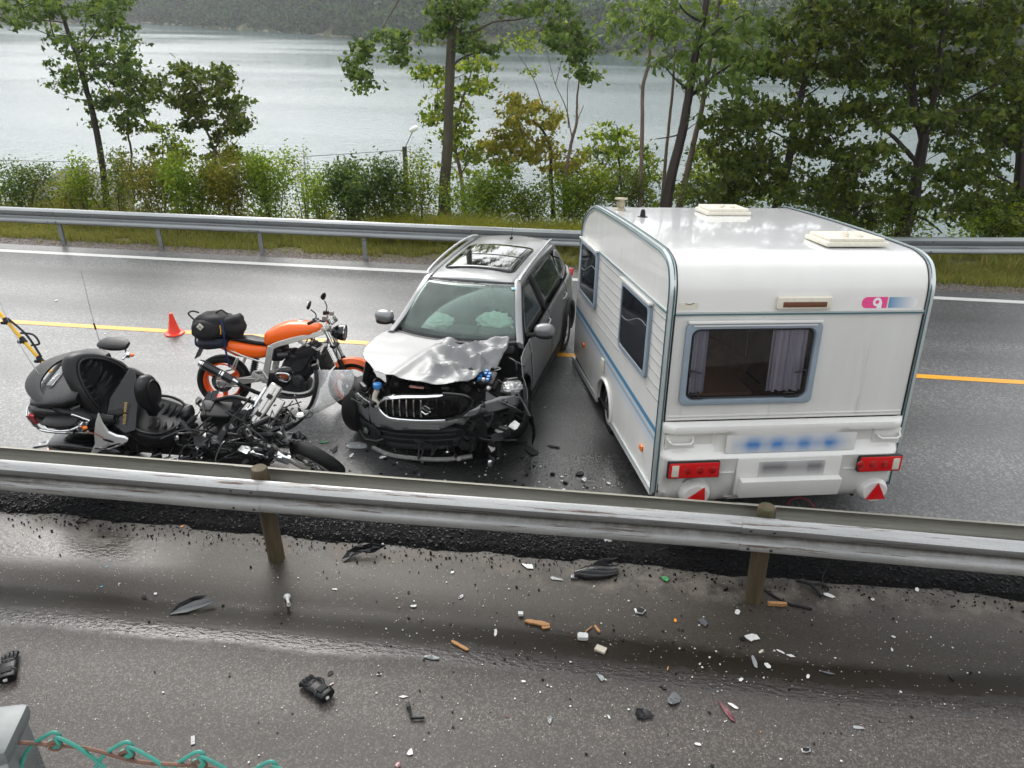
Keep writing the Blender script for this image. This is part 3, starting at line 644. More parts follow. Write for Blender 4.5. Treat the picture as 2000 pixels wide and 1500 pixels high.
tree('tree', 'small broad leaved maple standing against the bright water on the left', 17.3, [(424, 345, .035), (420, 300, .033), (408, 265, .028), (396, 240, .022), (393, 190, .016), (393, 140, .010)], [[(420, 300, .02), (428, 270, .014), (445, 230, .008)], [(396, 240, .015), (360, 215, .010), (345, 200, .005)], [(393, 190, .012), (430, 170, .008), (470, 190, .004)]],
 [(345, 145, 30, 26, 10), (395, 140, 45, 20, 13), (440, 150, 18, 22, 5), (360, 190, 34, 26, 12), (415, 195, 45, 30, 16), (465, 195, 22, 16, 5), (385, 235, 35, 22, 10), (440, 250, 45, 26, 13), (470, 225, 20, 12, 4), (440, 300, 40, 18, 8)], .085, 'dark', 'barkpale', T, 24, .15, .45, .35, 3)
tree('tree', 'tall straight poplar with bare olive trunk behind the grey car', 16.4, [(868, 398, .135), (869, 350, .118), (874, 290, .108), (876, 230, .100), (878, 160, .098), (881, 90, .092), (886, 30, .082), (890, -40, .07)],
 [[(879, 135, .03), (895, 118, .024), (930, 102, .018), (960, 95, .014), (989, 78, .008)], [(883, 66, .03), (925, 62, .022), (963, 43, .020), (1010, 38, .018), (1074, 22, .008)], [(740, 85, .010), (746, 60, .014), (758, 35, .015), (772, 12, .018), (790, -25, .022)], [(884, 40, .03), (905, 15, .022), (930, -15, .02)], [(878, 155, .012), (900, 148, .008), (915, 140, .004)], [(883, 55, .02), (850, 20, .014), (830, -20, .01)]],
 [(860, 20, 48, 26, 18), (850, 60, 26, 22, 9), (905, 70, 35, 25, 13), (890, 20, 40, 22, 12), (960, 12, 60, 18, 12), (925, 95, 22, 14, 5), (965, 92, 9, 10, 3), (1075, 15, 40, 22, 13), (1110, 60, 38, 34, 19), (1085, 85, 28, 16, 7), (1140, 110, 24, 42, 15), (1150, 145, 18, 14, 5), (720, 95, 18, 20, 8), (700, 125, 20, 24, 11), (712, 165, 12, 22, 7), (780, 85, 20, 26, 11), (772, 115, 14, 12, 4), (870, -60, 130, 40, 26), (1080, -50, 90, 40, 16), (745, 68, 14, 14, 4)], .10, 'poplar', 'barkmid', T, 22, .15, .55, .55, 1, 40, 1.15)
tree('tree', 'light green bushy tree right behind the straight poplar trunk', 18.4, [(905, 395, .05), (900, 340, .045), (888, 280, .038), (896, 220, .030), (915, 160, .018), (925, 125, .01)], [[(900, 340, .02), (925, 300, .014), (940, 270, .006)], [(896, 220, .016), (860, 180, .010), (830, 115, .005)]],
 [(845, 130, 32, 24, 9), (925, 135, 34, 28, 11), (950, 170, 22, 16, 5), (890, 195, 55, 38, 18), (880, 250, 50, 34, 17), (920, 285, 42, 30, 13), (900, 320, 40, 26, 10), (848, 225, 18, 10, 3)], .09, 'mid', 'barkpale', T, 20, .18, .6, .3, 3)
tree('tree', 'yellowing bushy tree left of the thin pale trunk behind the car', 17.5, [(1080, 400, .05), (1076, 350, .045), (1075, 290, .038), (1060, 255, .026), (1040, 235, .014)], [[(1075, 290, .022), (1040, 275, .016), (1010, 250, .008)], [(1076, 350, .02), (1110, 320, .014), (1130, 290, .006)]],
 [(1010, 205, 32, 28, 15), (1040, 235, 50, 32, 22), (990, 260, 32, 34, 16), (1040, 290, 55, 30, 20), (1090, 225, 16, 12, 4), (1075, 320, 45, 34, 16), (1130, 330, 40, 34, 13), (985, 310, 30, 28, 9), (965, 285, 20, 18, 6)], .075, 'yellow', 'bark', T, 26, .16, .5, .3, 3)
tree('tree', 'thin pale trunk with bare forked twigs rising behind the car', 16.9, [(1103, 398, .045), (1105, 350, .040), (1109, 313, .036), (1118, 270, .033), (1126, 240, .030), (1127, 195, .022), (1132, 150, .012)], [[(1118, 275, .015), (1105, 210, .011), (1085, 165, .008), (1070, 110, .004)], [(1060, 205, .012), (1040, 150, .009), (1005, 95, .005)], [(1110, 250, .012), (1108, 180, .008), (1118, 90, .004)], [(1126, 240, .01), (1140, 205, .005)], [(1085, 165, .008), (1100, 100, .005), (1095, 50, .003)]],
 [(1010, 70, 30, 20, 7), (1050, 65, 28, 20, 6), (1040, 90, 30, 14, 4), (1038, 128, 14, 18, 3), (1140, 135, 16, 14, 3), (1100, 50, 30, 20, 4)], .075, 'bright', 'barkpale', T, 15, .13, .4, .4, 1)
tree('tree', 'slender bare trunk with a few broad leaves left of the dark leaning trunk', 16.2, [(1250, 405, .044), (1252, 340, .041), (1254, 270, .040), (1255, 180, .036), (1260, 150, .035), (1267, 125, .031), (1271, 80, .026), (1276, 40, .02), (1284, -20, .018)], [[(1267, 130, .016), (1290, 118, .011), (1330, 100, .006)], [(1254, 178, .01), (1248, 165, .004)], [(1272, 70, .012), (1240, 20, .008), (1215, -10, .005)]],
 [(1225, 15, 40, 22, 8), (1205, 35, 24, 22, 6), (1290, 30, 24, 40, 9), (1200, 72, 8, 6, 1), (1230, 92, 8, 12, 2), (1255, -60, 90, 40, 12), (1245, 55, 30, 18, 5)], .15, 'big', 'barkpale', T, 9, .16, .4, .9, 1, 14, 1.7)
tree('tree', 'dark wet leaning trunk with forked limbs left of the caravan roof centre', 15.9, [(1300, 412, .125), (1306, 370, .112), (1316, 324, .100), (1332, 262, .092), (1338, 230, .088), (1346, 180, .080), (1360, 100, .072), (1370, 55, .064), (1384, -20, .055)],
 [[(1350, 185, .045), (1372, 170, .04), (1395, 148, .034), (1422, 130, .02), (1450, 105, .01)], [(1332, 262, .02), (1305, 268, .014), (1278, 272, .006)], [(1350, 180, .03), (1325, 160, .02), (1300, 132, .01)], [(1362, 95, .03), (1400, 60, .02), (1460, 25, .01)], [(1366, 40, .03), (1340, 25, .02), (1310, -15, .01)], [(1336, 258, .012), (1362, 238, .006)]],
 [(1310, 25, 35, 40, 14), (1330, 85, 30, 30, 9), (1380, 60, 45, 50, 15), (1440, 100, 55, 50, 24), (1460, 40, 60, 35, 20), (1380, 160, 22, 28, 6), (1440, 165, 34, 24, 9), (1350, 130, 22, 20, 5), (1400, -60, 140, 40, 26), (1290, 90, 20, 40, 7)], .15, 'big', 'bark', T, 12, .20, .6, .85, 1, 40, 1.7)
tree('tree', 'slim pale brown trunk standing left of the dark leaning trunk', 17.4, [(1292, 410, .042), (1297, 350, .038), (1302, 288, .034), (1308, 230, .031), (1314, 173, .028), (1318, 90, .024), (1322, -10, .018)], [], [(1305, 60, 22, 50, 6), (1320, -30, 40, 30, 6)], .11, 'mid', 'barkpale', T, 12, .18, .5, .7, 1)
tree('tree', 'mossy pale trunk crossing behind the dark leaning trunk', 16.8, [(1326, 410, .075), (1336, 365, .068), (1345, 324, .062), (1357, 270, .056), (1370, 216, .050), (1378, 165, .046), (1386, 119, .042), (1396, 60, .036), (1407, -10, .03)], [[(1378, 165, .014), (1400, 120, .008), (1440, 60, .004)]], [(1400, 20, 40, 40, 8), (1420, 100, 30, 30, 5), (1400, -40, 50, 30, 8)], .10, 'mid', 'barkpale', T, 14, .18, .5, .5, 1)
tree('tree', 'forked tree with leafy dark crown rising behind the caravan roof hatch', 16.6, [(1517, 408, .10), (1524, 370, .092), (1534, 342, .085), (1545, 290, .078), (1555, 235, .070), (1566, 180, .064), (1572, 150, .056), (1578, 80, .046), (1582, 0, .04)],
 [[(1572, 155, .035), (1592, 120, .03), (1605, 70, .024), (1616, -10, .02)], [(1545, 285, .02), (1525, 265, .016), (1490, 252, .012), (1440, 250, .006)], [(1563, 195, .02), (1600, 170, .014), (1640, 140, .006)], [(1556, 240, .02), (1585, 215, .012), (1615, 195, .006)], [(1568, 165, .02), (1540, 140, .014), (1500, 115, .007)], [(1534, 340, .02), (1500, 300, .014), (1440, 290, .007)]],
 [(1500, 130, 60, 35, 19), (1570, 60, 60, 45, 22), (1470, 215, 60, 40, 20), (1560, 215, 55, 40, 15), (1450, 290, 70, 40, 26), (1510, 340, 65, 40, 22), (1420, 345, 45, 45, 16), (1600, 140, 45, 30, 13), (1620, 270, 50, 45, 14), (1620, 40, 50, 50, 16), (1560, 290, 30, 30, 6), (1540, 375, 60, 22, 9), (1400, 245, 30, 25, 6), (1580, -60, 160, 40, 28)], .092, 'dark', 'bark', T, 28, .20, .7, .4, 3, 50)
tree('tree', 'big forked maple with heavy reddish trunk right of the caravan roof', 16.4, [(1762, 462, .155), (1772, 430, .135), (1784, 396, .125), (1790, 350, .112), (1798, 306, .108), (1804, 265, .10), (1792, 235, .085), (1784, 198, .078), (1780, 140, .07), (1777, 72, .062), (1782, -10, .05)],
 [[(1803, 262, .075), (1815, 225, .064), (1830, 165, .052), (1838, 90, .042), (1850, 0, .034)], [(1812, 262, .04), (1856, 216, .034), (1905, 185, .026), (1964, 155, .012)], [(1789, 315, .05), (1768, 292, .045), (1744, 266, .036), (1700, 230, .026), (1670, 200, .014)], [(1784, 190, .03), (1750, 140, .022), (1720, 80, .012)], [(1765, 400, .02), (1730, 385, .016), (1680, 378, .008)], [(1780, 420, .03), (1810, 430, .024), (1840, 455, .014)]],
 [(1700, 130, 60, 45, 22), (1780, 110, 60, 50, 24), (1860, 150, 60, 45, 24), (1710, 40, 70, 40, 22), (1820, 35, 70, 40, 24), (1930, 60, 60, 50, 24), (1700, 220, 60, 36, 18), (1790, 215, 40, 36, 11), (1880, 235, 55, 36, 16), (1690, 310, 55, 36, 20), (1640, 370, 60, 45, 26), (1730, 400, 55, 35, 17), (1850, 320, 45, 40, 13), (1850, 400, 40, 45, 13), (1950, 200, 55, 40, 16), (1760, 340, 30, 22, 6), (1680, 430, 45, 22, 10), (1800, -60, 170, 40, 34)], .092, 'dark', 'bark', T, 30, .20, .75, .4, 3, 60)
tree('tree', 'dark tree with crooked limb at the right edge of the picture', 17.2, [(1984, 470, .15), (1988, 420, .13), (1992, 360, .12), (1996, 300, .11), (1998, 252, .10), (2002, 180, .09), (2010, 80, .08), (2012, -10, .07)],
 [[(1996, 300, .05), (1968, 280, .045), (1935, 250, .036), (1906, 223, .02)], [(1992, 370, .03), (1960, 350, .022), (1920, 330, .01)], [(2000, 200, .04), (1970, 150, .03), (1930, 100, .015)], [(1990, 420, .03), (1950, 405, .02), (1900, 380, .01)]],
 [(1930, 300, 45, 35, 15), (1970, 230, 50, 40, 16), (1900, 350, 50, 35, 15), (1960, 390, 40, 35, 14), (1985, 130, 50, 50, 18), (1900, 420, 45, 25, 9), (1960, 445, 35, 20, 8), (2050, 250, 50, 120, 24), (1950, 30, 60, 50, 14), (2000, -60, 100, 40, 12)], .092, 'dark', 'bark', T, 30, .20, .8, .4, 3, 50)
# slope saplings lower down, between the trunks
tree('tree', 'low sapling thicket tree with bright leaves left of the caravan', 18.6, [(1215, 402, .03), (1212, 350, .028), (1208, 300, .02), (1205, 245, .01)], [[(1212, 350, .014), (1190, 320, .01), (1175, 290, .005)], [(1208, 310, .014), (1235, 280, .008)]],
 [(1175, 260, 22, 20, 7), (1205, 265, 24, 30, 9), (1180, 310, 40, 26, 13), (1230, 310, 28, 36, 11), (1210, 360, 50, 34, 16), (1155, 350, 28, 28, 9)], .08, 'mid', 'barkmid', T, 20, .17, .5, .3, 3)
tree('tree', 'bright green sapling behind the shrub clump in the left middle', 17.6, [(322, 392, .022), (320, 350, .02), (318, 300, .014), (316, 255, .007)], [[(320, 330, .01), (340, 300, .006)]], [(312, 250, 20, 18, 6), (330, 285, 36, 22, 12), (310, 320, 34, 26, 11), (350, 320, 26, 22, 8)], .085, 'mid', 'barkmid', T, 18, .16, .4, .3, 3)
tree('tree', 'bushy young tree filling the gap behind the caravan chimney', 18.2, [(1395, 408, .04), (1392, 370, .035), (1388, 330, .026), (1380, 290, .014)], [[(1390, 350, .014), (1420, 320, .008)]], [(1375, 300, 34, 26, 10), (1400, 345, 50, 34, 18), (1350, 360, 34, 34, 12), (1440, 380, 50, 28, 16), (1270, 370, 30, 36, 12), (1265, 310, 22, 24, 6)], .09, 'mid', 'barkmid', T, 20, .18, .6, .3, 3)
# shrubs along the far side
BL = [
 ('grey green willow shrub at the left edge behind the rail', 35, 400, 65, 95, 1500, 'poplar', .05), ('loose yellowish shrub in front of the grey roof', 120, 402, 60, 70, 900, 'yellow', .05),
 ('tall thin shrub with yellow lower leaves beside the leaning tree', 165, 400, 30, 110, 500, 'bright', .055), ('mixed green shrub right of the leaning trunk', 228, 402, 38, 115, 900, 'mid', .055),
 ('yellow leaved bramble shrub left of the maple', 305, 405, 50, 118, 1500, 'yellow', .055), ('dense green bramble shrub under the maple', 378, 410, 60, 110, 2200, 'bright', .06),
 ('reddish green bramble shrub right of the maple', 452, 414, 55, 118, 2000, 'yellow', .055), ('wide arching bramble shrub with rusty leaf tips', 530, 416, 60, 112, 2200, 'bright', .055),
 ('tall spiky weed stem with small leaves', 598, 418, 10, 140, 200, 'mid', .04), ('yellow green shrub left of the elder bushes', 632, 418, 34, 84, 900, 'bright', .05),
 ('dark elder bush left of the lamp pole', 700, 420, 48, 118, 2300, 'poplar', .06), ('elder bush with brown seed heads right of the lamp pole', 770, 422, 46, 108, 1900, 'poplar', .055),
 ('tall elder bush just left of the poplar trunk', 822, 422, 34, 120, 1200, 'mid', .05), ('bright green bush right of the poplar trunk', 960, 424, 58, 100, 2300, 'bright', .055),
 ('olive green bush behind the car roof', 1040, 426, 45, 74, 1200, 'mid', .05), ('low leafy bush beside the caravan front corner', 1110, 430, 40, 84, 1200, 'bright', .05),
 ('bushy growth just left of the caravan roof', 1160, 425, 38, 95, 1200, 'mid', .05), ('low bush between the slender trunks behind the caravan', 1225, 412, 40, 70, 900, 'dark', .05),
 ('small yellow sapling shrub poking above the caravan roof', 1445, 410, 16, 34, 140, 'bright', .05), ('dark low bush behind the caravan roof centre', 1390, 415, 60, 60, 900, 'dark', .06),
 ('leafy undergrowth bush by the forked tree', 1590, 430, 60, 70, 900, 'mid', .055), ('bright undergrowth sprouting around the big maple trunk', 1755, 462, 50, 74, 900, 'bright', .055),
 ('pale green undergrowth bush between the two right trees', 1925, 468, 45, 60, 800, 'bright', .055), ('small bush at the far right edge behind the rail', 2010, 468, 40, 70, 600, 'mid', .055)]
for lb, u, v, w, h, n, lm, lf in BL: bush(lb, u, v, w, h, n, lm, lf, Y=15.9 if 'elder' in lb or 'bramble' in lb else 16.4, lobes=1)
for k, u in enumerate(range(-330, -20, 62)): bush('green shrub beyond the left end of the picture, '+('farthest out', 'fourth from the edge', 'third from the edge', 'second from the edge', 'nearest the edge', 'next to the edge')[k], u, 395, 60, 110, 900, 'mid', .07, stems=5)

ground_cover('undergrowth', 'mid green bramble undergrowth filling in under the shrubs', 15000, -15, .6, 16.2, 17.6, -.15, .62, .075, 'mid')
ground_cover('undergrowth', 'yellowish undergrowth mixed in under the shrubs on the left', 8000, -15, -2, 16.0, 17.4, -.15, .55, .065, 'yellow')
ground_cover('undergrowth', 'fresh green undergrowth along the lip of the slope on the right', 11000, -3, 10, 16.3, 18.2, -.35, .45, .07, 'bright')
ground_cover('undergrowth', 'dark undergrowth on the slope under the right hand trees', 12000, 1, 12, 17, 20, -1.8, .25, .09, 'dark')
# grass
def vf(x0, x1, y0, y1, pw=1.0):
    def f(n):
        x = RS.uniform(x0, x1, n*2); y = y0+(y1-y0)*RS.rand(n*2)**pw
        keep = np.array([nz(a*.9, b*1.6, 2)+.35*nz(a*4, b*4, 3)+.5*(b-y0)/(y1-y0) > -.12 for a, b in zip(x, y)])
        x = x[keep][:n]; y = y[keep][:n]; return np.stack([x, y, [gz(a, b)-.01 for a, b in zip(x, y)]], 1)
    return f
gr = blades('grass', 52000, vf(-15, 9.5, 14.1, 15.6), .12, .009, LM['grass']); tag(gr, 'short yellow green verge grass under and behind the far rail', 'grass')
gr = blades('grass', 26000, vf(-15, 9.5, 15.1, 16.6), .30, .008, LM['grass']); tag(gr, 'knee high mixed grass at the foot of the shrubs', 'grass')
gr = blades('long_grass', 17000, vf(-4.5, .9, 14.9, 16.1), .50, .009, LM['longgrass'], lean=.6); tag(gr, 'long arching yellow grass behind the car and rail', 'grass')
gr = blades('weeds', 2200, vf(-14, 9, 13.9, 14.4), .07, .009, LM['grass']); tag(gr, 'sparse weeds growing in the gravel shoulder', 'weeds')
# gravel stones on the shoulder
g = G()
for _ in range(2600):
    x = RS.uniform(-13, 9); y = 13.76+RS.rand()*.6; s = RS.uniform(.008, .028); q = Matrix.Rotation(RS.rand()*6, 3, 'Z')
    z = gz(x, y); g.add([Vector((x, y, z))+q@Vector(p)*s for p in ((-1, -.7, 0), (1, -.6, 0), (.8, .8, 0), (-.7, .9, 0), (-.3, 0, .7), (.5, .2, .6))], [(0, 1, 5, 4), (1, 2, 5), (2, 3, 4, 5), (3, 0, 4)])
tag(stuff(obj('gravel', g, mat('pink_grey_gravel', (.17, .14, .125), .7, var=.4, vscale=12), smooth=False)), 'loose pinkish gravel on the shoulder beside the white line', 'gravel')

# hut roof and lamp pole lower down the slope
hb = atY(150, 345, 33); hut = thing('hut', 'grey hipped roof of a hut below the road at the left', 'hut', (hb.x, hb.y, -13)); hz = hb.z+13
g = G(); a = 1.75; 
g.add([(-a-.35, -1.6, hz-.62), (a+.35, -1.6, hz-.62), (a+.35, 1.6, hz-.62), (-a-.35, 1.6, hz-.62), (-.35, 0, hz+.42), (.35, 0, hz+.42)], [(0, 1, 5, 4), (1, 2, 5), (2, 3, 4, 5), (3, 0, 4), (0, 3, 2, 1)])
obj('roof', g, mat('grey_slate_roof', (.12, .12, .125), .6, var=.15, bump=1, bscale=12), hut, smooth=False)
g = G(); g.box((0, 0, (hz-.65)/2-1), (3.2, 2.8, hz-.65+2)); obj('wall', g, mat('hut_wall', (.25, .2, .15), .8), hut, smooth=False)
lp = atY(790, 286, 40); pole = thing('street_lamp', 'dark wooden lamp pole with white lantern below the road', 'street lamp', (lp.x, lp.y, -15)); pz = lp.z+15
g = G(); g.cyl((0, 0, 0), (0, 0, pz), .16, .12, 10); obj('pole', g, M['bark'], pole)
hd = atY(808, 252, 40)-Vector((lp.x, lp.y, -15)); g = G(); g.tube([(0, 0, pz-.1), (hd.x*.6, hd.y*.6, pz+(hd.z-pz)*.55), (hd.x-.05, hd.y, hd.z-.1)], .03, 6); obj('arm', g, M['galv'], pole)
g = G(); g.ell((hd.x, hd.y, hd.z), (.26, .15, .13), Matrix.Rotation(-.5, 3, 'Y')); obj('lantern', g, mat('lantern_glass', (.75, .77, .78), .3), pole)
wire_m = mat('power_cable', (.03, .03, .03), .6)
def cable(pts, lab):
    P = [atY(u, v, y) for u, v, y in pts]; g = G(); g.tube(P, .018, 5, sm=6); tag(obj('overhead_cable', g, wire_m), lab, 'cable')
cable([(788, 293, 40), (640, 303, 41), (480, 312, 42), (250, 318, 44), (-150, 309, 48)], 'upper overhead cable running left from the lamp pole over the water')
cable([(788, 318, 40), (640, 328, 41), (450, 334, 42), (250, 340, 44), (-150, 335, 48)], 'lower overhead cable running left from the lamp pole over the water')
cable([(791, 293, 40), (850, 318, 36), (905, 345, 32), (960, 370, 28)], 'overhead cable dropping right from the lamp pole behind the poplar')
# ================================================================== CARAVAN
CVM = Matrix.Rotation(RD(103.1), 4, 'Z')@Matrix.Rotation(RD(5.94), 4, 'Y')@Matrix.Rotation(RD(1.16), 4, 'X')
cv = thing('caravan', 'white touring caravan seen from behind, nose dropped onto the road beside the crashed car', 'caravan', (1.852, 6.405, .429))
cv.rotation_euler = CVM.to_euler()
M['cvwhite'] = mat('caravan_white_aluminium', (.63, .625, .60), .30, bump=.35, bscale=170, var=.06, vscale=1.5, coat=.2, stretch=(2.2, 2.2, .35), dirt=((.50, .485, .44), .58, 2.2))
M['cvgrp'] = mat('glossy_white_plastic_panel', (.68, .67, .64), .25, var=.04, vscale=2, coat=.5)
M['cvroof'] = mat('wet_white_roof', (.66, .665, .67), .20, bump=.08, bscale=6, coat=.8, var=.05, vscale=2)
M['trimteal'] = mat('teal_rubber_insert', (.035, .105, .125), .4)
M['trimsil'] = mat('silver_edge_moulding', (.55, .58, .58), .28, .5)
M['cvframe'] = mat('blue_grey_window_frame', (.23, .28, .33), .40, var=.08)
M['seal'] = mat('black_seal', (.01, .01, .01), .5)
M['sideglass'] = mat('smoked_acrylic_window', (.012, .014, .02), .08, coat=.5, var=.4, vscale=1.5)
M['cream'] = mat('aged_cream_plastic', (.62, .58, .49), .45, var=.08, vscale=20)
HW = 1.20
def pane0(name, tint):
    m = bpy.data.materials.new(name); m.use_nodes = True; nt = m.node_tree; N = nt.nodes; L = nt.links; N.clear(); o = N.new('ShaderNodeOutputMaterial')
    t = N.new('ShaderNodeBsdfTransparent'); t.inputs[0].default_value = (*tint, 1); g = N.new('ShaderNodeBsdfGlossy'); g.inputs['Roughness'].default_value = .03; fr = N.new('ShaderNodeFresnel'); fr.inputs[0].default_value = 1.49
    a = N.new('ShaderNodeMixShader'); L.new(fr.outputs[0], a.inputs[0]); L.new(t.outputs[0], a.inputs[1]); L.new(g.outputs[0], a.inputs[2]); L.new(a.outputs[0], o.inputs[0]); return m
prof = [(0, -.03), (0, .35), (0, .72), (0, 1.2), (0, 1.70), (.005, 1.90), (.04, 2.03), (.12, 2.13), (.28, 2.185), (.5, 2.20), (1.5, 2.215), (2.9, 2.20), (3.25, 2.14), (3.5, 2.03), (3.68, 1.88), (3.80, 1.6), (3.88, 1.1), (3.90, .6), (3.88, .05)]
grm = mat('pale_shadow_groove', (.28, .28, .28), .5)
ARC = [(2.33+.0*0, .0)] + [(1.99+.345*cos(t), .03+.30*sin(t)) for t in np.linspace(0.05, pi-.05, 11)] + [(1.645, -.02)]
def side_poly(): return list(prof)+ARC
# side walls: panel split by moulding lines; grooved planking on the upper part
for s in (1, -1):
    g = G(); g.plate([(x, z) for x, z in side_poly()], lambda a, b: Vector((a, s*(HW-.013), b)), 0, 4)
    # thickness
    o = obj('side_wall', g, M['cvwhite'], cv, smooth=False); sd_ = o.modifiers.new('s', 'SOLIDIFY'); sd_.thickness = .025; sd_.offset = 0
    g = G(); z0s = [.86, .97, 1.08, 1.19, 1.30, 1.41, 1.52, 1.63]
    # horizontal ribs of the grooved planking
    for z in z0s:
        for (xa, xb) in ((.06, .44), (1.54, 2.68), (3.70, 3.84)):
            if xa > 3 and z > 1.2: continue
            g = G(); g.box(((xa+xb)/2, s*(HW+.0025), z), (xb-xa, .005, .008)); obj('groove', g, grm, cv, smooth=False)
    g = G(); g.box((1.93, s*(HW+.005), 1.705), (3.74, .012, .030)); obj('side_moulding', g, M['trimsil'], cv, smooth=False)
    g = G(); g.box((1.93, s*(HW+.012), 1.705), (3.74, .006, .010)); obj('moulding_insert', g, M['trimteal'], cv, smooth=False)
    # edge moulding round the body
    P = [Vector((x, s*(HW+.008), z)) for x, z in prof[:-3]]
    g = G(); R = []
    Q = spline(P, 3); cx_ = Vector((1.9, s*HW, 1.0))
    for i, p in enumerate(Q):
        t = (Q[min(i+1, len(Q)-1)]-Q[max(i-1, 0)]).normalized(); nrm = Vector((t.z, 0, -t.x)); nrm = nrm if nrm.dot(cx_-p) > 0 else -nrm
        R.append([p-nrm*.010+Vector((0, s*.004, 0)), p-nrm*.010-Vector((0, s*.045, 0)), p+nrm*.002-Vector((0, s*.045, 0)), p+nrm*.002-Vector((0, s*.008, 0)), p+nrm*.045-Vector((0, s*.008, 0)), p+nrm*.045+Vector((0, s*.004, 0))])
    g.rings(R); obj('edge_moulding', g, M['trimsil'], cv, ang=25)
    g = G(); off = []
    for i, p in enumerate(Q):
        t = (Q[min(i+1, len(Q)-1)]-Q[max(i-1, 0)]).normalized(); nrm = Vector((t.z, 0, -t.x)); nrm = nrm if nrm.dot(cx_-p) > 0 else -nrm; off.append(p+nrm*.018+Vector((0, s*.004, 0)))
    g.tube(off, .009, 6); g.tube([p-Vector((0, s*.034, 0))-(cx_-p).normalized()*0+Vector((-.010 if p.z < 1.9 else 0, 0, .010 if p.z > 1.9 else 0)) for p in [Vector((x, s*(HW+.008), z)) for x, z in [(q.x, q.z) for q in Q]]], .008, 6); obj('moulding_insert', g, M['trimteal'], cv)
    g = G(); g.tube([(x, s*(HW-.050), z) for x, z in [(q.x-(.006 if q.z < 1.95 else 0), q.z+(.006 if q.z >= 1.95 else 0)) for q in Q]], .006, 5); obj('sealing_strip', g, M['seal'], cv)
    # bottom trim
    for xa, xb in ((.02, 1.64), (2.34, 3.88)):
        g = G(); g.box(((xa+xb)/2, s*(HW+.006), -.022), (xb-xa, .02, .045)); g.box(((xa+xb)/2, s*(HW+.002), -.055), (xb-xa, .03, .022)); obj('skirt_rail', g, M['trimsil'] if 1 else None, cv, smooth=False)
    # wheel arch trim
    g = G(); A_ = [Vector((1.99+.365*cos(t), s*(HW+.012), .02+.325*sin(t))) for t in np.linspace(-.12, pi+.12, 17)]
    g.tube(A_, .022, 8); obj('wheel_arch_trim', g, M['cvgrp'], cv)
    # painted stripes
    def stripe(z0a, z0b, w, col, nm, lift):
        g = G(); g.add([(.03, s*(HW+lift), z0a), (3.86, s*(HW+lift), z0b), (3.86, s*(HW+lift), z0b-w), (.03, s*(HW+lift), z0a-w)], [(0, 1, 2, 3)]); obj('stripe', g, mat(nm, col, .35), cv, smooth=False)
    stripe(.600, .750, .055, (.07, .21, .36), 'deep_blue_stripe', .002)
    stripe(.530, .680, .012, (.45, .55, .62), 'thin_blue_stripe', .002)
    stripe(.505, .655, .045, (.30, .40, .50), 'mid_blue_stripe', .002)
    stripe(.440, .590, .030, (.52, .55, .60), 'pale_grey_stripe', .002)
    stripe(.395, .545, .022, (.56, .58, .62), 'pale_grey_stripe_low', .002)
    # windows
    wins = [((.46, .93), (1.51, 1.66)), ((2.70, .99), (3.64, 1.70))]
    for k_, ((x0, z0), (x1, z1)) in enumerate(wins):
        g = G(); rr = .07
        def rrect(x0, z0, x1, z1, r, n=5): return [(x1-r+r*cos(t), z1-r+r*sin(t)) for t in np.linspace(0, pi/2, n)]+[(x0+r+r*cos(t), z1-r+r*sin(t)) for t in np.linspace(pi/2, pi, n)]+[(x0+r+r*cos(t), z0+r+r*sin(t)) for t in np.linspace(pi, 1.5*pi, n)]+[(x1-r+r*cos(t), z0+r+r*sin(t)) for t in np.linspace(1.5*pi, 2*pi, n)]
        o_ = rrect(x0, z0, x1, z1, .07); i_ = rrect(x0+.05, z0+.05, x1-.05, z1-.05, .05)
        g.rings([[Vector((a, s*(HW+.001), b)) for a, b in o_], [Vector((a, s*(HW+.030), b)) for a, b in o_], [Vector((a, s*(HW+.034), b)) for a, b in i_], [Vector((a, s*(HW+.006), b)) for a, b in i_]], caps=False)
        w = obj('window', g, M['cvframe'], cv)
        g = G(); i2 = rrect(x0+.045, z0+.045, x1-.045, z1-.045, .05); g.rings([[Vector((a, s*(HW+.012), b)) for a, b in i2], [Vector((a, s*(HW+.026), b)) for a, b in i2]]); obj('glass', g, M['sideglass'], w)
        g = G(); zt = z1-.24; nn = 20
        xs_ = np.linspace(x0+.09, x1-.09, nn); g.tube([(x, s*(HW+.028), zt+.05*sin(6*(x-x0)/(x1-x0))-.10*(x-x0)/(x1-x0)) for x in xs_], .0035, 4); obj('curtain_hem', g, mat('dim_curtain_edge', (.22, .22, .24), .6), w)
        g = G(); g.box(((x0+x1)/2, s*(HW+.03), z1+.012), (x1-x0+.04, .05, .02)); obj('rain_strip', g, M['cvgrp'], w)
    for xa, za in ((.42, .235), (3.24, .37)):
        g = G(); g.box((xa, s*(HW+.012), za), (.075, .022, .055), ch=.008); obj('side_marker_lamp', g, M['amber'], cv)
    g = G(); g.box((2.16, s*(HW+.012), .48), (.12, .02, .15), ch=.008); obj('service_hatch', g, M['cream'], cv)
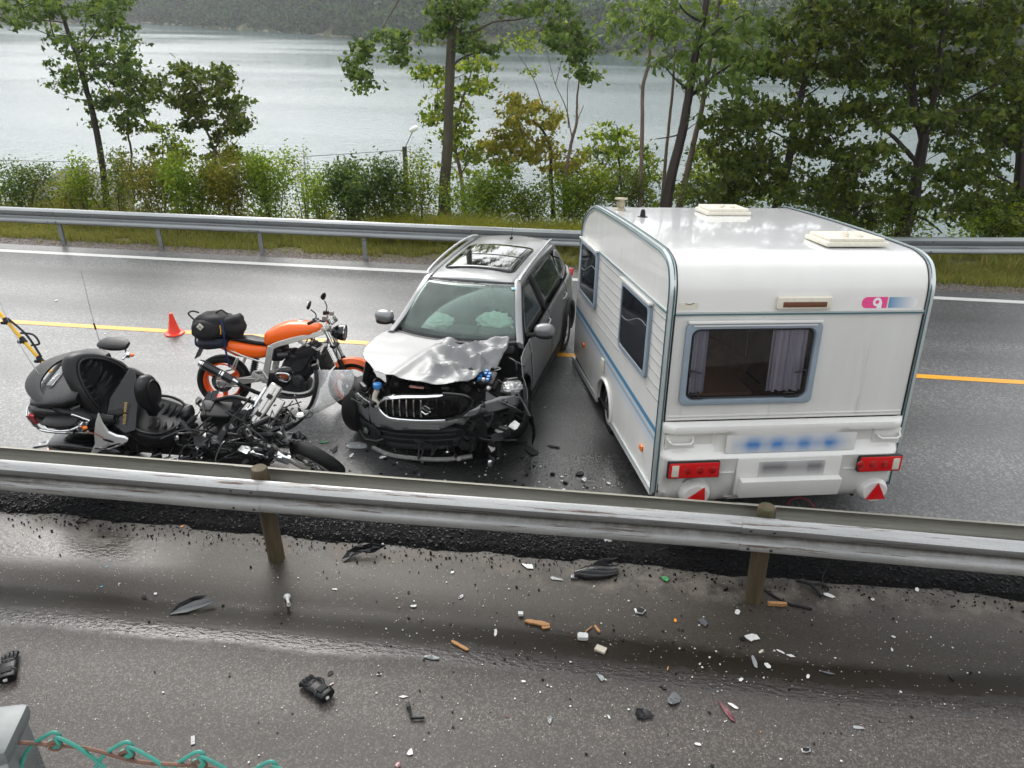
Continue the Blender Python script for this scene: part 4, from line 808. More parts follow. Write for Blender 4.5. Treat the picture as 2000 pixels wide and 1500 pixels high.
# roof, front and floor skins
def skin(name, idx, m, hw=HW-.002, y1=None):
    P = spline([Vector((x, 0, z)) for x, z in [prof[i] for i in idx]], 4); g = G()
    V = []; nY = 2
    for p in P:
        for j in range(nY+1): V.append((p.x, -hw+2*hw*j/nY, p.z))
    F = [(i*(nY+1)+j, (i+1)*(nY+1)+j, (i+1)*(nY+1)+j+1, i*(nY+1)+j+1) for i in range(len(P)-1) for j in range(nY)]
    g.add(V, F); return obj(name, g, m, cv, ang=60)
skin('upper_rear_panel', [4, 5, 6, 7, 8], M['cvgrp']); skin('roof', [8, 9, 10, 11], M['cvroof']); skin('front_wall', [11, 12, 13, 14, 15, 16, 17, 18], M['cvgrp'])
g = G(); g.box((1.95, 0, -.02), (3.84, 2*HW-.06, .04)); obj('floor', g, mat('underfloor_ply', (.03, .028, .025), .8), cv, smooth=False)
# rear wall round the window opening
WX0, WX1, WZ0, WZ1 = -.205, 1.04, .86, 1.625      # y from right to left, z
M['cvtex'] = mat('stucco_white_aluminium', (.63, .625, .60), .38, bump=.9, bscale=230, var=.05, vscale=1.5, stretch=(1, 2.4, .3), dirt=((.52, .505, .46), .60, 2.0))
def rw(name, y0, y1, z0, z1, x=0, m=None):
    g = G(); g.box((x+.010, (y0+y1)/2, (z0+z1)/2), (.02, y1-y0, z1-z0)); return obj(name, g, m or M['cvtex'], cv, smooth=False)
a0, a1 = -HW+.055, HW-.055
rw('rear_wall', a0, WX0+.05, WZ0, WZ1-.03); rw('rear_wall_left', WX1-.05, a1, WZ0, WZ1-.03); rw('rear_wall_top', a0, a1, WZ1-.03, 1.70); rw('rear_wall_base', a0, a1, .70, WZ0)
def yrect(y0, z0, y1, z1, r, x, n=6): return [Vector((x, y1-r+r*cos(t), z1-r+r*sin(t))) for t in np.linspace(0, pi/2, n)]+[Vector((x, y0+r+r*cos(t), z1-r+r*sin(t))) for t in np.linspace(pi/2, pi, n)]+[Vector((x, y0+r+r*cos(t), z0+r+r*sin(t))) for t in np.linspace(pi, 1.5*pi, n)]+[Vector((x, y1-r+r*cos(t), z0+r+r*sin(t))) for t in np.linspace(1.5*pi, 2*pi, n)]
g = G(); g.rings([yrect(WX0, WZ0, WX1, WZ1, .05, -.001), yrect(WX0, WZ0, WX1, WZ1, .05, -.034), yrect(WX0+.012, WZ0+.012, WX1-.012, WZ1-.012, .05, -.040), yrect(WX0+.050, WZ0+.048, WX1-.050, WZ1-.048, .07, -.036), yrect(WX0+.066, WZ0+.060, WX1-.066, WZ1-.060, .07, .022)], caps=False)
wf_ = obj('rear_window', g, M['cvframe'], cv)
g = G(); g.rings([yrect(WX0+.063, WZ0+.057, WX1-.063, WZ1-.057, .07, -.012), yrect(WX0+.063, WZ0+.057, WX1-.063, WZ1-.057, .07, -.008)])
M['rearglass'] = pane0('tinted_acrylic', (.80, .78, .79)); obj('glass', g, M['rearglass'], wf_)
g = G(); ring = yrect(WX0+.072, WZ0+.066, WX1-.072, WZ1-.066, .06, -.016); g.tube(ring, .007, 5, closed=True); obj('seal', g, M['seal'], wf_)
g = G(); g.box((-.03, (WX0+WX1)/2, WZ1+.012), (.05, WX1-WX0-.02, .022), ch=.006); g.box((-.042, (WX0+WX1)/2, WZ1-.018), (.012, WX1-WX0-.12, .01)); obj('rain_strip', g, M['cvgrp'], wf_)
for (y, z, k) in ((.93, 1.18, 1), (-.08, 1.17, -1)):
    g = G(); g.tube([(-.022, y+.04*k, z-.02), (-.03, y+.02*k, z+.01), (-.03, y-.07*k, z-.015)], .007, 6); g.box((-.024, y+.04*k, z-.015), (.02, .02, .07), ch=.004); obj('catch', g, M['seal'], wf_)
for (y, k) in ((.88, 1), (.0, -1)):
    g = G(); g.tube([(-.03, y+.07, WZ0+.10), (-.03, y-.02, WZ0+.105), (-.03, y-.03, WZ0+.075), (-.03, y-.08, WZ0+.072)], .007, 6); g.box((-.026, y, WZ0+.07), (.02, .10, .018), ch=.004); obj('catch', g, M['seal'], wf_)
# curtains
M['curtain'] = mat('sheer_white_curtain', (.80, .82, .92), .9, bump=.5, bscale=60)
for y0, y1, dx in ((.80, .965, .03), (-.13, .20, .035)):
    g = G(); V = []; n = 36
    for i in range(n+1):
        y = y0+(y1-y0)*i/n; f = .016*sin(i*1.25)+.008*sin(i*2.9)
        for z in (WZ0+.09+.01*sin(i*.8), 1.2, WZ1-.05): V.append((dx+.02+f, y+.015*(z-1.2), z))
    g.add(V, [(i*3+j, (i+1)*3+j, (i+1)*3+j+1, i*3+j+1) for i in range(n) for j in range(2)]); obj('curtain', g, M['curtain'], wf_)
# cabin seen through the rear window
M['brownwood'] = mat('dim_brown_cabin_wood', (.26, .15, .10), .6, var=.3, vscale=5, stretch=(1, 5, 1))
g = G(); g.box((1.0, .42, .28), (1.8, 1.5, .5)); g.box((.95, 1.16, 1.2), (1.85, .03, 1.2)); g.box((.95, -.42, 1.2), (1.85, .03, 1.4)); g.box((1.88, .37, 1.2), (.03, 1.52, 1.6)); g.box((.95, .37, 2.0), (1.8, 1.52, .03)); obj('cabin_lining', g, M['brownwood'], cv, smooth=False)
g = G(); g.box((.75, .45, .80), (.75, .55, .03)); obj('table', g, mat('table_top', (.50, .30, .20), .4), cv)
g = G(); g.box((.45, .95, .64), (.8, .30, .16), ch=.03); g.box((.45, -.10, .64), (.8, .34, .16), ch=.03); g.box((1.4, .4, .85), (.16, 1.2, .5), Matrix.Rotation(.5, 3, 'X'), .03); obj('bench_cushion', g, mat('brown_upholstery', (.30, .17, .12), .9, var=.4, vscale=14), cv)
# horizontal moulding above the window, ledges below
g = G(); g.box((-.006, 0, 1.705), (.02, 2*HW-.11, .034)); obj('rear_moulding', g, M['trimsil'], cv, smooth=False)
g = G(); g.box((-.017, 0, 1.700), (.006, 2*HW-.11, .013)); obj('moulding_insert', g, M['trimteal'], cv, smooth=False)
for z in (.745, .715):
    g = G(); g.box((-.004, 0, z), (.014, 2*HW-.13, .010)); obj('ledge', g, M['cvgrp'], cv, smooth=False)
# moulded plastic rear panel: section swept across with recesses
M['grp'] = M['cvgrp']
def section(y):   # returns list of (x,z) outline, proud of the wall (negative x is outward)
    e = max(0, (abs(y)-1.08)/.10); e = min(1, e)
    return e
ny = 96; zs = [(.695, -.015), (.690, -.055), (.670, -.085), (.635, -.095), (.600, -.085), (.585, -.060), (.56, -.050), (.46, -.045), (.40, -.060), (.375, -.100), (.355, -.115), (.335, -.110), (.30, -.095), (.20, -.085), (.12, -.075), (.05, -.065), (.0, -.050), (-.06, -.030), (-.125, .01), (-.165, .06), (-.17, .12)]
V = []
for i in range(ny+1):
    y = -1.165+2.33*i/ny; e = max(0, (abs(y)-1.02)/.145); rnd = 1-e**3
    for k, (z, x) in enumerate(zs):
        xx = .012+(x-.012)*(.25+.75*rnd)
        # grab handle recesses left and right, smooth centre band swells outward
        if .40 < z < .60:
            if .66 < abs(y) < 1.12: xx += .035
            elif abs(y) < .60: xx -= .028*min(1, (.60-abs(y))*8)
        # dent by the left reflector
        d = ((y-.86)/.26)**2+((z-.06)/.13)**2
        if d < 1.6: xx += .055*(max(0, 1-d/1.6))**.7*(1+.5*sin(y*31)+.3*sin(z*60))
        zz = z+(.012*sin(y*9) if z < -.05 and y > .55 else 0)+(.05*e*e if z < -.05 else 0)
        if z < .0: zz -= -.03*max(0, abs(y)-.9)/.2
        V.append((xx, y, zz))
K = len(zs); F = [(i*K+k, (i+1)*K+k, (i+1)*K+k+1, i*K+k+1) for i in range(ny) for k in range(K-1)]
g = G(); g.add(V, F); rp = obj('rear_lower_panel', g, M['grp'], cv, ang=40)
# number plate box
g = G(); g.box((-.105, -.06, .165), (.035, 1.02, .38), ch=.015); obj('plate_recess', g, M['grp'], cv)
g = G(); g.box((-.150, -.07, .065), (.075, .98, .185), Matrix.Rotation(RD(-10), 3, 'Y'), .012); obj('plate_shelf', g, M['grp'], cv)
def smear(name, axis_scale, cols, base, rough=.35, ysc=9.0, thr=(.42, .62), off=(0, 0, 0), zc=0, zh=.1, yc=0, yh=.5):
    m, N, L, b = node_mat(name); tc = N.new('ShaderNodeTexCoord'); V = tc.outputs['Object']; sx = N.new('ShaderNodeSeparateXYZ'); L.new(V, sx.inputs[0])
    w = mth(N, L, 'SINE', mth(N, L, 'MULTIPLY', mth(N, L, 'ADD', sx.outputs[1], off[1]), ysc)); n_ = noise_node(N, L, V, 6, 2)
    f = rng(N, L, mth(N, L, 'ADD', mth(N, L, 'MULTIPLY', w, .35), n_), thr[0], thr[1], .55, 1)
    fz = rng(N, L, mth(N, L, 'ABSOLUTE', mth(N, L, 'SUBTRACT', sx.outputs[2], zc)), 0, zh, 1, 0); fy = rng(N, L, mth(N, L, 'ABSOLUTE', mth(N, L, 'SUBTRACT', sx.outputs[1], yc)), yh*.75, yh, 1, 0)
    c = mixc(N, L, mth(N, L, 'MULTIPLY', f, mth(N, L, 'MULTIPLY', fz, fy)), base, cols); L.new(c, b.inputs['Base Color']); b.inputs['Roughness'].default_value = rough; return m
g = G(); g.box((-.128, -.08, .235), (.012, .64, .17), ch=.004); obj('number_plate', g, smear('smudged_grey_plate', 1, (.16, .15, .155), (.52, .51, .51), yc=-.08, yh=.36, zc=.26, zh=.10, ysc=14), cv)
g = G(); V = []
for i in range(41):
    y = -.69+1.26*i/40
    for z in (.395, .43, .47, .51, .545, .575): V.append((-.086-.004*0+(.0 if z > .42 else -.0), y, z))
g.add(V, [(i*6+k, (i+1)*6+k, (i+1)*6+k+1, i*6+k+1) for i in range(40) for k in range(5)]); obj('smeared_lettering', g, smear('washed_out_blue_lettering', 1, (.04, .19, .48), (.68, .67, .64), yc=-.06, yh=.60, zc=.475, zh=.12, ysc=25, thr=(.25, .75)), cv)
# grab handles
for y in (.99, -1.03):
    g = G(); k = 1 if y > 0 else -1
    g.box((-.018, y+.0, .50), (.03, .28, .16), ch=.012); g.tube([(-.03, y+.12, .535), (-.075, y+.105, .515), (-.078, y+.08, .495), (-.078, y-.08, .495), (-.075, y-.105, .515), (-.03, y-.12, .535)], .012, 8); obj('grab_handle', g, M['grp'], cv)
# tail lamps
for y0, y1, k in ((.625, 1.115, 1), (-1.225+.06, -.775+.04, -1)):
    yc = (y0+y1)/2; g = G(); g.box((-.118, yc, .262), (.05, y1-y0, .165), ch=.012); tl = obj('tail_lamp', g, M['seal'], cv)
    g = G(); g.box((-.134, yc, .262), (.035, y1-y0-.014, .15), ch=.012); obj('lens', g, M['red'], tl)
    for j in range(3):
        yy = y1-.185-j*.115 if k > 0 else y0+.185+j*.115
        g = G(); g.lathe([(0, .010), (.02, .008), (.036, .002), (.040, -.004)], (-.150, yy, .262), (-1, 0, 0), 16); obj('lamp_bowl', g, mat('deep_red_bowl', (.35, .004, .004), .1, coat=1), tl)
    yy = y1-.065 if k > 0 else y0+.065
    g = G(); g.box((-.150, yy, .262), (.016, .066, .115), ch=.02); obj('reversing_lens', g, M['cream'], tl)
# warning triangles
def tri(yc, zc, ang, xo):
    g = G(); R = Matrix.Rotation(ang, 3, 'X'); P = [R@Vector((0, 0, .10)), R@Vector((0, .098, -.07)), R@Vector((0, -.098, -.07))]
    c = Vector((xo, yc, zc)); q = [c+p for p in P]; q2 = [p+Vector((-.012, 0, 0)) for p in q]; g.rings([q, q2]); t = obj('warning_triangle', g, M['red'], cv, smooth=False)
    return t
g = G(); R3 = []
for s_, xo in ((.92, .0), (.78, -.075), (.66, -.095)):
    R3.append([Vector((xo-.02, -.985+s_*.175*cos(t)*(1.4 if cos(t) > 0 and 0 else 1)+.04*(1-s_), -.055+s_*.15*sin(t))) for t in np.linspace(0, 2*pi, 18)[:-1]])
g.rings(R3, caps=True); obj('reflector_boss', g, M['grp'], cv); tri(-.985, -.055, 0, -.120)
g = G(); g.rings([[p+Vector((.0, 1.78, .03)) for p in r] for r in R3]); obj('reflector_boss', g, M['grp'], cv); tri(.80, -.035, RD(-96), -.120)
g = G(); g.box((-.118, .855, -.05), (.014, .012, .16), Matrix.Rotation(RD(28), 3, 'X')); obj('torn_reflector_edge', g, M['trimsil'], cv)
for z in (.185, .185): pass
for y0, y1, z in ((.46, .60, .20), (-.76, -.62, .20), (-.45, .50, -.085), (-.40, .46, -.115)):
    g = G(); g.box((-.092 if z > 0 else (-.030 if z > -.1 else -.012), (y0+y1)/2, z), (.012, y1-y0, .008), ch=.002); obj('moulded_rib', g, M['grp'], cv)
# high marker lamp, sticker, maker's mark
g = G(); g.box((-.018, 0, 1.80), (.045, .50, .115), ch=.028); ml = obj('marker_lamp', g, M['cream'], cv)
g = G(); g.box((-.042, 0, 1.79), (.012, .40, .048), ch=.02); obj('lens', g, mat('brown_marker_lens', (.12, .045, .02), .2, coat=.5), ml)
g = G(); g.box((-.001, 1.035, 1.775), (.004, .17, .055)); obj('sticker', g, M['cream'], cv)
g = G(); g.tube([(-.005, 1.065, 1.797), (-.005, 1.03, 1.789), (-.005, .985, 1.800)], .003, 4); obj('sticker_mark', g, M['seal'], cv)
def flat(pts, m, name, x, par=None): g = G(); g.add([(x, y, z) for y, z in pts], [tuple(range(len(pts)))]); return obj(name, g, m, par or cv, smooth=False)
pink = mat('pink_print', (.75, .07, .25), .35); wht = mat('white_print', (.8, .8, .8), .35)
mk = flat([(-.565, 1.74), (-.785, 1.74), (-.785, 1.842), (-.70, 1.842), (-.62, 1.842)]+[(-.60+.0, 1.842)]+[(-.59+.045*cos(t), 1.791+.051*sin(t)) for t in np.linspace(pi/2, -pi/2, 8)][::1], pink, 'pink_mark', -.001)
mk = flat([(-.60+.05*cos(t)*1, 1.791+.051*sin(t)) for t in np.linspace(0, 2*pi, 20)[:-1]], pink, 'pink_mark_end', -.0012)
flat([(-.688+.040*cos(t), 1.797+.040*sin(t)) for t in np.linspace(0, 2*pi, 20)[:-1]], wht, 'mark_ring', -.0030)
flat([(-.688+.018*cos(t), 1.797+.018*sin(t)) for t in np.linspace(0, 2*pi, 16)[:-1]], pink, 'mark_centre', -.0045)
flat([(-.688, 1.74), (-.735, 1.74), (-.735, 1.80), (-.715, 1.80)], wht, 'mark_tail', -.0028)
m, N, L, b = node_mat('fading_blue_print'); tc = N.new('ShaderNodeTexCoord'); sx = N.new('ShaderNodeSeparateXYZ'); L.new(tc.outputs['Object'], sx.inputs[0]); L.new(mixc(N, L, rng(N, L, sx.outputs[1], -.80, -1.06, 0, 1), (.10, .25, .42), (.72, .71, .69)), b.inputs['Base Color']); b.inputs['Roughness'].default_value = .35
flat([(-.80, 1.742), (-1.03, 1.742)]+[(-1.03+.048*sin(-t)*1, 1.790+.048*-cos(t)) for t in np.linspace(0, pi, 8)]+[(-1.03, 1.840), (-.80, 1.840)], m, 'blue_band', -.0015)
# roof furniture
def hatch(x, y, w, l):
    g = G(); g.box((x, y, 2.232), (l, w, .045), ch=.018); h = obj('roof_hatch', g, M['cream'], cv)
    g = G(); g.box((x, y, 2.268), (l*.9, w*.9, .035), ch=.016); obj('hatch_lid', g, M['cream'], h)
    for dx, dy in ((-.05, .07), (-.05, -.07), (.07, .0)):
        g = G(); g.ell((x+dx-.05, y+dy, 2.286), (.055, .028, .016)); obj('lid_boss', g, mat('cream_plastic_boss', (.45, .40, .31), .4), h)
hatch(2.42, -.14, .52, .42); hatch(.60, -.64, .60, .44)
g = G(); g.lathe([(0, .14), (.075, .135), (.078, .12), (.04, .115), (.038, .03), (.055, .012), (.06, 0)], (2.65, 1.0, 2.205), (0, 0, 1), 20); g.lathe([(.05, .10), (.052, .05)], (2.65, 1.0, 2.205), (0, 0, 1), 16); obj('chimney', g, mat('dull_brass_cap', (.32, .28, .19), .4, .6), cv)
g = G(); g.lathe([(0, .085), (.018, .083), (.026, .06), (.03, .01), (.055, .006), (.06, 0)], (2.1, .89, 2.208), (0, 0, 1), 16); obj('aerial_base', g, M['black'], cv)
# wheel and chassis
def road_wheel(parent, c, r, w, rim_r, m_rim, spokes=0, side=1, name='wheel', rot=None, dark=False):
    q = rot or Matrix()
    root = bpy.data.objects.new(name, None); root.empty_display_size = .1; COL.objects.link(root); root.parent = parent; root.location = c
    if rot: root.rotation_euler = rot.to_euler()
    g = G(); P = [(rim_r, -w*.40), (rim_r+.02, -w*.48), (r*.86, -w*.5), (r*.96, -w*.44), (r, -w*.30), (r, w*.30), (r*.96, w*.44), (r*.86, w*.5), (rim_r+.02, w*.48), (rim_r, w*.40), (rim_r-.02, w*.3), (rim_r-.02, -w*.3), (rim_r, -w*.40)]
    g.lathe(P, (0, 0, 0), (0, side, 0), 40); obj('tyre', g, M['rubber'], root, ang=50)
    g = G(); g.lathe([(rim_r+.004, w*.42), (rim_r-.012, w*.40), (rim_r-.02, w*.2), (rim_r-.03, -w*.3)], (0, 0, 0), (0, side, 0), 36)
    if spokes:
        for k in range(spokes):
            a = 2*pi*k/spokes; d = Vector((cos(a), 0, sin(a))); t = Vector((-sin(a), 0, cos(a)))
            for sg in (-1, 1): g.tube([d*.04+t*.012*sg+Vector((0, side*w*.30, 0)), d*rim_r*.6+t*.028*sg+Vector((0, side*w*.34, 0)), d*(rim_r-.01)+t*.05*sg+Vector((0, side*w*.38, 0))], .013, 6)
        g.lathe([(0, w*.36), (.05, w*.34), (.06, w*.2)], (0, 0, 0), (0, side, 0), 18)
    else:
        g.lathe([(0, w*.34), (.05, w*.34), (.06, w*.22), (rim_r*.6, w*.28), (rim_r*.8, w*.16), (rim_r-.02, w*.18)], (0, 0, 0), (0, side, 0), 24)
    obj('rim', g, m_rim, root)
    if spokes: g = G(); g.lathe([(0, 0), (.13, 0)], (0, side*.01, 0), (0, side, 0), 24); obj('brake_disc', g, M['darkmetal'], root)
    return root
M['steelrim'] = mat('steel_rim', (.40, .40, .38), .4, .5, var=.2, vscale=20)
road_wheel(cv, (1.99, 1.07, -.02), .30, .18, .185, M['steelrim'], 0, 1); road_wheel(cv, (1.99, -1.07, -.02), .30, .18, .185, M['steelrim'], 0, -1)
g = G()
for y in (.45, -.45): g.box((2.0, y, -.10), (3.6, .05, .12))
g.box((1.99, 0, -.08), (.06, 2.0, .06)); obj('chassis', g, M['darkmetal'], cv, smooth=False)
g = G(); g.box((.25, -.98, -.22), (.03, .025, .14)); obj('corner_steady', g, M['black'], cv)
g = G(); g.tube([(3.8, .4, -.05), (4.5, .12, -.10), (4.75, 0, -.10)], .035, 8); g.tube([(3.8, -.4, -.05), (4.5, -.12, -.10), (4.75, 0, -.10)], .035, 8); obj('drawbar', g, M['galv'], cv)
g = G(); P = [at(1535, 990, .02), at(1548, 974, .10), at(1575, 975, .10), at(1592, 994, .02), at(1598, 1010, .01)]; g.tube(P, .008, 6, sm=5); tag(obj('red_cable', g, mat('dark_red_cable', (.30, .02, .03), .45)), 'loop of dark red cable on the road under the back of the caravan', 'cable')
# ================================================================== CRASHED CAR
CARM = Matrix.Translation((-1.37, 9.06, .0))@Matrix.Rotation(RD(-98.5), 4, 'Z')@Matrix.Rotation(RD(-1.0), 4, 'Y')@Matrix.Rotation(RD(1.6), 4, 'X')
car = thing('car', 'silver grey crossover car with crushed bonnet and smashed front left corner, facing the camera', 'car')
car.matrix_world = CARM
car.location = CARM.to_translation(); car.rotation_euler = CARM.to_euler()
def pane(name, tint, fac=1.0, film=0.0, filmcol=(.45, .5, .48)):
    m = bpy.data.materials.new(name); m.use_nodes = True; nt = m.node_tree; N = nt.nodes; L = nt.links; N.clear(); o = N.new('ShaderNodeOutputMaterial')
    t = N.new('ShaderNodeBsdfTransparent'); t.inputs[0].default_value = (*tint, 1); g = N.new('ShaderNodeBsdfGlossy'); g.inputs['Roughness'].default_value = .03; fr = N.new('ShaderNodeFresnel'); fr.inputs[0].default_value = 1.52
    f = mth(N, L, 'MULTIPLY', fr.outputs[0], fac); a = N.new('ShaderNodeMixShader'); L.new(f, a.inputs[0]); L.new(t.outputs[0], a.inputs[1]); L.new(g.outputs[0], a.inputs[2]); out = a
    if film:
        d = N.new('ShaderNodeBsdfDiffuse'); d.inputs[0].default_value = (*filmcol, 1); b2 = N.new('ShaderNodeMixShader'); tc = N.new('ShaderNodeTexCoord'); nn = noise_node(N, L, tc.outputs['Object'], 6, 6, .7, (1, 1, .4)); L.new(rng(N, L, nn, .3, .7, film*.5, film*1.5), b2.inputs[0]); L.new(a.outputs[0], b2.inputs[1]); L.new(d.outputs[0], b2.inputs[2]); out = b2
    L.new(out.outputs[0], o.inputs[0]); return m
M['glass'] = pane('green_tinted_glass', (.80, .93, .87), 1.15, .11, (.42, .50, .46))
M['sideglass2'] = mat('privacy_glass', (.035, .045, .045), .03, coat=.8)
M['doorglass'] = pane('door_glass', (.50, .62, .57), 1.4, .05)
M['roofglass'] = mat('dark_sunroof_glass', (.006, .007, .008), .03, coat=1)
M['clad'] = mat('charcoal_cladding_plastic', (.018, .018, .020), .45, bump=.3, bscale=250, drops=.2, spec=.35)
M['gap'] = mat('shut_line', (.006, .006, .006), .7)
M['satin'] = mat('satin_silver_rail', (.62, .63, .64), .25, .7)
def yw(x):   # half width in plan
    return .885-(.10*max(0, (x-1.35)/.7)**2)-(.13*max(0, (-1.45-x)/.65)**2)
def ys(x, z):
    w = yw(x)
    if z < .32: d = -.05*((.32-z)/.2)
    elif z < .72: d = .012*sin((z-.32)/.4*pi)
    elif z < 1.0: d = -.035*((z-.72)/.28)**1.5+.010*math.exp(-((z-.86)/.03)**2)
    else: d = -.035-.030*min(1, (z-1.0)/.05)-(z-1.0)*.46-.10*max(0, (-1.3-x))*(z-1.0)
    return w+d
def side(a, b, o=0): return Vector((a, ys(a, b)+o, b))
belt = lambda x: 1.005+.045*max(0, min(1, (.9-x)/2.6))          # rises to the rear
cant = lambda x: 1.485-.030*((x+.45)/1.0)**2 if x > -.9 else 1.479-.055*((-.9-x)/.9)**1.6
def dbl(fn):   # both sides
    for s in (1, -1): fn(s)
def spanel(name, poly, m, s, th=.012, step=.07, o=0, label=None, par=None):
    g = G(); g.plate(poly, lambda a, b: (lambda v: Vector((v.x, s*v.y, v.z)))(side(a, b, o)), 0, step)
    ob = obj(name, g, m, par or car, ang=40)
    md = ob.modifiers.new('s', 'SOLIDIFY'); md.thickness = th; md.offset = 0
    if label: ob['label'] = label
    return ob
def arcp(cx, cz, r, a0, a1, n=14): return [(cx+r*cos(a), cz+r*sin(a)) for a in np.linspace(a0, a1, n)]
RX, FX, WR = -1.30, 1.30, .335
for s in (1, -1):
    # front door, rear door, rear quarter, sill cladding
    fd = spanel('front_door', [(.86, .34), (.86, 1.00), (.70, belt(.7)-.01), (-.16, belt(-.16)-.01), (-.17, .34)], M['silver'], s)
    spanel('front_door_skirt', [(.86, .24), (.86, .345), (-.17, .345), (-.17, .24)], M['clad'], s, o=.010, par=fd, name_='x') if 0 else None
    rd = spanel('rear_door', [(-.18, .34), (-.17, belt(-.17)-.01), (-1.28, belt(-1.28)-.01), (-1.20, .86), (-.99, .64), (-.93, .34)], M['silver'], s)
    rq = spanel('rear_quarter', [(-1.29, belt(-1.29)-.01), (-1.98, 1.06), (-2.06, .95), (-2.10, .62), (-1.80, .50)]+arcp(RX, .34, .40, RD(22), RD(150))[::1][::1][::-1][::-1][0:0]+[(RX-.42*cos(RD(20)), .34+.42*sin(RD(20)))]+[(RX+.42*cos(a), .34+.42*sin(a)) for a in np.linspace(RD(158), RD(52), 9)]+[(-1.00, .67), (-1.21, .87)], M['silver'], s)
    g = G(); P = [side(RX+.385*cos(a), .34+.385*sin(a), .008) for a in np.linspace(RD(-20), RD(200), 18)]; g.tube([Vector((p.x, s*p.y, p.z)) for p in P], .040, 8); obj('wheel_arch_cladding', g, M['clad'], car)
    spanel('sill_cladding', [(.90, .17), (.88, .335), (-.90, .335), (-.92, .17)], M['clad'], s, o=.012)
    for xg in (.865, -.175):
        g = G(); P = [side(xg, z, .003) for z in np.linspace(.34, belt(xg)-.02, 10)]; g.tube([Vector((p.x, s*p.y, p.z)) for p in P], .005, 4); obj('shut_line', g, M['gap'], car)
    g = G(); P = [side(x, z, .003) for x, z in ((-.93, .34), (-.99, .62), (-1.10, .76), (-1.20, .86), (-1.275, .98))]; g.tube([Vector((p.x, s*p.y, p.z)) for p in P], .005, 4); obj('shut_line', g, M['gap'], car)
    g = G(); P = [side(x, belt(x)-.002, .012) for x in np.linspace(.78, -1.62, 16)]; g.tube([Vector((p.x, s*p.y, p.z)) for p in P], .008, 6); obj('window_sill_strip', g, M['gap'], car)
    for par_, xh in ((fd, -.02), (rd, -1.05)):
        g = G(); P = [side(xh+dx, .885+.01*k, o) for k, (dx, o) in enumerate(((.11, .005), (.08, .035), (-.05, .038), (-.09, .005)))]; g.tube([Vector((p.x, s*p.y, p.z)) for p in P], .014, 8, sm=4); obj('handle', g, M['silver'], par_)
    # side glass
    def wpoly(x0, x1, fr=None, n=6):
        top = [(x, cant(x)-.045) for x in np.linspace(x1, x0, n)]; return [(x0, belt(x0)+.008), (x1, belt(x1)+.008)]+top
    spanel('front_door_glass', [(.82, belt(.82)+.010), (-.12, belt(-.12)+.010)]+[(x, cant(x)-.045) for x in np.linspace(-.12, .22, 5)]+[(.50, 1.25)], M['doorglass'], s, .004, .08, o=-.012)
    spanel('rear_door_glass', [(-.21, belt(-.21)+.010), (-1.20, belt(-1.2)+.012), (-1.32, 1.15)]+[(x, cant(x)-.045) for x in np.linspace(-1.30, -.21, 6)], M['sideglass2'], s, .004, .08, o=-.012)
    spanel('quarter_glass', [(-1.26, belt(-1.26)+.014), (-1.72, 1.13), (-1.66, 1.24), (-1.38, 1.335)], M['sideglass2'], s, .004, .08, o=-.012)
    spanel('middle_pillar', [(-.11, belt(-.11)), (-.22, belt(-.22)), (-.22, cant(-.22)-.03), (-.11, cant(-.11)-.03)], M['gap'], s, .012, .1, o=-.006)
    # cant rail, A pillar, C/D pillar
    top = [side(x, cant(x), .0) for x in np.linspace(.28, -1.62, 14)]
    P = [side(1.02, 1.0, -.03), side(.80, 1.12, -.015), side(.55, 1.29, -.008)]+top+[side(-1.80, 1.30, -.02), side(-1.92, 1.12, -.02)]
    g = G(); R = []
    for i, p in enumerate(P):
        R.append([Vector((p.x, s*(p.y+dy), p.z+dz)) for dy, dz in ((.008, -.045), (.016, -.020), (.006, .012), (-.035, .034), (-.07, .030), (-.05, -.03))])
    g.rings(R); obj('roof_side_rail', g, M['silver'], car)
    g = G(); P = [(.24, .585, 1.50), (.15, .592, 1.535), (-.3, .598, 1.563), (-1.0, .590, 1.565), (-1.5, .565, 1.53), (-1.70, .552, 1.49)]; g.tube([(x, s*y, z) for x, y, z in P], .017, 8, sm=4); obj('roof_rail', g, M['satin'], car)
    g = G(); P = [side(x, cant(x)-.045, .006) for x in np.linspace(.26, -1.38, 12)]; g.tube([Vector((p.x, s*p.y, p.z)) for p in P], .007, 6); obj('window_top_strip', g, M['gap'], car)
    spanel('rear_pillar', [(-1.34, belt(-1.34)), (-1.97, 1.06), (-1.90, 1.22), (-1.72, 1.36), (-1.55, 1.40), (-1.34, 1.34), (-1.66, 1.25), (-1.74, 1.12), (-1.40, 1.06)][:5]+[(-1.40, 1.35), (-1.68, 1.25), (-1.75, 1.12), (-1.34, belt(-1.34)+.01)], M['silver'], s, .01, .12, o=-.012)
    g = G(); g.ell((-2.02, s*.73, .93), (.10, .075, .065), Matrix.Rotation(s*-.35, 3, 'Z'), e=.7); obj('tail_lamp', g, M['red'], car)
    # door mirror
    mr = bpy.data.objects.new('door_mirror', None); COL.objects.link(mr); mr.parent = car
    g = G(); g.ell((.70, s*1.00, 1.075), (.085, .125, .082), Matrix.Rotation(s*.22, 3, 'Z'), e=.85, n=20, m=14); obj('mirror_shell', g, M['silver'], mr)
    g = G(); g.ell((.715, s*1.00, 1.02), (.07, .105, .035), None, e=.8); g.tube([(.76, s*.80, 1.02), (.73, s*.87, 1.02), (.71, s*.93, 1.025)], .026, 8); obj('mirror_foot', g, M['gap'], mr)
    g = G(); g.box((.635, s*1.0, 1.07), (.006, .17, .11), ch=.003); obj('mirror_glass', g, M['chrome'], mr)
    g = G(); g.tube([(.772, s*.93, 1.045), (.775, s*1.02, 1.040), (.745, s*1.10, 1.050)], .006, 5); obj('indicator_strip', g, M['clear'], mr)
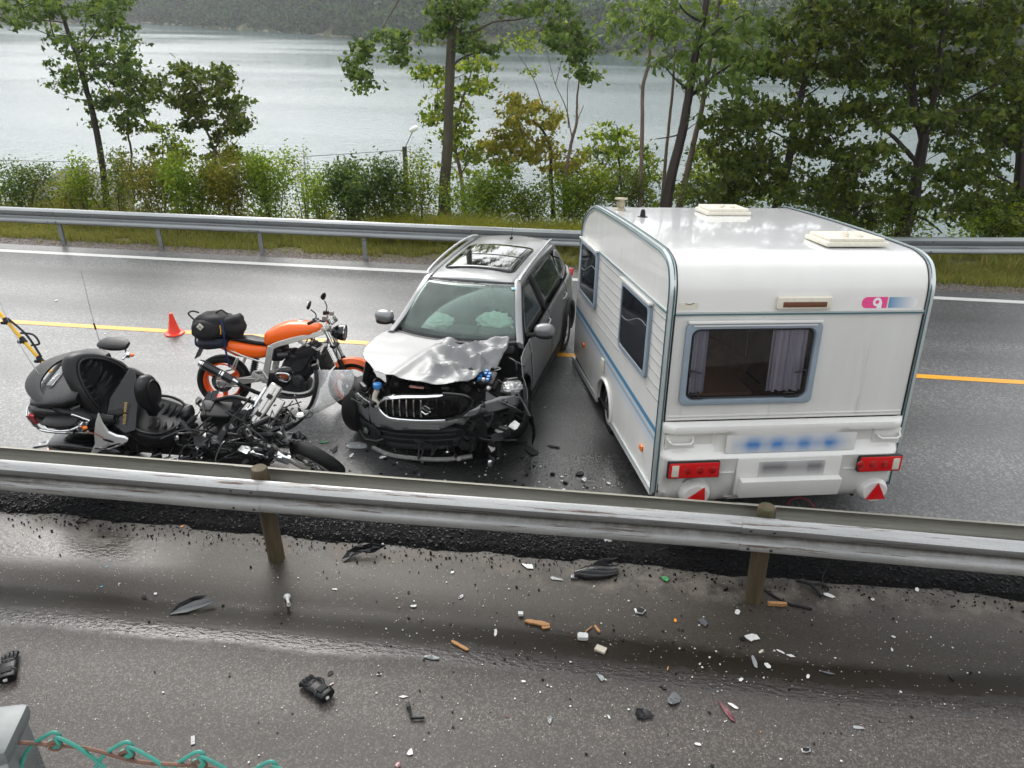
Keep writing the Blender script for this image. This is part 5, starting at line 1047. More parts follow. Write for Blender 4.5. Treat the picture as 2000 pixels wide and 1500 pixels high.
    road_wheel(car, (RX, s*.775, .335), WR, .215, .225, M['alu'], 5, s)
road_wheel(car, (1.60, -.90, .33), WR, .215, .225, M['darkmetal'], 5, -1, rot=Matrix.Rotation(RD(-14), 4, 'Z'))
road_wheel(car, (1.36, .72, .32), WR, .215, .225, M['darkmetal'], 5, 1, rot=Matrix.Rotation(RD(-24), 4, 'Z')@Matrix.Rotation(RD(12), 4, 'X'))
# roof skin with crown, sunroof, aerial
def roofz(x, y): return cant(x)+.012+.055*(1-(y/.60)**2)+(.0 if x > -1.4 else -.0)
rp_ = [(.33, -.565), (.37, -.3), (.385, 0), (.37, .3), (.33, .565), (0, .58), (-.8, .58), (-1.55, .54), (-1.80, .50), (-1.84, 0), (-1.80, -.50), (-1.55, -.54), (-.8, -.58), (0, -.58)]
g = G(); g.plate(rp_, lambda a, b: Vector((a, b, roofz(a, b)+(-.05*((a-.2)/.18)**2 if a > .2 else 0))), 0, .09); ro_ = obj('roof', g, M['silver'], car, ang=60); md = ro_.modifiers.new('s', 'SOLIDIFY'); md.thickness = .02
def rrp(x0, y0, x1, y1, r, n=6):
    return [(x1-r+r*cos(t), y1-r+r*sin(t)) for t in np.linspace(0, pi/2, n)]+[(x0+r+r*cos(t), y1-r+r*sin(t)) for t in np.linspace(pi/2, pi, n)]+[(x0+r+r*cos(t), y0+r+r*sin(t)) for t in np.linspace(pi, 1.5*pi, n)]+[(x1-r+r*cos(t), y0+r+r*sin(t)) for t in np.linspace(1.5*pi, 2*pi, n)]
g = G(); g.plate(rrp(-1.08, -.435, .02, .435, .09), lambda a, b: Vector((a, b, roofz(a, b)+.010)), 0, .09); sr = obj('sunroof', g, M['roofglass'], car, ang=60); md = sr.modifiers.new('s', 'SOLIDIFY'); md.thickness = .008; md.offset = 0
g = G(); P = [Vector((a, b, roofz(a, b)+.006)) for a, b in rrp(-1.095, -.45, .035, .45, .10)]; g.tube(P, .007, 5, closed=True); obj('sunroof_seal', g, M['gap'], sr)
g = G(); g.tube([Vector((-.55, y, roofz(-.55, y)+.016)) for y in np.linspace(-.43, .43, 9)], .005, 4); obj('sunroof_split', g, M['gap'], sr)
g = G(); g.ell((-1.55, 0, roofz(-1.55, 0)+.01), (.05, .022, .022)); g.tube([(-1.55, 0, roofz(-1.55, 0)+.02), (-1.60, 0, roofz(-1.55, 0)+.10), (-1.68, .0, roofz(-1.55, 0)+.24)], [.005, .003, .0015], 5); obj('aerial', g, M['gap'], car)
g = G()
for s in (1, -1): g.tube([Vector((x, s*.535, roofz(x, .535)+.001)) for x in np.linspace(.28, -1.6, 10)], .006, 4)
obj('roof_gutter', g, M['gap'], car)
# windscreen
def wsp(a, b):   # a 0..1 base->top, b -1..1
    y = b*(.81-.235*a); cx = 1.09-.70*a; x = cx-(.20-.08*a)*abs(b)**2.2; z = 1.005+.478*a+.03*sin(a*pi)+.025*(1-b*b)*a
    return Vector((x, y, z))
def grid(fn, na, nb, a0=0, a1=1, b0=-1, b1=1):
    g = G(); V = [fn(a0+(a1-a0)*i/na, b0+(b1-b0)*j/nb) for i in range(na+1) for j in range(nb+1)]
    return g.add(V, [(i*(nb+1)+j, (i+1)*(nb+1)+j, (i+1)*(nb+1)+j+1, i*(nb+1)+j+1) for i in range(na) for j in range(nb)])
ws = obj('windscreen', grid(wsp, 8, 16), M['glass'], car); md = ws.modifiers.new('s', 'SOLIDIFY'); md.thickness = .001
M['frit'] = mat('black_glass_border', (.006, .007, .007), .15)
off = lambda v, d=.007: v+Vector((.7, 0, .7))*d
def band(a0, a1, b0, b1, nm):
    g = grid(lambda a, b: off(wsp(a, b)), 6, 12, a0, a1, b0, b1); return obj(nm, g, M['frit'], ws)
band(.955, 1.0, -1, 1, 'top_border'); band(0, 1, -1, -.965, 'side_border'); band(0, 1, .965, 1, 'side_border'); band(0, .045, -1, 1, 'base_border')
g = G(); V = [off(wsp(a, b), -.008) for a, b in ((.96, -.34), (.96, .38), (.90, .34), (.80, .20), (.80, -.10), (.88, -.22))]; g.add(V, [(0, 1, 2, 3, 4, 5)]); obj('sensor_shroud', g, M['interior'], ws, smooth=False)
g = G(); c = off(wsp(.80, .06), -.07); g.box(c, (.05, .21, .06), ch=.02); g.tube([c, off(wsp(.90, .06), -.02)], .012, 6); obj('rear_view_mirror', g, M['interior'], car)
g = G(); V = [off(wsp(a, b), .010) for a, b in ((.90, .86), (.90, .93), (.85, .935), (.85, .865))]; g.add(V, [(0, 1, 2, 3)]); obj('windscreen_sticker', g, mat('pale_blue_sticker', (.25, .6, .75), .4), ws, smooth=False)
g = G(); V = [off(wsp(a, b), .012) for a, b in ((.89, .87), (.89, .895), (.86, .90), (.86, .872))]; g.add(V, [(0, 1, 2, 3)]); obj('sticker_print', g, M['white'], ws, smooth=False)
# cowl and wipers
g = G(); g.tube([wsp(.0, b)+Vector((.035, 0, -.010)) for b in np.linspace(-1, 1, 14)], .030, 6); obj('scuttle', g, M['clad'], car)
# cabin
g = G(); g.plate([(.25, -.52), (.25, .52), (-1.7, .46), (-1.7, -.46)], lambda a, b: Vector((a, b, roofz(a, b)-.035)), 0, .2); obj('headlining', g, mat('pale_headlining', (.42, .42, .40), .9), car)
cb = G(); cb.box((.82, 0, .93), (.42, 1.44, .12), ch=.05); cb.box((.66, .38, 1.00), (.18, .40, .10), ch=.04); cb.box((.62, 0, .82), (.3, 1.40, .30), ch=.05); obj('dashboard', cb, M['interior'], car)
g = G(); g.box((-.5, 0, .42), (2.8, 1.5, .12)); obj('cabin_floor', g, M['interior'], car, smooth=False)
for x in (-.12, -.95):
    for y in (-.38, .38):
        sroot = bpy.data.objects.new('car_seat', None); COL.objects.link(sroot); sroot.parent = car
        g = G(); g.box((x+.22, y, .62), (.5, .50, .16), ch=.05); g.box((x-.08, y, .92), (.14, .48, .58), Matrix.Rotation(-.22, 3, 'Y'), .05); obj('squab', g, M['seatcloth'], sroot)
        g = G(); g.box((x-.16, y, 1.28), (.09, .26, .16), Matrix.Rotation(-.2, 3, 'Y'), .04); obj('headrest', g, M['seatcloth'], sroot)
sw = bpy.data.objects.new('steering_wheel', None); COL.objects.link(sw); sw.parent = car; sw.location = (.42, .38, 1.02); sw.rotation_euler = (0, RD(62), 0)
g = G(); g.tube([(.185*cos(t), .185*sin(t), 0) for t in np.linspace(0, 2*pi, 25)[:-1]], .017, 8, closed=True); obj('rim', g, M['interior'], sw)
g = G(); g.ell((0, 0, 0), (.08, .08, .03)); g.box((0, 0, 0), (.34, .03, .015)); obj('hub', g, M['interior'], sw)
def lump(c, r, seed, n=22, m=16, k=.28):
    g = G(); vs = []; fs = []
    for i in range(m+1):
        t = pi*i/m
        for j in range(n):
            a = 2*pi*j/n; d = Vector((sin(t)*cos(a), sin(t)*sin(a), cos(t))); f = 1+k*abs(nz(d.x*2.2+seed, d.y*2.2, d.z*2.2))-.12+k*.5*nz(d.x*5+seed, d.y*5, d.z*5)
            vs.append(Vector(c)+Vector((d.x*r[0], d.y*r[1], d.z*r[2]))*f)
    for i in range(m):
        for j in range(n): fs.append((i*n+j, (i+1)*n+j, (i+1)*n+(j+1) % n, i*n+(j+1) % n))
    return g.add(vs, fs)
obj('airbag', lump((.55, .36, 1.05), (.13, .24, .15), 3), M['airbag'], car, ang=25); obj('airbag', lump((.70, -.38, 1.08), (.16, .28, .10), 9), M['airbag'], car, ang=25)
g = G(); g.box((-.6, .72, .95), (1.5, .03, .5)); g.box((-.6, -.72, .95), (1.5, .03, .5)); obj('door_lining', g, M['interior'], car, smooth=False) if 0 else None
# tail end
g = G(); g.plate([(-.74, .45), (.74, .45), (.74, .98), (.62, 1.08), (-.62, 1.08), (-.74, .98)], lambda a, b: Vector((-2.10+.05*(a/.7)**2+.05*max(0, b-.8), a, b)), 0, .12); obj('tailgate', g, M['silver'], car)
g = G(); g.plate([(-.62, 1.08), (.62, 1.08), (.50, 1.40), (-.50, 1.40)], lambda a, b: Vector((-2.08+.65*(b-1.08)+.05*(a/.6)**2, a, b)), 0, .12); obj('tailgate_glass', g, M['sideglass2'], car)
g = G(); g.box((-2.05, 0, .46), (.22, 1.55, .34), ch=.08); obj('rear_bumper', g, M['clad'], car)
# under body so that nothing shows through
g = G(); g.box((-.1, 0, .25), (3.2, 1.5, .10)); g.box((.98, 0, .60), (.06, 1.45, .55)); obj('underbody', g, M['gap'], car, smooth=False)
# ---- crumpled bonnet
def ridge(x, y, s): return 1-abs(nz(x, y, s))*2.2
def bonz(x, y):
    t = max(0, min(1, (y+.18)/.28)); t = t*t*(3-2*t)
    base = 1.005+.02*(1-((y+.12)/.8)**2)-.085*max(0, x-1.0)-.05*max(0, x-1.6)
    base += .05*max(0, min(1, (1.35-x)/.3))*t
    f = max(0, min(1, (2.0-x)*5))
    c = 1.0*t*(.075*ridge(x*2.1+.4*y, y*2.9-.5*x, 2)-.03+.045*ridge(x*4.6-y*1.5, y*4.3+x, 7)-.02+.014*nz(x*13, y*13, 1))
    fold = .085*max(0, 1-abs((x-1.40-.38*(y-.1)))/.085)*t - .06*max(0, 1-abs((x-1.53-.30*(y-.1)))/.09)*t
    small = .003*nz(x*5, y*5, 5)
    soft = .02*max(0, 1-abs(y+.12+.35*(x-1.3))/.10)*max(0, min(1, (x-1.1)*3))
    return base+c*(.35+.65*f)+fold*.8+small+soft-.0
bp_ = [(.90, -.84), (1.15, -.93), (1.45, -.94), (1.62, -.88), (1.72, -.79), (1.82, -.69), (1.92, -.585), (1.97, -.45), (2.02, -.2), (2.04, 0), (2.035, .22), (1.99, .36), (1.93, .46), (1.82, .53), (1.68, .60), (1.5, .635), (1.34, .67), (1.2, .70), (1.06, .68), (1.04, .50), (1.10, .36), (1.19, .25), (1.12, .10), (1.11, -.15), (1.09, -.30), (1.06, -.50), (1.0, -.68)]
g = G(); g.plate(bp_, lambda a, b: Vector((a+.01*nz(a*7, b*7, 4), b+.01*nz(a*7, b*7, 9), bonz(a, b))), 0, .021); bo = obj('bonnet', g, M['silverlight'], car, ang=21); md = bo.modifiers.new('s', 'SOLIDIFY'); md.thickness = .003; bo['label'] = 'bonnet crumpled into sharp folds on its left half'
# inner bonnet flap peeled up on the left
def sheetbit(pts, th=.004, sub=3, jit=.012, seed=0):
    """crumpled scrap through a 3-D outline fan"""
    g = G(); P = [Vector(p) for p in pts]; c = sum(P, Vector())/len(P); R = [[c.lerp(p, k/sub)+Vector((nz(i*1.7+seed, k*2.1, 1), nz(i*1.3, k+seed, 2), nz(i*2.1+seed, k*1.7, 3)))*jit*(k > 0) for i, p in enumerate(P)] for k in range(1, sub+1)]
    n = len(P); vs = [c]+[p for r in R for p in r]; fs = [(0, 1+j, 1+(j+1) % n) for j in range(n)]
    for k in range(sub-1):
        for j in range(n): a = 1+k*n+j; b_ = 1+k*n+(j+1) % n; fs.append((a, a+n, b_+n, b_))
    bm = bmesh.new(); V_ = [bm.verts.new(v) for v in vs]; [bm.faces.new([V_[i] for i in f]) for f in fs]; bm.normal_update(); bmesh.ops.solidify(bm, geom=bm.faces[:], thickness=th); return g.bm(bm)
# left front wing, torn and bent outward
fw_ = [(.86, .36), (.87, 1.0), (1.05, .99), (1.25, .96), (1.45, .93), (1.62, .88), (1.72, .80), (1.74, .68), (1.66, .60)]+[(1.30+.42*cos(a), .33+.42*sin(a)) for a in np.linspace(RD(40), RD(150), 8)]+[(.93, .42)]
def wing(a, b):
    t = max(0, (a-1.15)/.6); o = .17*t*sin(min(1.6, t)*1.3)+.035*nz(a*5, b*5, 3)*min(1, t*2)+.02*ridge(a*6, b*5, 4)*min(1, t)
    v = side(a, b, o); return Vector((v.x-.06*t*t, v.y, v.z-.12*t*t*(b > .7)-.04*t))
g = G(); g.plate(fw_, wing, 0, .035); ob = obj('front_wing', g, M['silver'], car, ang=28); md = ob.modifiers.new('s', 'SOLIDIFY'); md.thickness = .004; ob['label'] = 'left front wing torn and bent outward'
g = G(); g.plate([(.86, .36), (.87, 1.0), (1.05, .99), (1.25, .95), (1.45, .90), (1.60, .84), (1.72, .72), (1.74, .60)]+[(1.30+.42*cos(a), .33+.42*sin(a)) for a in np.linspace(RD(38), RD(150), 8)]+[(.93, .42)], lambda a, b: (lambda v: Vector((v.x, -v.y, v.z)))(side(a, b)), 0, .05); ob = obj('front_wing', g, M['silver'], car, ang=30); md = ob.modifiers.new('s', 'SOLIDIFY'); md.thickness = .004
g = G(); g.tube([Vector((FX+.385*cos(a), -(ys(FX, .4)+.01), .335+.385*sin(a))) for a in np.linspace(RD(-20), RD(195), 16)], .042, 8); obj('wheel_arch_cladding', g, M['clad'], car)
# ---- front bumper: silver upper band sweeping across, dark lower part
def bf(a, b):   # a = y, b = z -> bumper surface
    x = 2.13-.30*(abs(a)/.93)**2.6-.03*abs(b-.52)*2; return x
def bpoint(y, z, o=0):
    k = .16*max(0, y-.10)                      # right half pushed up by the impact
    tilt = .10*(y+.0)
    return Vector((bf(y, z)+o-.06*max(0, y-.3), y, z+tilt+k*.3))
def bpan(name, poly, m, th=.012, step=.05, o=0, par=None, ang=35, fn=None):
    g = G(); g.plate(poly, fn or (lambda a, b: bpoint(a, b, o+.004*nz(a*8, b*8, 3))), 0, step); ob = obj(name, g, m, par or car, ang=ang); md = ob.modifiers.new('s', 'SOLIDIFY'); md.thickness = th; return ob
bump_ = bpan('front_bumper', [(-.93, .42), (-.92, .66), (-.86, .70), (-.74, .665), (-.60, .64), (-.50, .60), (-.44, .545), (-.36, .515), (-.1, .51), (.2, .51), (.38, .515), (.47, .56), (.58, .60), (.66, .64), (.80, .655), (.92, .62), (.98, .58), (.95, .50), (.80, .50), (.62, .52), (.52, .50), (.44, .42), (.36, .455), (.24, .41), (-.1, .385), (-.34, .37), (-.46, .385), (-.56, .36), (-.74, .415), (-.86, .44), (-.90, .33)], M['silver'])
# plate mount
g = G(); g.box((2.135, .02, .435), (.012, .36, .05), Matrix.Rotation(.10, 3, 'X')); obj('plate_mount', g, mat('plate_mount_grey', (.16, .16, .155), .4), bump_)
# dark lower bumper and lip
bpan('lower_bumper', [(-.93, .20), (-.93, .45), (-.72, .42), (-.45, .39), (-.1, .39), (.3, .40), (.42, .36), (.46, .26), (.40, .16), (-.1, .12), (-.6, .13), (-.85, .17)], M['clad'], o=-.03, fn=lambda a, b: bpoint(a, b, -.035+.02*sin(b*60)*(abs(a) < .5)))
bpan('lower_grille_bar', [(-.58, .235), (-.58, .255), (.40, .265), (.40, .245)], M['clad'], o=.0); bpan('lower_grille_bar', [(-.58, .305), (-.58, .322), (.36, .330), (.36, .312)], M['clad'], o=.0)
g = G(); g.tube([bpoint(y, z, .03) for y, z in ((-.66, .085), (-.4, .045), (0, .035), (.3, .03), (.52, .03))], .026, 8, sm=4); obj('skid_lip', g, mat('scuffed_silver_lip', (.25, .25, .25), .35, .4, var=.3, vscale=30), car)
# fog lamp recess
bpan('fog_lamp_surround', [(-.90, .36), (-.88, .42), (-.60, .36), (-.53, .28), (-.60, .18), (-.78, .15), (-.88, .22)], M['clad'], o=.012)
bpan('fog_lamp_recess', [(-.86, .35), (-.84, .39), (-.63, .34), (-.58, .27), (-.64, .21), (-.76, .19), (-.84, .25)], M['gap'], o=.020)
fg = bpoint(-.735, .285, .03); g = G(); g.lathe([(0, .02), (.03, .016), (.042, .004), (.048, -.02)], fg, (1, -.35, 0), 20); obj('fog_lamp', g, M['clear'], car); g = G(); g.lathe([(.046, .012), (.056, .010), (.060, -.02)], fg, (1, -.35, 0), 20); obj('fog_lamp_ring', g, M['blackgloss'], car)
g = G(); g.tube([bpoint(y, z, .022) for y, z in ((-.88, .23), (-.78, .155), (-.60, .185), (-.50, .235))], .011, 6); obj('fog_lamp_trim', g, mat('graphite_trim', (.12, .12, .125), .35, .5), car)
# grille
def gp(y, z, o=0): return bpoint(y, z, -.02+o)
gr_ = bpan('grille', [(-.52, .60), (-.47, .68), (-.38, .735), (-.1, .765), (.2, .77), (.40, .76), (.50, .72), (.52, .66), (.46, .58), (.36, .53), (-.34, .53), (-.44, .55)], M['gap'], fn=lambda a, b: gp(a, b, -.02))
M['gloss'] = mat('piano_black_grille', (.006, .006, .007), .15, coat=.6)
for k in range(11):
    y = -.415+k*.082
    zt = .742 if k < 8 else .72; zb = .545
    g = G(); P = [gp(y, zb, .012), gp(y, (zt+zb)/2, .020), gp(y, zt, .008)]
    if k > 6: P = [p+Vector((-.02-.02*(k-6)*.3, .012*nz(k, i), .01*nz(i, k))) for i, p in enumerate(P)]
    g.tube(P, .0105, 4, sm=3); b_ = obj('grille_bar', g, M['chrome'] if k < 6 else M['gloss'], gr_)
    if k < 10: g = G(); c = gp(y+.041, .645, -.002); g.box(c, (.012, .060, .17)); obj('grille_backing', g, M['gloss'], gr_, smooth=False)
g = G(); R = [];
for y, z0, z1, o in ((-.535, .60, .625, .0), (-.50, .655, .70, .012), (-.42, .715, .765, .02), (-.2, .755, .80, .022), (.05, .768, .806, .022), (.20, .775, .806, .02), (.245, .785, .800, .01)):
    R.append([gp(y, z0, o), gp(y, z0+.3*(z1-z0), o+.018), gp(y, z1-.1*(z1-z0), o+.004), gp(y, z1, o-.03), gp(y, z0, o-.03)])
g.rings(R); obj('grille_chrome_top', g, M['chrome'], gr_)
g = G(); g.tube([gp(y, z, .02) for y, z in ((-.52, .63), (-.50, .59), (-.43, .535), (-.33, .512), (0, .508), (.26, .510))], [.015, .015, .014, .012, .010, .006], 6, sm=4); obj('grille_chrome_base', g, M['chrome'], gr_)
g = G(); g.tube([gp(y, z, .015) for y, z in ((.26, .51), (.40, .53), (.49, .59), (.54, .67), (.47, .75), (.35, .79), (.24, .81))], .018, 6, sm=4); obj('grille_broken_frame', g, M['gloss'], gr_)
# emblem: angular S
S_ = [(-.055, .012), (0, .052), (.055, .012), (.030, -.006), (.0, .016), (-.018, .003), (.055, -.030)]
def emb(pts, nm):
    g = G(); c = gp(.055, .640, .035); q = [c+Vector((0, y, z)) for y, z in pts]; g.rings([q, [p+Vector((.010, 0, 0)) for p in q]]); obj(nm, g, M['chrome'], gr_, smooth=False)
g = G(); c = gp(.055, .640, .040); P = [c+Vector((0, y, z)) for y, z in ((.050, .020), (.0, .052), (-.050, .018), (.050, -.018), (.0, -.052), (-.050, -.020))]
g.tube(P, .0095, 6)
obj('emblem', g, M['chrome'], gr_, smooth=False)
# ---- engine bay (all under the bonnet line)
bay = G(); bay.box((1.50, 0, .42), (1.0, 1.35, .30)); obj('engine_bay_tray', bay, M['gap'], car, smooth=False)
rnd = random.Random(5)
def clutter(n, x0, x1, y0, y1, z0, z1, mats, s0=.03, s1=.12, par=None, nm='bay_part'):
    for i in range(n):
        c = (rnd.uniform(x0, x1), rnd.uniform(y0, y1), rnd.uniform(z0, z1)); g = G(); r = Matrix.Rotation(rnd.uniform(-.6, .6), 3, rnd.choice('XYZ'))@Matrix.Rotation(rnd.uniform(-3, 3), 3, 'Z')
        k = rnd.random()
        if k < .22: g.box(c, (rnd.uniform(s0, s1)*1.2, rnd.uniform(s0, s1)*.7, rnd.uniform(s0, s1)*.45), r, .010)
        elif k < .45: g = lump(c, (rnd.uniform(s0, s1)*.6, rnd.uniform(s0, s1)*.45, rnd.uniform(s0, s1)*.35), i, 10, 7, .5)
        elif k < .7: d = Vector((rnd.uniform(-1, 1), rnd.uniform(-1, 1), rnd.uniform(-.5, .5)))*s1*.9; g.cyl(Vector(c)-d*.5, Vector(c)+d*.5, rnd.uniform(.012, .04), n=10)
        else:
            P = [Vector(c)+Vector((rnd.uniform(-1, 1), rnd.uniform(-1, 1), rnd.uniform(-.5, .7)))*s1 for _ in range(4)]; g.tube(P, rnd.uniform(.004, .012), 6, sm=5)
        obj(nm, g, rnd.choice(mats), par or car, ang=35)
clutter(26, 1.72, 2.0, -.85, -.42, .50, .76, [M['black'], M['clad'], M['gap'], M['darkmetal']], .04, .12)
clutter(22, 1.68, 1.99, -.4, .5, .62, .80, [M['black'], M['clad'], M['gap'], M['darkmetal']], .04, .13)
clutter(46, 1.35, 1.95, .42, .90, .50, .88, [M['black'], M['clad'], M['darkmetal'], M['gap'], M['alu'], M['black']], .03, .12)
clutter(26, 1.75, 2.12, .42, .95, .22, .60, [M['black'], M['clad'], M['gap'], M['black']], .04, .14)
clutter(18, 1.95, 2.2, -.1, .75, .06, .34, [M['black'], M['clad'], M['gap'], M['black'], M['chrome']], .03, .13)
g = G(); g.tube([(1.96, -.57, .72), (1.98, -.60, .62), (2.0, -.55, .55), (1.97, -.62, .48)], .028, 10, sm=4); fl_ = obj('washer_filler_neck', g, M['cream'], car)
g = G(); g.lathe([(0, .03), (.045, .028), (.05, .0), (.046, -.02)], (1.95, -.565, .765), (0, 0, 1), 16); obj('filler_cap', g, M['blue'], fl_)
g = G(); g.box((1.97, -.10, .865-.05), (.03, .16, .02), ch=.004); obj('latch_label', g, mat('faded_pink_label', (.5, .25, .2), .5), car)
fb = G(); fb.box((1.72, .60, .86), (.20, .20, .09), Matrix.Rotation(.25, 3, 'Y'), .01); fbx = obj('fuse_box', fb, M['black'], car)
for i in range(4):
    for j in range(3):
        if rnd.random() < .9:
            g = G(); g.box((1.80-.045*i, .545+.045*j, .905+.012*i), (.026, .030, .030), Matrix.Rotation(.25, 3, 'Y')); obj('fuse', g, M['blue'] if rnd.random() < .75 else M['cream'], fbx, smooth=False)
obj('crushed_headlamp', lump((1.66, .86, .78), (.14, .12, .06), 4, k=.32), mat('shattered_lamp_housing', (.26, .26, .26), .3, .3, var=.4, vscale=30), car, ang=15)
g = sheetbit([(1.80, .62, .78), (1.92, .80, .74), (1.96, .98, .70), (1.84, 1.02, .60), (1.80, .80, .62), (1.84, .62, .68)], seed=3); obj('bent_bumper_strut', g, M['silverlight'], car, ang=20)
g = sheetbit([(1.55, .90, .66), (1.70, 1.02, .60), (1.72, 1.06, .48), (1.60, 1.06, .42), (1.50, .98, .50)], seed=8, jit=.03); obj('torn_wing_scrap', g, M['silver'], car, ang=20)
g = sheetbit([(1.35, .98, .40), (1.62, 1.06, .44), (1.66, 1.12, .22), (1.60, 1.08, .06), (1.34, 1.02, .10)], seed=5, jit=.05); obj('wheel_arch_liner', g, M['black'], car, ang=20)
g = sheetbit([(1.86, .62, .52), (1.98, .76, .46), (2.02, .80, .20), (1.92, .72, .02), (1.78, .60, .10)], seed=15, jit=.05); obj('wheel_arch_liner', g, M['black'], car, ang=20)
for k in range(14):
    P = [Vector((rnd.uniform(1.6, 2.1), rnd.uniform(.3, 1.0), rnd.uniform(.1, .75))) for _ in range(2)]; mid = (P[0]+P[1])/2+Vector((.08, rnd.uniform(-.1, .1), rnd.uniform(-.12, .05)))
    g = G(); g.tube([P[0], mid, P[1]], rnd.uniform(.004, .010), 5, sm=5); obj('loose_hose', g, rnd.choice([M['black'], M['gap'], M['darkmetal']]), car)
for k in range(16):
    c = Vector((rnd.uniform(1.85, 2.2), rnd.uniform(.35, 1.0), rnd.uniform(.12, .62))); a = rnd.uniform(0, 6); n_ = rnd.randint(4, 6)
    q = Vector((rnd.uniform(-.3, 1), rnd.uniform(-1, 1), rnd.uniform(-.2, 1))).to_track_quat('Z', 'Y')
    g = sheetbit([c+q@Vector((cos(a+2*pi*i/n_)*rnd.uniform(.04, .12), sin(a+2*pi*i/n_)*rnd.uniform(.03, .07), 0)) for i in range(n_)], .004, 2, .02, k); obj('broken_bumper_piece', g, rnd.choice([M['black'], M['clad'], M['black'], M['silver']]) if k % 5 else M['white'], car, ang=15)
# ================================================================== ORANGE MOTORCYCLE
OBM = Matrix.Rotation(RD(6.0), 4, 'Z')@Matrix.Rotation(RD(-12), 4, 'X')
ob_ = thing('motorcycle', 'orange naked motorcycle leaning on its stand beside the wrecks, black bag strapped on its tail', 'motorcycle', (-3.68, 7.98, 0)); ob_.rotation_euler = OBM.to_euler()
def lump2(c, r, seed, k=.18, n=30, m=20, e=.8, f2=3.2):
    g = G(); vs = []; fs = []; pw = lambda a: math.copysign(abs(a)**e, a)
    for i in range(m+1):
        t = pi*i/m
        for j in range(n):
            a = 2*pi*j/n; d = Vector((pw(sin(t))*pw(cos(a)), pw(sin(t))*pw(sin(a)), pw(cos(t)))); f = 1+k*nz(d.x*1.6+seed, d.y*1.6, d.z*1.6)-k*.35*abs(nz(d.x*f2+seed, d.y*f2*1.7, d.z*f2))
            vs.append(Vector(c)+Vector((d.x*r[0], d.y*r[1], d.z*r[2]))*f)
    for i in range(m):
        for j in range(n): fs.append((i*n+j, (i+1)*n+j, (i+1)*n+(j+1) % n, i*n+(j+1) % n))
    return g.add(vs, fs)
def wheel2(parent, c, r, tw, rr, rimm, spk, name, rot=None, tread=False):
    root = bpy.data.objects.new(name, None); root.empty_display_size = .1; COL.objects.link(root); root.parent = parent; root.location = c
    if rot: root.rotation_euler = rot.to_euler()
    g = G(); P = [(r-.5*(r-rr)*(1-cos(a))*1.0-0, tw*sin(a)*.5) for a in np.linspace(-pi*.96, pi*.96, 17)]; P.append(P[0])
    g.lathe(P, (0, 0, 0), (0, 1, 0), 44); obj('tyre', g, M['rubber'], root, ang=60)
    g = G(); g.lathe([(rr+.006, tw*.42), (rr-.012, tw*.42), (rr-.022, tw*.25), (rr-.028, 0), (rr-.022, -tw*.25), (rr-.012, -tw*.42), (rr+.006, -tw*.42)], (0, 0, 0), (0, 1, 0), 40)
    for k in range(spk):
        a = 2*pi*k/spk+.55; d = Vector((cos(a), 0, sin(a))); t = Vector((-sin(a), 0, cos(a)))
        g.rings([[p*1 for p in (d*.03+t*.030+Vector((0, .022, 0)), d*.03-t*.030+Vector((0, .022, 0)), d*.03-t*.030-Vector((0, .022, 0)), d*.03+t*.030-Vector((0, .022, 0)))], [d*(rr-.02)+t*.024+Vector((0, .016, 0)), d*(rr-.02)-t*.024+Vector((0, .016, 0)), d*(rr-.02)-t*.024-Vector((0, .016, 0)), d*(rr-.02)+t*.024-Vector((0, .016, 0))]])
    g.cyl((0, -.05, 0), (0, .05, 0), .04, n=16); obj('rim', g, rimm, root)
    g = G(); g.lathe([(.075, -.062), (.13, -.062), (.13, -.067), (.075, -.067), (.075, -.062)], (0, 0, 0), (0, 1, 0), 32)
    for k in range(5): a = 2*pi*k/5; g.cyl((.03*cos(a), -.06, .03*sin(a)), (.085*cos(a), -.064, .085*sin(a)), .007, n=6)
    obj('brake_disc', g, M['chrome'] if spk else M['darkmetal'], root)
    return root
wheel2(ob_, (-.70, 0, .335), .325, .165, .225, M['rimorange'], 3, 'rear_wheel'); wheel2(ob_, (.875, 0, .31), .305, .115, .222, M['rimorange'], 3, 'front_wheel')
g = G(); g.loft([(-.150, 0, .80, .90, .085), (-.135, 0, .79, .955, .13), (-.06, 0, .785, 1.01, .155), (.05, 0, .80, 1.062, .165), (.17, 0, .825, 1.092, .175), (.30, 0, .86, 1.094, .178), (.41, 0, .90, 1.078, .165), (.49, 0, .935, 1.052, .125), (.535, 0, .96, 1.02, .075)], 26, .72); obj('fuel_tank', g, M['orange'], ob_, ang=60)
g = G(); g.lathe([(0, .012), (.03, .012), (.038, .004), (.04, -.01)], (.28, 0, 1.092), (-.05, 0, 1), 20); obj('tank_cap', g, M['chrome'], ob_)
g = G(); g.loft([(-.96, 0, .86, .90, .05), (-.88, 0, .82, .90, .085), (-.74, 0, .77, .88, .12), (-.62, 0, .72, .865, .135), (-.50, 0, .655, .85, .140), (-.36, 0, .635, .83, .145), (-.22, 0, .635, .815, .145), (-.12, 0, .65, .80, .12)], 22, .6); obj('tail_cowl', g, M['orange'], ob_, ang=60)
g = G(); g.loft([(-.58, 0, .85, .875, .07), (-.50, 0, .84, .895, .11), (-.36, 0, .82, .895, .130), (-.24, 0, .80, .87, .135), (-.14, 0, .79, .85, .12), (-.09, 0, .80, .85, .08)], 20, .6); obj('seat', g, M['leather'], ob_, ang=60)
g = G(); g.ell((-.955, 0, .90), (.045, .075, .035), e=.7); obj('tail_lamp', g, M['red'], ob_)
g = G(); g.box((-.955, -.02, .70), (.012, .17, .17), Matrix.Rotation(RD(28), 3, 'Y'), .004); obj('number_plate', g, M['tag'], ob_)
g = G(); g.box((-.90, 0, .79), (.10, .07, .10), Matrix.Rotation(RD(25), 3, 'Y'), .01); obj('plate_bracket', g, M['black'], ob_)
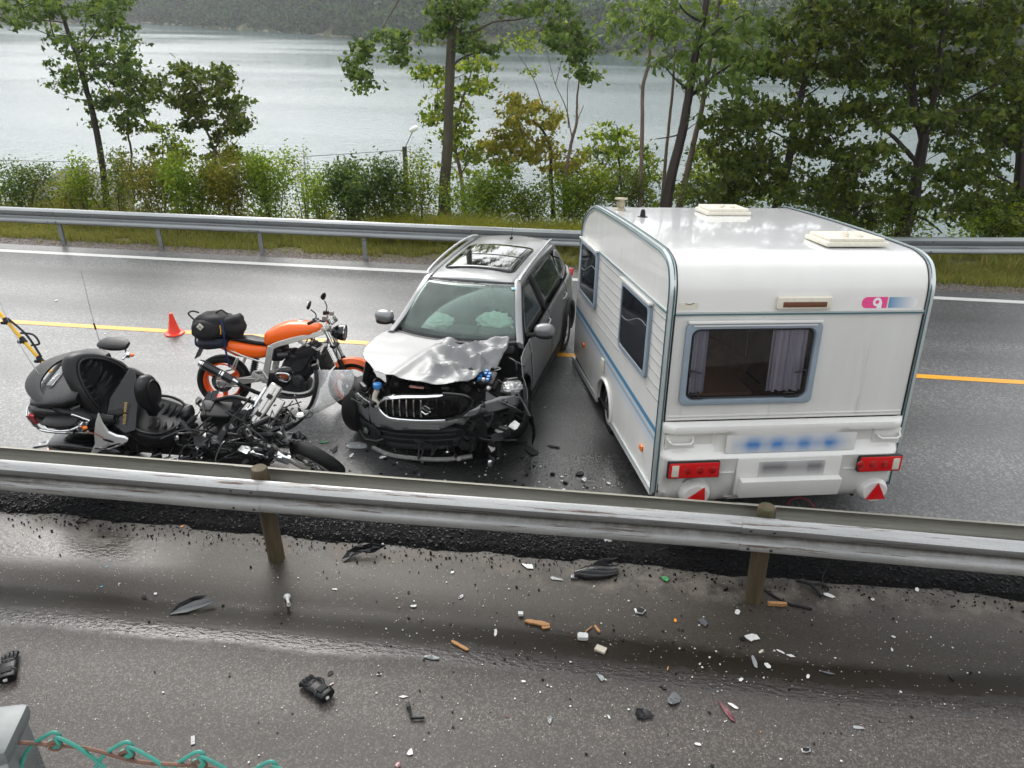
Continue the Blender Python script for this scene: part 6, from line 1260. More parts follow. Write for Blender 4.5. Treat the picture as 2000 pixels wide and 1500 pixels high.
# aluminium frame
def barbox(P, w, h, nm, m, par, side_vec=Vector((0, 1, 0))):
    g = G(); R = []
    P = [Vector(p) for p in P]
    for i, p in enumerate(P):
        t = (P[min(i+1, len(P)-1)]-P[max(i-1, 0)]).normalized(); n_ = t.cross(side_vec).normalized(); R.append([p+side_vec*w/2+n_*h/2, p-side_vec*w/2+n_*h/2, p-side_vec*w/2-n_*h/2, p+side_vec*w/2-n_*h/2])
    g.rings(R); return obj(nm, g, m, par, bev=.006)
M['framealu'] = mat('brushed_frame_aluminium', (.60, .59, .56), .36, .65, var=.08, vscale=10)
for s in (1, -1):
    barbox([(.60, s*.05, .985), (.46, s*.13, .945), (.25, s*.185, .90), (.06, s*.20, .845), (-.045, s*.20, .80)], .028, .062, 'frame_spar', M['framealu'], ob_)
    barbox([(-.035, s*.20, .815), (-.085, s*.195, .62), (-.135, s*.185, .43), (-.15, s*.18, .36)], .035, .075, 'frame_upright', M['framealu'], ob_)
    barbox([(.28, s*.17, .875), (.42, s*.15, .80), (.50, s*.14, .77), (.60, s*.07, .83)], .022, .034, 'frame_brace', M['framealu'], ob_)
    g = G(); g.tube([(.58, s*.06, .86), (.53, s*.13, .74), (.46, s*.16, .48), (.40, s*.16, .28), (.20, s*.16, .23), (-.12, s*.17, .30)], .017, 8, sm=4); obj('cradle_tube', g, M['framealu'], ob_)
    barbox([(-.13, s*.115, .42), (-.40, s*.125, .375), (-.74, s*.125, .325)], .036, .085, 'swing_arm', M['framealu'], ob_)
    g = G(); g.cyl((-.70, s*.10, .335), (-.70, s*.155, .335), .028, n=14); obj('axle_nut', g, M['chrome'], ob_)
    g = G(); g.tube([(-.14, s*.16, .60), (-.40, s*.15, .68), (-.60, s*.12, .76)], .011, 6); g.tube([(-.46, s*.18, .66), (-.53, s*.20, .52), (-.60, s*.18, .50), (-.50, s*.17, .52), (-.44, s*.18, .66)], .010, 6); obj('subframe', g, M['framealu'], ob_)
    # forks
    dx = Vector((-.42, 0, 1)).normalized(); f0 = Vector((.875, s*.095, .31))
    g = G(); g.cyl(f0, f0+dx*.36, .030, .030, 14); g.cyl(f0+Vector((0, s*.0, 0)), f0-dx*.04, .034, .03, 12); obj('fork_slider', g, M['black'], ob_)
    g = G(); g.cyl(f0+dx*.36, f0+dx*.80, .0215, n=14); obj('fork_tube', g, M['chrome'], ob_)
    # mirrors and controls
    g = G(); g.tube([(.50, s*.33, 1.135), (.545, s*.20, 1.13), (.57, s*.09, 1.10), (.575, 0, 1.10)], .012, 8, sm=4); obj('handlebar', g, M['darkmetal'], ob_)
    g = G(); g.tube([(.475, s*.40, 1.13), (.50, s*.28, 1.137)], .019, 10); obj('grip', g, M['rubber'], ob_)
    g = G(); g.box((.52, s*.25, 1.145), (.07, .06, .05), ch=.012); obj('switch_box', g, M['black'], ob_)
    g = G(); g.tube([(.51, s*.27, 1.155), (.58, s*.32, 1.15), (.56, s*.42, 1.145)], .006, 6); obj('lever', g, M['alu'], ob_)
    g = G(); g.tube([(.52, s*.25, 1.16), (.53, s*.27, 1.22), (.49, s*.33, 1.28)], .007, 6, sm=3); obj('mirror_stalk', g, M['black'], ob_)
    g = G(); g.ell((.475, s*.345, 1.335), (.022, .060, .045), Matrix.Rotation(s*-.5, 3, 'X')@Matrix.Rotation(.35, 3, 'Y'), e=.85); mi = obj('mirror', g, M['black'], ob_)
    g = G(); g.ell((.458, s*.345, 1.338), (.010, .052, .038), Matrix.Rotation(s*-.5, 3, 'X')@Matrix.Rotation(.35, 3, 'Y')); obj('mirror_glass', g, M['chrome'], mi)
for k, z in enumerate((.80, 1.01)):
    g = G(); c = Vector((.875-.42*(z-.31)*1.0, 0, z)); g.box(c, (.07, .25, .035), Matrix.Rotation(RD(22), 3, 'Y'), .010); obj('fork_yoke', g, M['framealu'] if k else M['black'], ob_)
# front mudguard
g = G(); R = []
for a in np.linspace(RD(38), RD(128), 12):
    c = Vector((.875+.325*cos(a), 0, .31+.325*sin(a))); o = Vector((cos(a), 0, sin(a))); wd = .075*(1-.25*abs(a-1.4))
    R.append([c+o*.0+Vector((0, wd, 0))-o*.045, c+o*.012+Vector((0, wd*.75, 0)), c+o*.022, c+o*.012-Vector((0, wd*.75, 0)), c-Vector((0, wd, 0))-o*.045, c+o*.006-Vector((0, wd*.6, 0)), c+o*.014, c+o*.006+Vector((0, wd*.6, 0))])
g.rings(R); obj('front_mudguard', g, M['orange'], ob_, ang=60)
# headlamp, clocks
g = G(); g.lathe([(0, -.10), (.05, -.095), (.085, -.04), (.098, .02), (.098, .055), (.092, .06)], (.745, 0, .955), (1, 0, -.08), 26); hl_ = obj('headlamp', g, M['blackgloss'], ob_)
g = G(); g.lathe([(0, .068), (.05, .064), (.088, .052), (.095, .05)], (.745, 0, .955), (1, 0, -.08), 26); obj('lens', g, M['clear'], hl_)
g = G(); g.lathe([(.098, .05), (.102, .058), (.092, .064)], (.745, 0, .955), (1, 0, -.08), 26); obj('lens_ring', g, M['chrome'], hl_)
for s in (1, -1):
    g = G(); g.cyl((.655, s*.055-.01, 1.075), (.635, s*.055-.01, 1.12), .046, .050, 20); ck = obj('instrument', g, M['chrome'], ob_)
g = G(); g.box((.665, 0, 1.10), (.05, .20, .075), Matrix.Rotation(RD(-35), 3, 'Y'), .01); obj('instrument_housing', g, M['chrome'], ob_)
g = G(); g.box((.60, -.14, 1.15), (.06, .05, .05), ch=.01); g.box((.62, .12, 1.16), (.05, .05, .05), ch=.01); obj('brake_reservoir', g, mat('reservoir', (.25, .2, .18), .3), ob_)
# engine
obj('engine_core', lump2((.24, 0, .55), (.19, .12, .19), 5, .3, e=.8), M['darkmetal'], ob_, ang=40)
g = G(); g.box((.08, 0, .36), (.44, .30, .20), Matrix.Rotation(.1, 3, 'Y'), .03); g.box((.20, 0, .30), (.30, .28, .14), ch=.03); obj('crankcase', g, M['darkmetal'], ob_)
for k in range(7):
    z = .50+k*.026; g = G(); g.box((.21+.018*k, 0, z), (.23, .40-(k == 6)*.02, .011), Matrix.Rotation(-.32, 3, 'Y'), .004); obj('cylinder_fin', g, M['darkmetal'], ob_)
g = G(); g.box((.27, 0, .57), (.17, .33, .22), Matrix.Rotation(-.32, 3, 'Y')); obj('cylinder_block', g, M['black'], ob_, smooth=False)
g = G(); g.box((.355, 0, .725), (.22, .40, .10), Matrix.Rotation(-.32, 3, 'Y'), .025); g.box((.34, 0, .775), (.20, .34, .05), Matrix.Rotation(-.32, 3, 'Y'), .02); obj('cylinder_head', g, M['black'], ob_)
for s in (1, -1):
    g = G(); g.lathe([(0, .045), (.06, .043), (.10, .03), (.112, .0), (.112, -.03)], (.05, s*.17, .42), (0, s, 0), 26); obj('clutch_cover', g, M['blackgloss'], ob_)
    g = G(); g.lathe([(0, .03), (.05, .028), (.075, .0), (.075, -.03)], (.24, s*.17, .40), (0, s, 0), 22); obj('generator_cover', g, M['darkmetal'], ob_)
g = G(); P = [(.02, -.215, .47), (.05, -.222, .495), (.11, -.222, .49), (.155, -.215, .455)]; g.tube(P, .006, 6, sm=4); obj('cover_trim', g, M['chrome'], ob_)
for k in range(3):
    g = G(); y = -.16+.0*k; g.cyl((.03, -.17+.0*k+.11*k, .70), (.16, -.17+.11*k, .71), .034, .040, 14); obj('carburettor', g, M['darkmetal'], ob_)
g = G(); g.box((0, 0, .70), (.16, .32, .16), ch=.04); obj('air_box', g, M['black'], ob_)
g = G(); g.box((.545, 0, .62), (.05, .36, .27), Matrix.Rotation(-.40, 3, 'Y'), .012); rad = obj('radiator', g, M['black'], ob_)
for k in range(9):
    z = -.115+k*.029; g = G(); c = Vector((.565+.0, 0, .62))+Matrix.Rotation(-.40, 3, 'Y')@Vector((.022, 0, z)); g.box(c, (.012, .33, .008), Matrix.Rotation(-.40, 3, 'Y')); obj('fin', g, M['darkmetal'], rad, smooth=False)
for y in (-.13, -.045, .045, .13):
    g = G(); g.tube([(.42, y, .70), (.52, y, .58), (.52, y, .40), (.40, y*.9, .22), (.15, y*.6-.05, .17), (-.10, y*.3-.13, .20)], .020, 8, sm=5); obj('exhaust_header', g, M['darkmetal'], ob_)
g = G(); g.tube([(-.08, -.16, .205), (-.22, -.21, .24), (-.38, -.245, .33), (-.46, -.26, .385)], .024, 12, sm=4); obj('exhaust_pipe', g, M['black'], ob_)
mu = bpy.data.objects.new('silencer', None); COL.objects.link(mu); mu.parent = ob_
a_ = Vector((-.46, -.26, .385)); b_ = Vector((-.86, -.285, .62)); d_ = (b_-a_).normalized()
g = G(); g.cyl(a_+d_*.04, b_-d_*.03, .052, n=20); obj('silencer_can', g, mat('carbon_black_can', (.012, .012, .013), .28, coat=.3), mu)
g = G(); g.cyl(a_-d_*.02, a_+d_*.045, .032, .053, 20); g.cyl(b_-d_*.045, b_+d_*.008, .0545, .040, 20); g.cyl(a_.lerp(b_, .36), a_.lerp(b_, .41), .0545, n=20); g.cyl(a_.lerp(b_, .44), a_.lerp(b_, .46), .0545, n=20); obj('silencer_bands', g, M['chrome'], mu)
g = G(); g.box((-.22, -.20, .44), (.16, .02, .06), Matrix.Rotation(.5, 3, 'Y'), .008); g.tube([(-.26, -.20, .50), (-.16, -.21, .52), (-.10, -.21, .42)], .014, 6); g.tube([(-.2, -.20, .42), (-.22, -.30, .41)], .013, 8); obj('foot_peg_plate', g, M['framealu'], ob_)
g = G(); g.tube([(-.14, -.16, .40), (-.40, -.15, .40), (-.66, -.15, .35)], .008, 6); g.tube([(-.40, -.13, .30), (-.66, -.14, .30)], .010, 6); obj('brake_rod', g, M['alu'], ob_)
g = G(); g.cyl((-.36, .03, .40), (-.30, .03, .66), .028, n=12)
for k in range(9): g.tube([(-.355+.007*k+.042*cos(t), .03+.042*sin(t), .42+.026*k) for t in np.linspace(0, 2*pi, 13)[:-1]], .006, 5, closed=True)
obj('shock_absorber', g, M['darkmetal'], ob_)
for k in range(8):
    P = [Vector((rnd.uniform(.0, .5), -.14+rnd.uniform(-.05, .06), rnd.uniform(.5, .9))), Vector((rnd.uniform(.2, .6), -.17, rnd.uniform(.5, .85))), Vector((rnd.uniform(.4, .62), -.12, rnd.uniform(.7, 1.0)))]; g = G(); g.tube(P, rnd.uniform(.004, .008), 5, sm=5); obj('cable', g, M['black'], ob_)
g = G(); g.tube([(.64, -.10, 1.05), (.73, -.13, .90), (.72, -.13, .70), (.80, -.11, .50)], .005, 5, sm=5); obj('brake_hose', g, M['black'], ob_)
g = G(); g.tube([(-.12, .17, .34), (-.22, .26, .14), (-.28, .35, .02)], .012, 6); obj('side_stand', g, M['black'], ob_)
# the bag on the tail: a thing of its own
bg = thing('duffel_bag', 'black nylon bag strapped on the tail of the orange motorcycle', 'bag', OBM@Vector((-.70, 0, .90))+Vector((-3.68, 7.98, 0))); bg.rotation_euler = OBM.to_euler()
obj('main_compartment', lump2((-.05, -.02, .12), (.24, .20, .16), 4), M['cloth'], bg, ang=50)
obj('side_pocket', lump2((-.10, -.17, .09), (.17, .085, .12), 8, .12), M['cloth'], bg, ang=50)
obj('front_pocket', lump2((.18, -.02, .12), (.13, .16, .14), 12, .25), M['cloth'], bg, ang=50)
obj('base_bag', lump2((-.06, -.06, -.07), (.20, .17, .08), 15, .15), mat('dark_navy_nylon', (.008, .012, .022), .7, bump=.5), bg, ang=50)
for P in ([(-.26, -.10, .20), (-.32, -.10, .27), (-.27, -.09, .30), (-.20, -.08, .28)], [(-.02, -.05, .27), (.05, -.04, .31), (.12, -.04, .26)]):
    g = G(); g.tube(P, .010, 6, sm=4); obj('carry_loop', g, M['cloth'], bg)
for P in ([(.10, -.20, .22), (.13, -.23, .05), (.11, -.18, -.10), (.14, -.16, -.36)], [(-.20, -.22, .05), (-.22, -.20, -.08), (-.16, -.16, -.14)]):
    g = G(); Q = spline(P, 5); R = [[q+Vector((w_, -.004, 0)) for w_ in (-.012, .012)]+[q+Vector((w_, .0, 0)) for w_ in (.012, -.012)] for q in Q]; g.rings(R); obj('strap', g, M['bluestrap'], bg)
g = G(); g.tube([(.085, -.215, .16), (.095, -.225, .10), (.085, -.215, .05)], .006, 5); obj('buckle_cord', g, M['yellow'], bg)
c = Vector((-.13, -.262, .145)); g = G(); g.box(c, (.062, .008, .062), Matrix.Rotation(.78, 3, 'Y')@Matrix.Rotation(0, 3, 'X'), .003); bd = obj('badge', g, M['cream'], bg)
g = G(); g.tube([c+Vector((-.014, -.006, -.016)), c+Vector((0, -.006, .018)), c+Vector((.014, -.006, -.016)), c+Vector((-.006, -.006, -.004)), c+Vector((.008, -.006, -.004))], .003, 4); obj('badge_print', g, M['gap'], bd)

# ================================================================== BLACK TOURING MOTORCYCLE
GWM = Matrix.Rotation(RD(17), 4, 'X')
gw = thing('motorcycle', 'wrecked black touring motorcycle with luggage trunk, its front end torn apart behind the rail', 'motorcycle', (-4.15, 6.77, 0)); gw.rotation_euler = (RD(17), 0, 0)
GL = Matrix.Translation((-4.15, 6.77, 0))@GWM
BG = M['blackgloss']; LE = M['leather']
# luggage trunk: body, lid with spoiler, corner lamps
g = G(); g.loft([(-1.34, 0, .80, 1.03, .30), (-1.31, 0, .775, 1.06, .385), (-1.22, 0, .76, 1.07, .425), (-1.0, 0, .76, 1.08, .43), (-.84, 0, .78, 1.09, .40), (-.78, 0, .80, 1.09, .34)], 30, .45); obj('trunk', g, BG, gw, ang=50)
tl_ = bpy.data.objects.new('trunk_lid', None); COL.objects.link(tl_); tl_.parent = gw
g = G(); g.loft([(-1.30, 0, 1.06, 1.09, .30), (-1.24, 0, 1.06, 1.125, .39), (-1.05, 0, 1.07, 1.165, .42), (-.88, 0, 1.08, 1.19, .41), (-.76, 0, 1.09, 1.20, .34)], 30, .5); obj('lid_shell', g, mat('satin_wet_black', (.010, .010, .011), .34, drops=.6, spec=.4), tl_, ang=50)
g = G()
R = []
for t in np.linspace(-1, 1, 17):
    y = .40*t; x = -1.40+.30*abs(t)**2.6; z = 1.155-.03*abs(t)**2
    R.append([Vector((x-.035, y, z)), Vector((x+.03, y, z+.018)), Vector((x+.13, y, z+.012)), Vector((x+.13, y, z-.010)), Vector((x+.02, y, z-.022))])
g.rings(R); obj('spoiler', g, mat('satin_black_spoiler', (.012, .012, .013), .36, drops=.6, spec=.4), tl_, ang=50)
g = G(); g.box((-1.13, .05, 1.166), (.06, .46, .012), ch=.004); obj('spoiler_light_strip', g, M['clear'], tl_)
for s in (1, -1):
    g = G(); q = [Vector((-1.352+.02*k, s*y, z)) for k, (y, z) in enumerate(((.27, .83), (.40, .83), (.42, .96), (.33, .985)))]; g.rings([q, [p+Vector((.06, -s*.0, 0)) for p in q]]); obj('tail_lamp', g, M['red'], gw, ang=30)
    g = G(); g.tube([(-1.36, s*.25, .815), (-1.34, s*.40, .815), (-1.29, s*.435, .83), (-1.31, s*.435, .98), (-1.34, s*.34, 1.005)], .010, 6); obj('lamp_bezel', g, M['chrome'], gw)
g = G(); g.tube([(-.90, -.435, .775), (-1.10, -.445, .775), (-1.26, -.43, .785), (-1.345, -.33, .80), (-1.37, 0, .805), (-1.345, .33, .80), (-1.26, .43, .785)], .015, 8, sm=4); obj('chrome_strip', g, M['chrome'], gw)
g = G(); g.loft([(-1.30, 0, .68, .76, .30), (-1.1, 0, .66, .77, .38), (-.85, 0, .68, .77, .36)], 20, .5); obj('trunk_base', g, M['black'], gw, ang=50)
# passenger backrest with wings, cushions with stitched flutes
brp = bpy.data.objects.new('passenger_backrest', None); COL.objects.link(brp); brp.parent = gw
def arch(t):      # outline of the pad, t 0..1 from one foot over the top to the other: (y, h)
    a = pi*t; return (.315*cos(a)*(1-.22*sin(a)**3), .50*sin(a)**.85)
def pad_at(y, h, o=0): return Vector((-.80-.20*h+.16*(y/.32)**2+o, y, .88+h))
g = G(); n_ = 24; rim_ = [arch(i/n_) for i in range(n_+1)]; V = []; F = []
prof_ = [(1.0, -.085), (1.06, -.05), (1.07, 0), (1.0, .050), (.86, .062), (.80, .045), (.55, .040), (.25, .034), (.02, .032)]
for k, (sc_k, o_) in enumerate(prof_):
    for (y, h) in rim_: V.append(pad_at(y*sc_k, .16+(h-.16)*sc_k if h > .16 else h, o_))
m1 = n_+1
for k in range(len(prof_)-1):
    for i in range(n_): F.append((k*m1+i, k*m1+i+1, (k+1)*m1+i+1, (k+1)*m1+i))
F.append(tuple(range(m1)))
g.add(V, F); obj('pad', g, LE, brp, ang=70)
g = G(); g.tube([pad_at(y*.90, h*.92, .068) for y, h in rim_], .012, 8); obj('piping', g, LE, brp)
for k in range(5):
    for s in (1, -1):
        g = G(); h = .07+.075*k; g.tube([pad_at(s*.03, h-.015, .040), pad_at(s*.10, h+.010, .056), pad_at(s*(.185-.012*k), h+.045, .046)], [.014, .022, .012], 8, sm=3); obj('flute', g, LE, brp)
g = G(); g.tube([pad_at(0, .02, .045), pad_at(0, .42, .045)], .008, 6); obj('centre_seam', g, LE, brp)
for s in (1, -1):
    g = G(); g.tube([(-.74, s*.30, .93), (-.62, s*.335, .90), (-.50, s*.31, .875)], [.055, .060, .040], 10, sm=4); obj('side_bolster', g, LE, brp)
g = G(); g.loft([(-.80, 0, .80, .90, .24), (-.68, 0, .80, .92, .27), (-.50, 0, .78, .90, .25), (-.42, 0, .78, .86, .18)], 22, .55); obj('passenger_seat', g, LE, gw, ang=60)
for s in (1, -1):
    # wing panel with chrome vent badge
    g = G(); g.loft([(-1.02, s*.30, .86, 1.10, .10), (-.90, s*.33, .84, 1.08, .11), (-.74, s*.34, .80, 1.00, .09), (-.62, s*.32, .78, .90, .06)], 16, .5); obj('trunk_shoulder', g, mat('satin_black_panel', (.010, .010, .011), .38, drops=.4, spec=.4), gw, ang=50)
    ar = bpy.data.objects.new('armrest', None); COL.objects.link(ar); ar.parent = gw; zz = .985 if s < 0 else 1.03
    g = G(); g.loft([(-1.06, (s*.50 if s < 0 else .60), zz, zz+.045, .05), (-1.0, (s*.50 if s < 0 else .60), zz-.005, zz+.06, .085), (-.88, (s*.50 if s < 0 else .60), zz-.005, zz+.065, .10), (-.78, (s*.495 if s < 0 else .595), zz, zz+.055, .085), (-.73, (s*.49 if s < 0 else .59), zz+.005, zz+.045, .05)], 20, .7); obj('pad', g, LE, ar, ang=60)
    g = G(); g.tube([(-1.07, s*.43, zz-.02), (-1.07, s*.50, zz-.012), (-1.0, s*.58, zz-.012), (-.82, s*.585, zz-.012), (-.72, s*.52, zz-.012), (-.72, s*.42, zz-.02)], .012, 8, sm=4); g.tube([(-1.07, s*.43, zz-.02), (-1.08, s*.40, .86)], .014, 6); g.box((-1.02, s*.46, zz-.05), (.08, .07, .05), ch=.01); obj('chrome_bracket', g, M['chrome'], ar)
    g = G(); g.cyl((-.74, s*.50, zz-.03), (-.70, s*.52, zz-.04), .032, .038, 14); obj('lamp_cup', g, M['chrome'], ar); g = G(); g.ell((-.67, s*.51, zz-.035), (.028, .022, .02)); obj('amber_bulb', g, M['amber'], ar)
g = G(); 
for (a, b) in (((-.80, -.435, 1.045), (-.66, -.432, .975)), ((-.66, -.432, .975), (-.715, -.432, .90)), ((-.715, -.432, .90), (-.845, -.435, .965)), ((-.845, -.435, .965), (-.80, -.435, 1.045)), ((-.822, -.437, 1.0), (-.69, -.437, .94))): g.cyl(a, b, .009, n=6)
obj('chrome_vent', g, M['chrome'], gw); g = G(); g.box((-.755, -.43, .972), (.12, .012, .08), Matrix.Rotation(RD(26), 3, 'Y')); obj('vent_mesh', g, M['gap'], gw)
# side cover standing up between the seats, with gold script and chrome star trim
g = G(); q = [(-.50, .23, 1.10), (-.42, .16, 1.08), (-.34, -.02, .98), (-.33, -.30, .72), (-.45, -.33, .69), (-.60, -.30, .86), (-.60, -.12, .98)]
g.rings([[Vector(p) for p in q], [Vector(p)+Vector((-.06, .02, -.05)) for p in q]]); sc_ = obj('side_cover', g, mat('wet_black_cover', (.008, .008, .009), .24, coat=.2, drops=.7), gw, bev=.01)
def text3(txt, size, Mx, m, parent, name, ext=.002):
    cu = bpy.data.curves.new(name, 'FONT'); cu.body = txt; cu.size = size; cu.extrude = ext; cu.align_x = 'CENTER'; cu.align_y = 'CENTER'; cu.space_character = 1.1
    t = bpy.data.objects.new(name+'_tmp', cu); COL.objects.link(t); me = bpy.data.meshes.new_from_object(t.evaluated_get(bpy.context.evaluated_depsgraph_get())); bpy.data.objects.remove(t)
    me.materials.clear(); me.materials.append(m); me.transform(Mx); o = bpy.data.objects.new(name, me); COL.objects.link(o); o.parent = parent; return o
# plane of the cover face near the script
pa, pb, pc = Vector(q[2]), Vector(q[4]), Vector(q[6]); nn_ = (pb-pa).cross(pc-pa).normalized(); nn_ = nn_ if nn_.z > 0 else -nn_
xa_ = (Vector((-.43, -.02, .99))-Vector((-.43, -.26, .775))).normalized(); xa_ = (xa_-nn_*xa_.dot(nn_)).normalized(); ya_ = nn_.cross(xa_); oc = (pa+pb+pc)/3+nn_*.020+Vector((.03, -.045, -.02))
Mx_ = Matrix(((xa_.x, ya_.x, nn_.x, oc.x), (xa_.y, ya_.y, nn_.y, oc.y), (xa_.z, ya_.z, nn_.z, oc.z), (0, 0, 0, 1)))
text3('GOLD WING', .036, Mx_, mat('gold_lettering', (.75, .52, .15), .3, .8), sc_, 'gold_lettering', .004)
SO = [(-.545, -.355, 1.06), (-.560, -.36, .92), (-.535, -.37, .81), (-.46, -.38, .775), (-.375, -.385, .770), (-.350, -.385, .735), (-.372, -.39, .700), (-.46, -.40, .690), (-.57, -.41, .650), (-.68, -.42, .575), (-.79, -.425, .505), (-.875, -.425, .455), (-.79, -.42, .555), (-.715, -.405, .665), (-.675, -.39, .80), (-.615, -.37, .94)]
SO = [(x+.02, y-.075, z+.015) for x, y, z in SO]
g = G(); g.rings([[Vector(q) for q in SO], [Vector(q)+Vector((0, .03, 0)) for q in SO]]); M['brightchrome'] = mat('bright_chrome_trim', (.80, .80, .80), .22, .35, coat=.3)
cst = obj('chrome_star_trim', g, M['brightchrome'], gw, ang=30, bev=.008)
g = G(); g.ell((-.525, -.478, .743), (.055, .006, .018), Matrix.Rotation(.3, 3, 'Y')); obj('trim_slot', g, M['gap'], cst)
g = G(); g.tube([(-.645, -.487, .635), (-.53, -.49, .715)], .006, 6); g.tube([(-.70, -.50, .635), (-.58, -.492, .63), (-.48, -.49, .67), (-.36, -.475, .73)], .010, 8, sm=4); obj('trim_rib', g, M['chrome'], cst)
g = G(); g.tube([(-.67, -.51, .90), (-.60, -.47, .80), (-.56, -.45, .68)], .005, 5, sm=4); obj('red_brown_wire', g, mat('red_brown_wire', (.35, .10, .05), .5), gw)
# rider backrest and seat
obj('rider_backrest', lump2((-.24, -.02, .99), (.085, .155, .20), 2, .06, e=.85), LE, gw, ang=60)
g = G(); g.box((-.27, -.02, .80), (.10, .12, .22), ch=.03); obj('backrest_post', g, LE, gw)
g = G(); g.tube([(-.165, -.02+.10*cos(t), 1.0+.14*sin(t)) for t in np.linspace(0, 2*pi, 21)[:-1]], .010, 6, closed=True); obj('backrest_piping', g, LE, gw)
rs_ = bpy.data.objects.new('rider_seat', None); COL.objects.link(rs_); rs_.parent = gw
g = G(); R = []
for x, z0, z1, w, dip in ((-.50, .55, .70, .15, .0), (-.44, .50, .74, .25, .03), (-.32, .45, .72, .285, .06), (-.18, .44, .69, .29, .07), (-.04, .45, .67, .25, .055), (.05, .50, .67, .16, .02), (.10, .55, .66, .08, 0)):
    n = 26; r_ = []
    for j in range(n):
        a = 2*pi*j/n; pw = lambda v, e=.6: math.copysign(abs(v)**e, v); y = w*pw(cos(a)); zz = (z0+z1)/2+(z1-z0)/2*pw(sin(a)); zz -= dip*max(0, 1-(y/w)**2)*(sin(a) > 0); r_.append(Vector((x, y-.03, zz)))
    R.append(r_)
g.rings(R); obj('cushion', g, LE, rs_, ang=60)
for k in range(6):
    for s in (1, -1):
        g = G(); x = -.38+.075*k; zt = .675-.10*0+.0; g.tube([(x, -.03+s*.04, zt-.045), (x+.03, -.03+s*.10, zt-.030), (x+.045, -.03+s*.17, zt-.005)], [.010, .017, .009], 7, sm=3); obj('flute', g, LE, rs_)
g = G(); g.tube([(-.46, -.2, .70), (-.3, -.285, .685), (-.1, -.27, .665), (.04, -.12, .66), (.06, .05, .66), (-.1, .20, .67), (-.3, .235, .69), (-.46, .15, .71)], .015, 8, sm=4); obj('piping', g, LE, rs_)
obj('pommel', lump2((.08, .0, .70), (.055, .10, .075), 6, .08), LE, gw, ang=60)
# saddlebags
for s in (1, -1):
    sb = bpy.data.objects.new('saddlebag', None); COL.objects.link(sb); sb.parent = gw
    g = G(); g.loft([(-1.33, s*.34, .34, .52, .07), (-1.28, s*.34, .30, .565, .115), (-1.05, s*.35, .27, .60, .13), (-.80, s*.35, .27, .585, .13), (-.62, s*.34, .30, .52, .11), (-.54, s*.33, .36, .46, .06)], 22, .5); obj('shell', g, BG, sb, ang=50)
    g = G(); g.tube([(-1.345, s*.26, .42), (-1.36, s*.36, .43), (-1.33, s*.44, .44)], .022, 6); obj('orange_reflector', g, M['amber'], sb)
    g = G(); g.tube([(-1.30, s*.47, .46), (-1.0, s*.485, .485), (-.70, s*.475, .46)], .007, 5, sm=3); obj('trim_line', g, M['chrome'], sb)
# wheels, frame and engine
wheel2(gw, (-.82, 0, .315), .315, .19, .21, M['alu'], 5, 'rear_wheel')
fwh = wheel2(gw, (1.40, -.10, .22), .318, .145, .215, M['alu'], 5, 'front_wheel', rot=Matrix.Rotation(RD(-22), 4, 'Z')@Matrix.Rotation(RD(20), 4, 'X'))
g = G(); g.loft([(.98, -.10, .42, .50, .06), (1.10, -.11, .46, .56, .09), (1.20, -.12, .49, .58, .095)], 14, .7); obj('mudguard_stub', g, BG, gw, ang=50)
for s, yy in ((1, .02), (-1, -.20)):
    g = G(); g.tube([(.82, yy, .62), (1.02, yy, .45), (1.22, yy-.02, .30), (1.36, yy-.03, .22)], [.030, .030, .034, .036], 10, sm=3); obj('fork_leg', g, M['alu'], gw)
g = G(); g.box((-.25, 0, .34), (1.3, .34, .30), ch=.05); g.box((.55, 0, .30), (.70, .50, .30), ch=.06); obj('engine_block', g, M['darkmetal'], gw)
GWM_ = [M['black'], M['clad'], M['gap'], M['darkmetal'], M['black'], M['blackgloss']]
clutter(70, .08, 1.02, -.42, .30, .30, .72, GWM_, .05, .17, gw, 'engine_part')
clutter(30, .70, 1.22, -.30, .55, .25, .62, GWM_+[M['alu']], .04, .13, gw, 'engine_part')
clutter(20, -.55, .2, -.46, -.25, .15, .45, GWM_+[M['alu']], .05, .15, gw, 'engine_part')
def gwo(nm, g, m, **k): return obj(nm, g, m, gw, **k)
g = G(); g.box((.36, .08, .665), (.30, .22, .11), Matrix.Rotation(.12, 3, 'Y')@Matrix.Rotation(.15, 3, 'Z'), .025); g.box((.26, .10, .725), (.12, .14, .03), ch=.01); gwo('battery_box', g, M['black'])
for P, r in (([(.18, -.06, .60), (.05, -.10, .55), (-.02, -.16, .45)], .02), ([(.22, .16, .70), (.5, .2, .78), (.74, .18, .74)], .022), ([(.60, .0, .66), (.58, -.1, .58), (.40, -.16, .55), (.20, -.2, .50), (.16, -.24, .42)], .017), ([(.25, -.22, .56), (.62, -.24, .60)], .013), ([(.3, -.3, .50), (.55, -.30, .62), (.9, -.26, .60)], .012), ([(.7, -.2, .50), (.95, -.18, .42), (1.1, -.2, .35)], .016)):
    g = G(); g.tube(P, r, 8, sm=5); gwo('hose', g, M['black'])
g = G(); g.cyl((.05, -.05, .62), (.19, -.02, .70), .014, n=10); g.cyl((.22, -.30, .35), (.25, -.30, .52), .018, n=10); g.cyl((.225, -.31, .24), (.225, -.31, .33), .030, n=10); gwo('chrome_lever', g, M['chrome'])
g = G(); g.box((.30, -.36, .30), (.20, .10, .16), ch=.03); gwo('footboard', g, M['darkmetal'])
g = G(); R = [[Vector((.62+t*.36, -.24-.02*t+.02*cos(a), .52+.03*sin(a)+.0*t)) for a in np.linspace(0, 2*pi, 9)[:-1]] for t in np.linspace(0, 1, 4)]; g.rings(R); gwo('crash_bar_cover', g, BG)
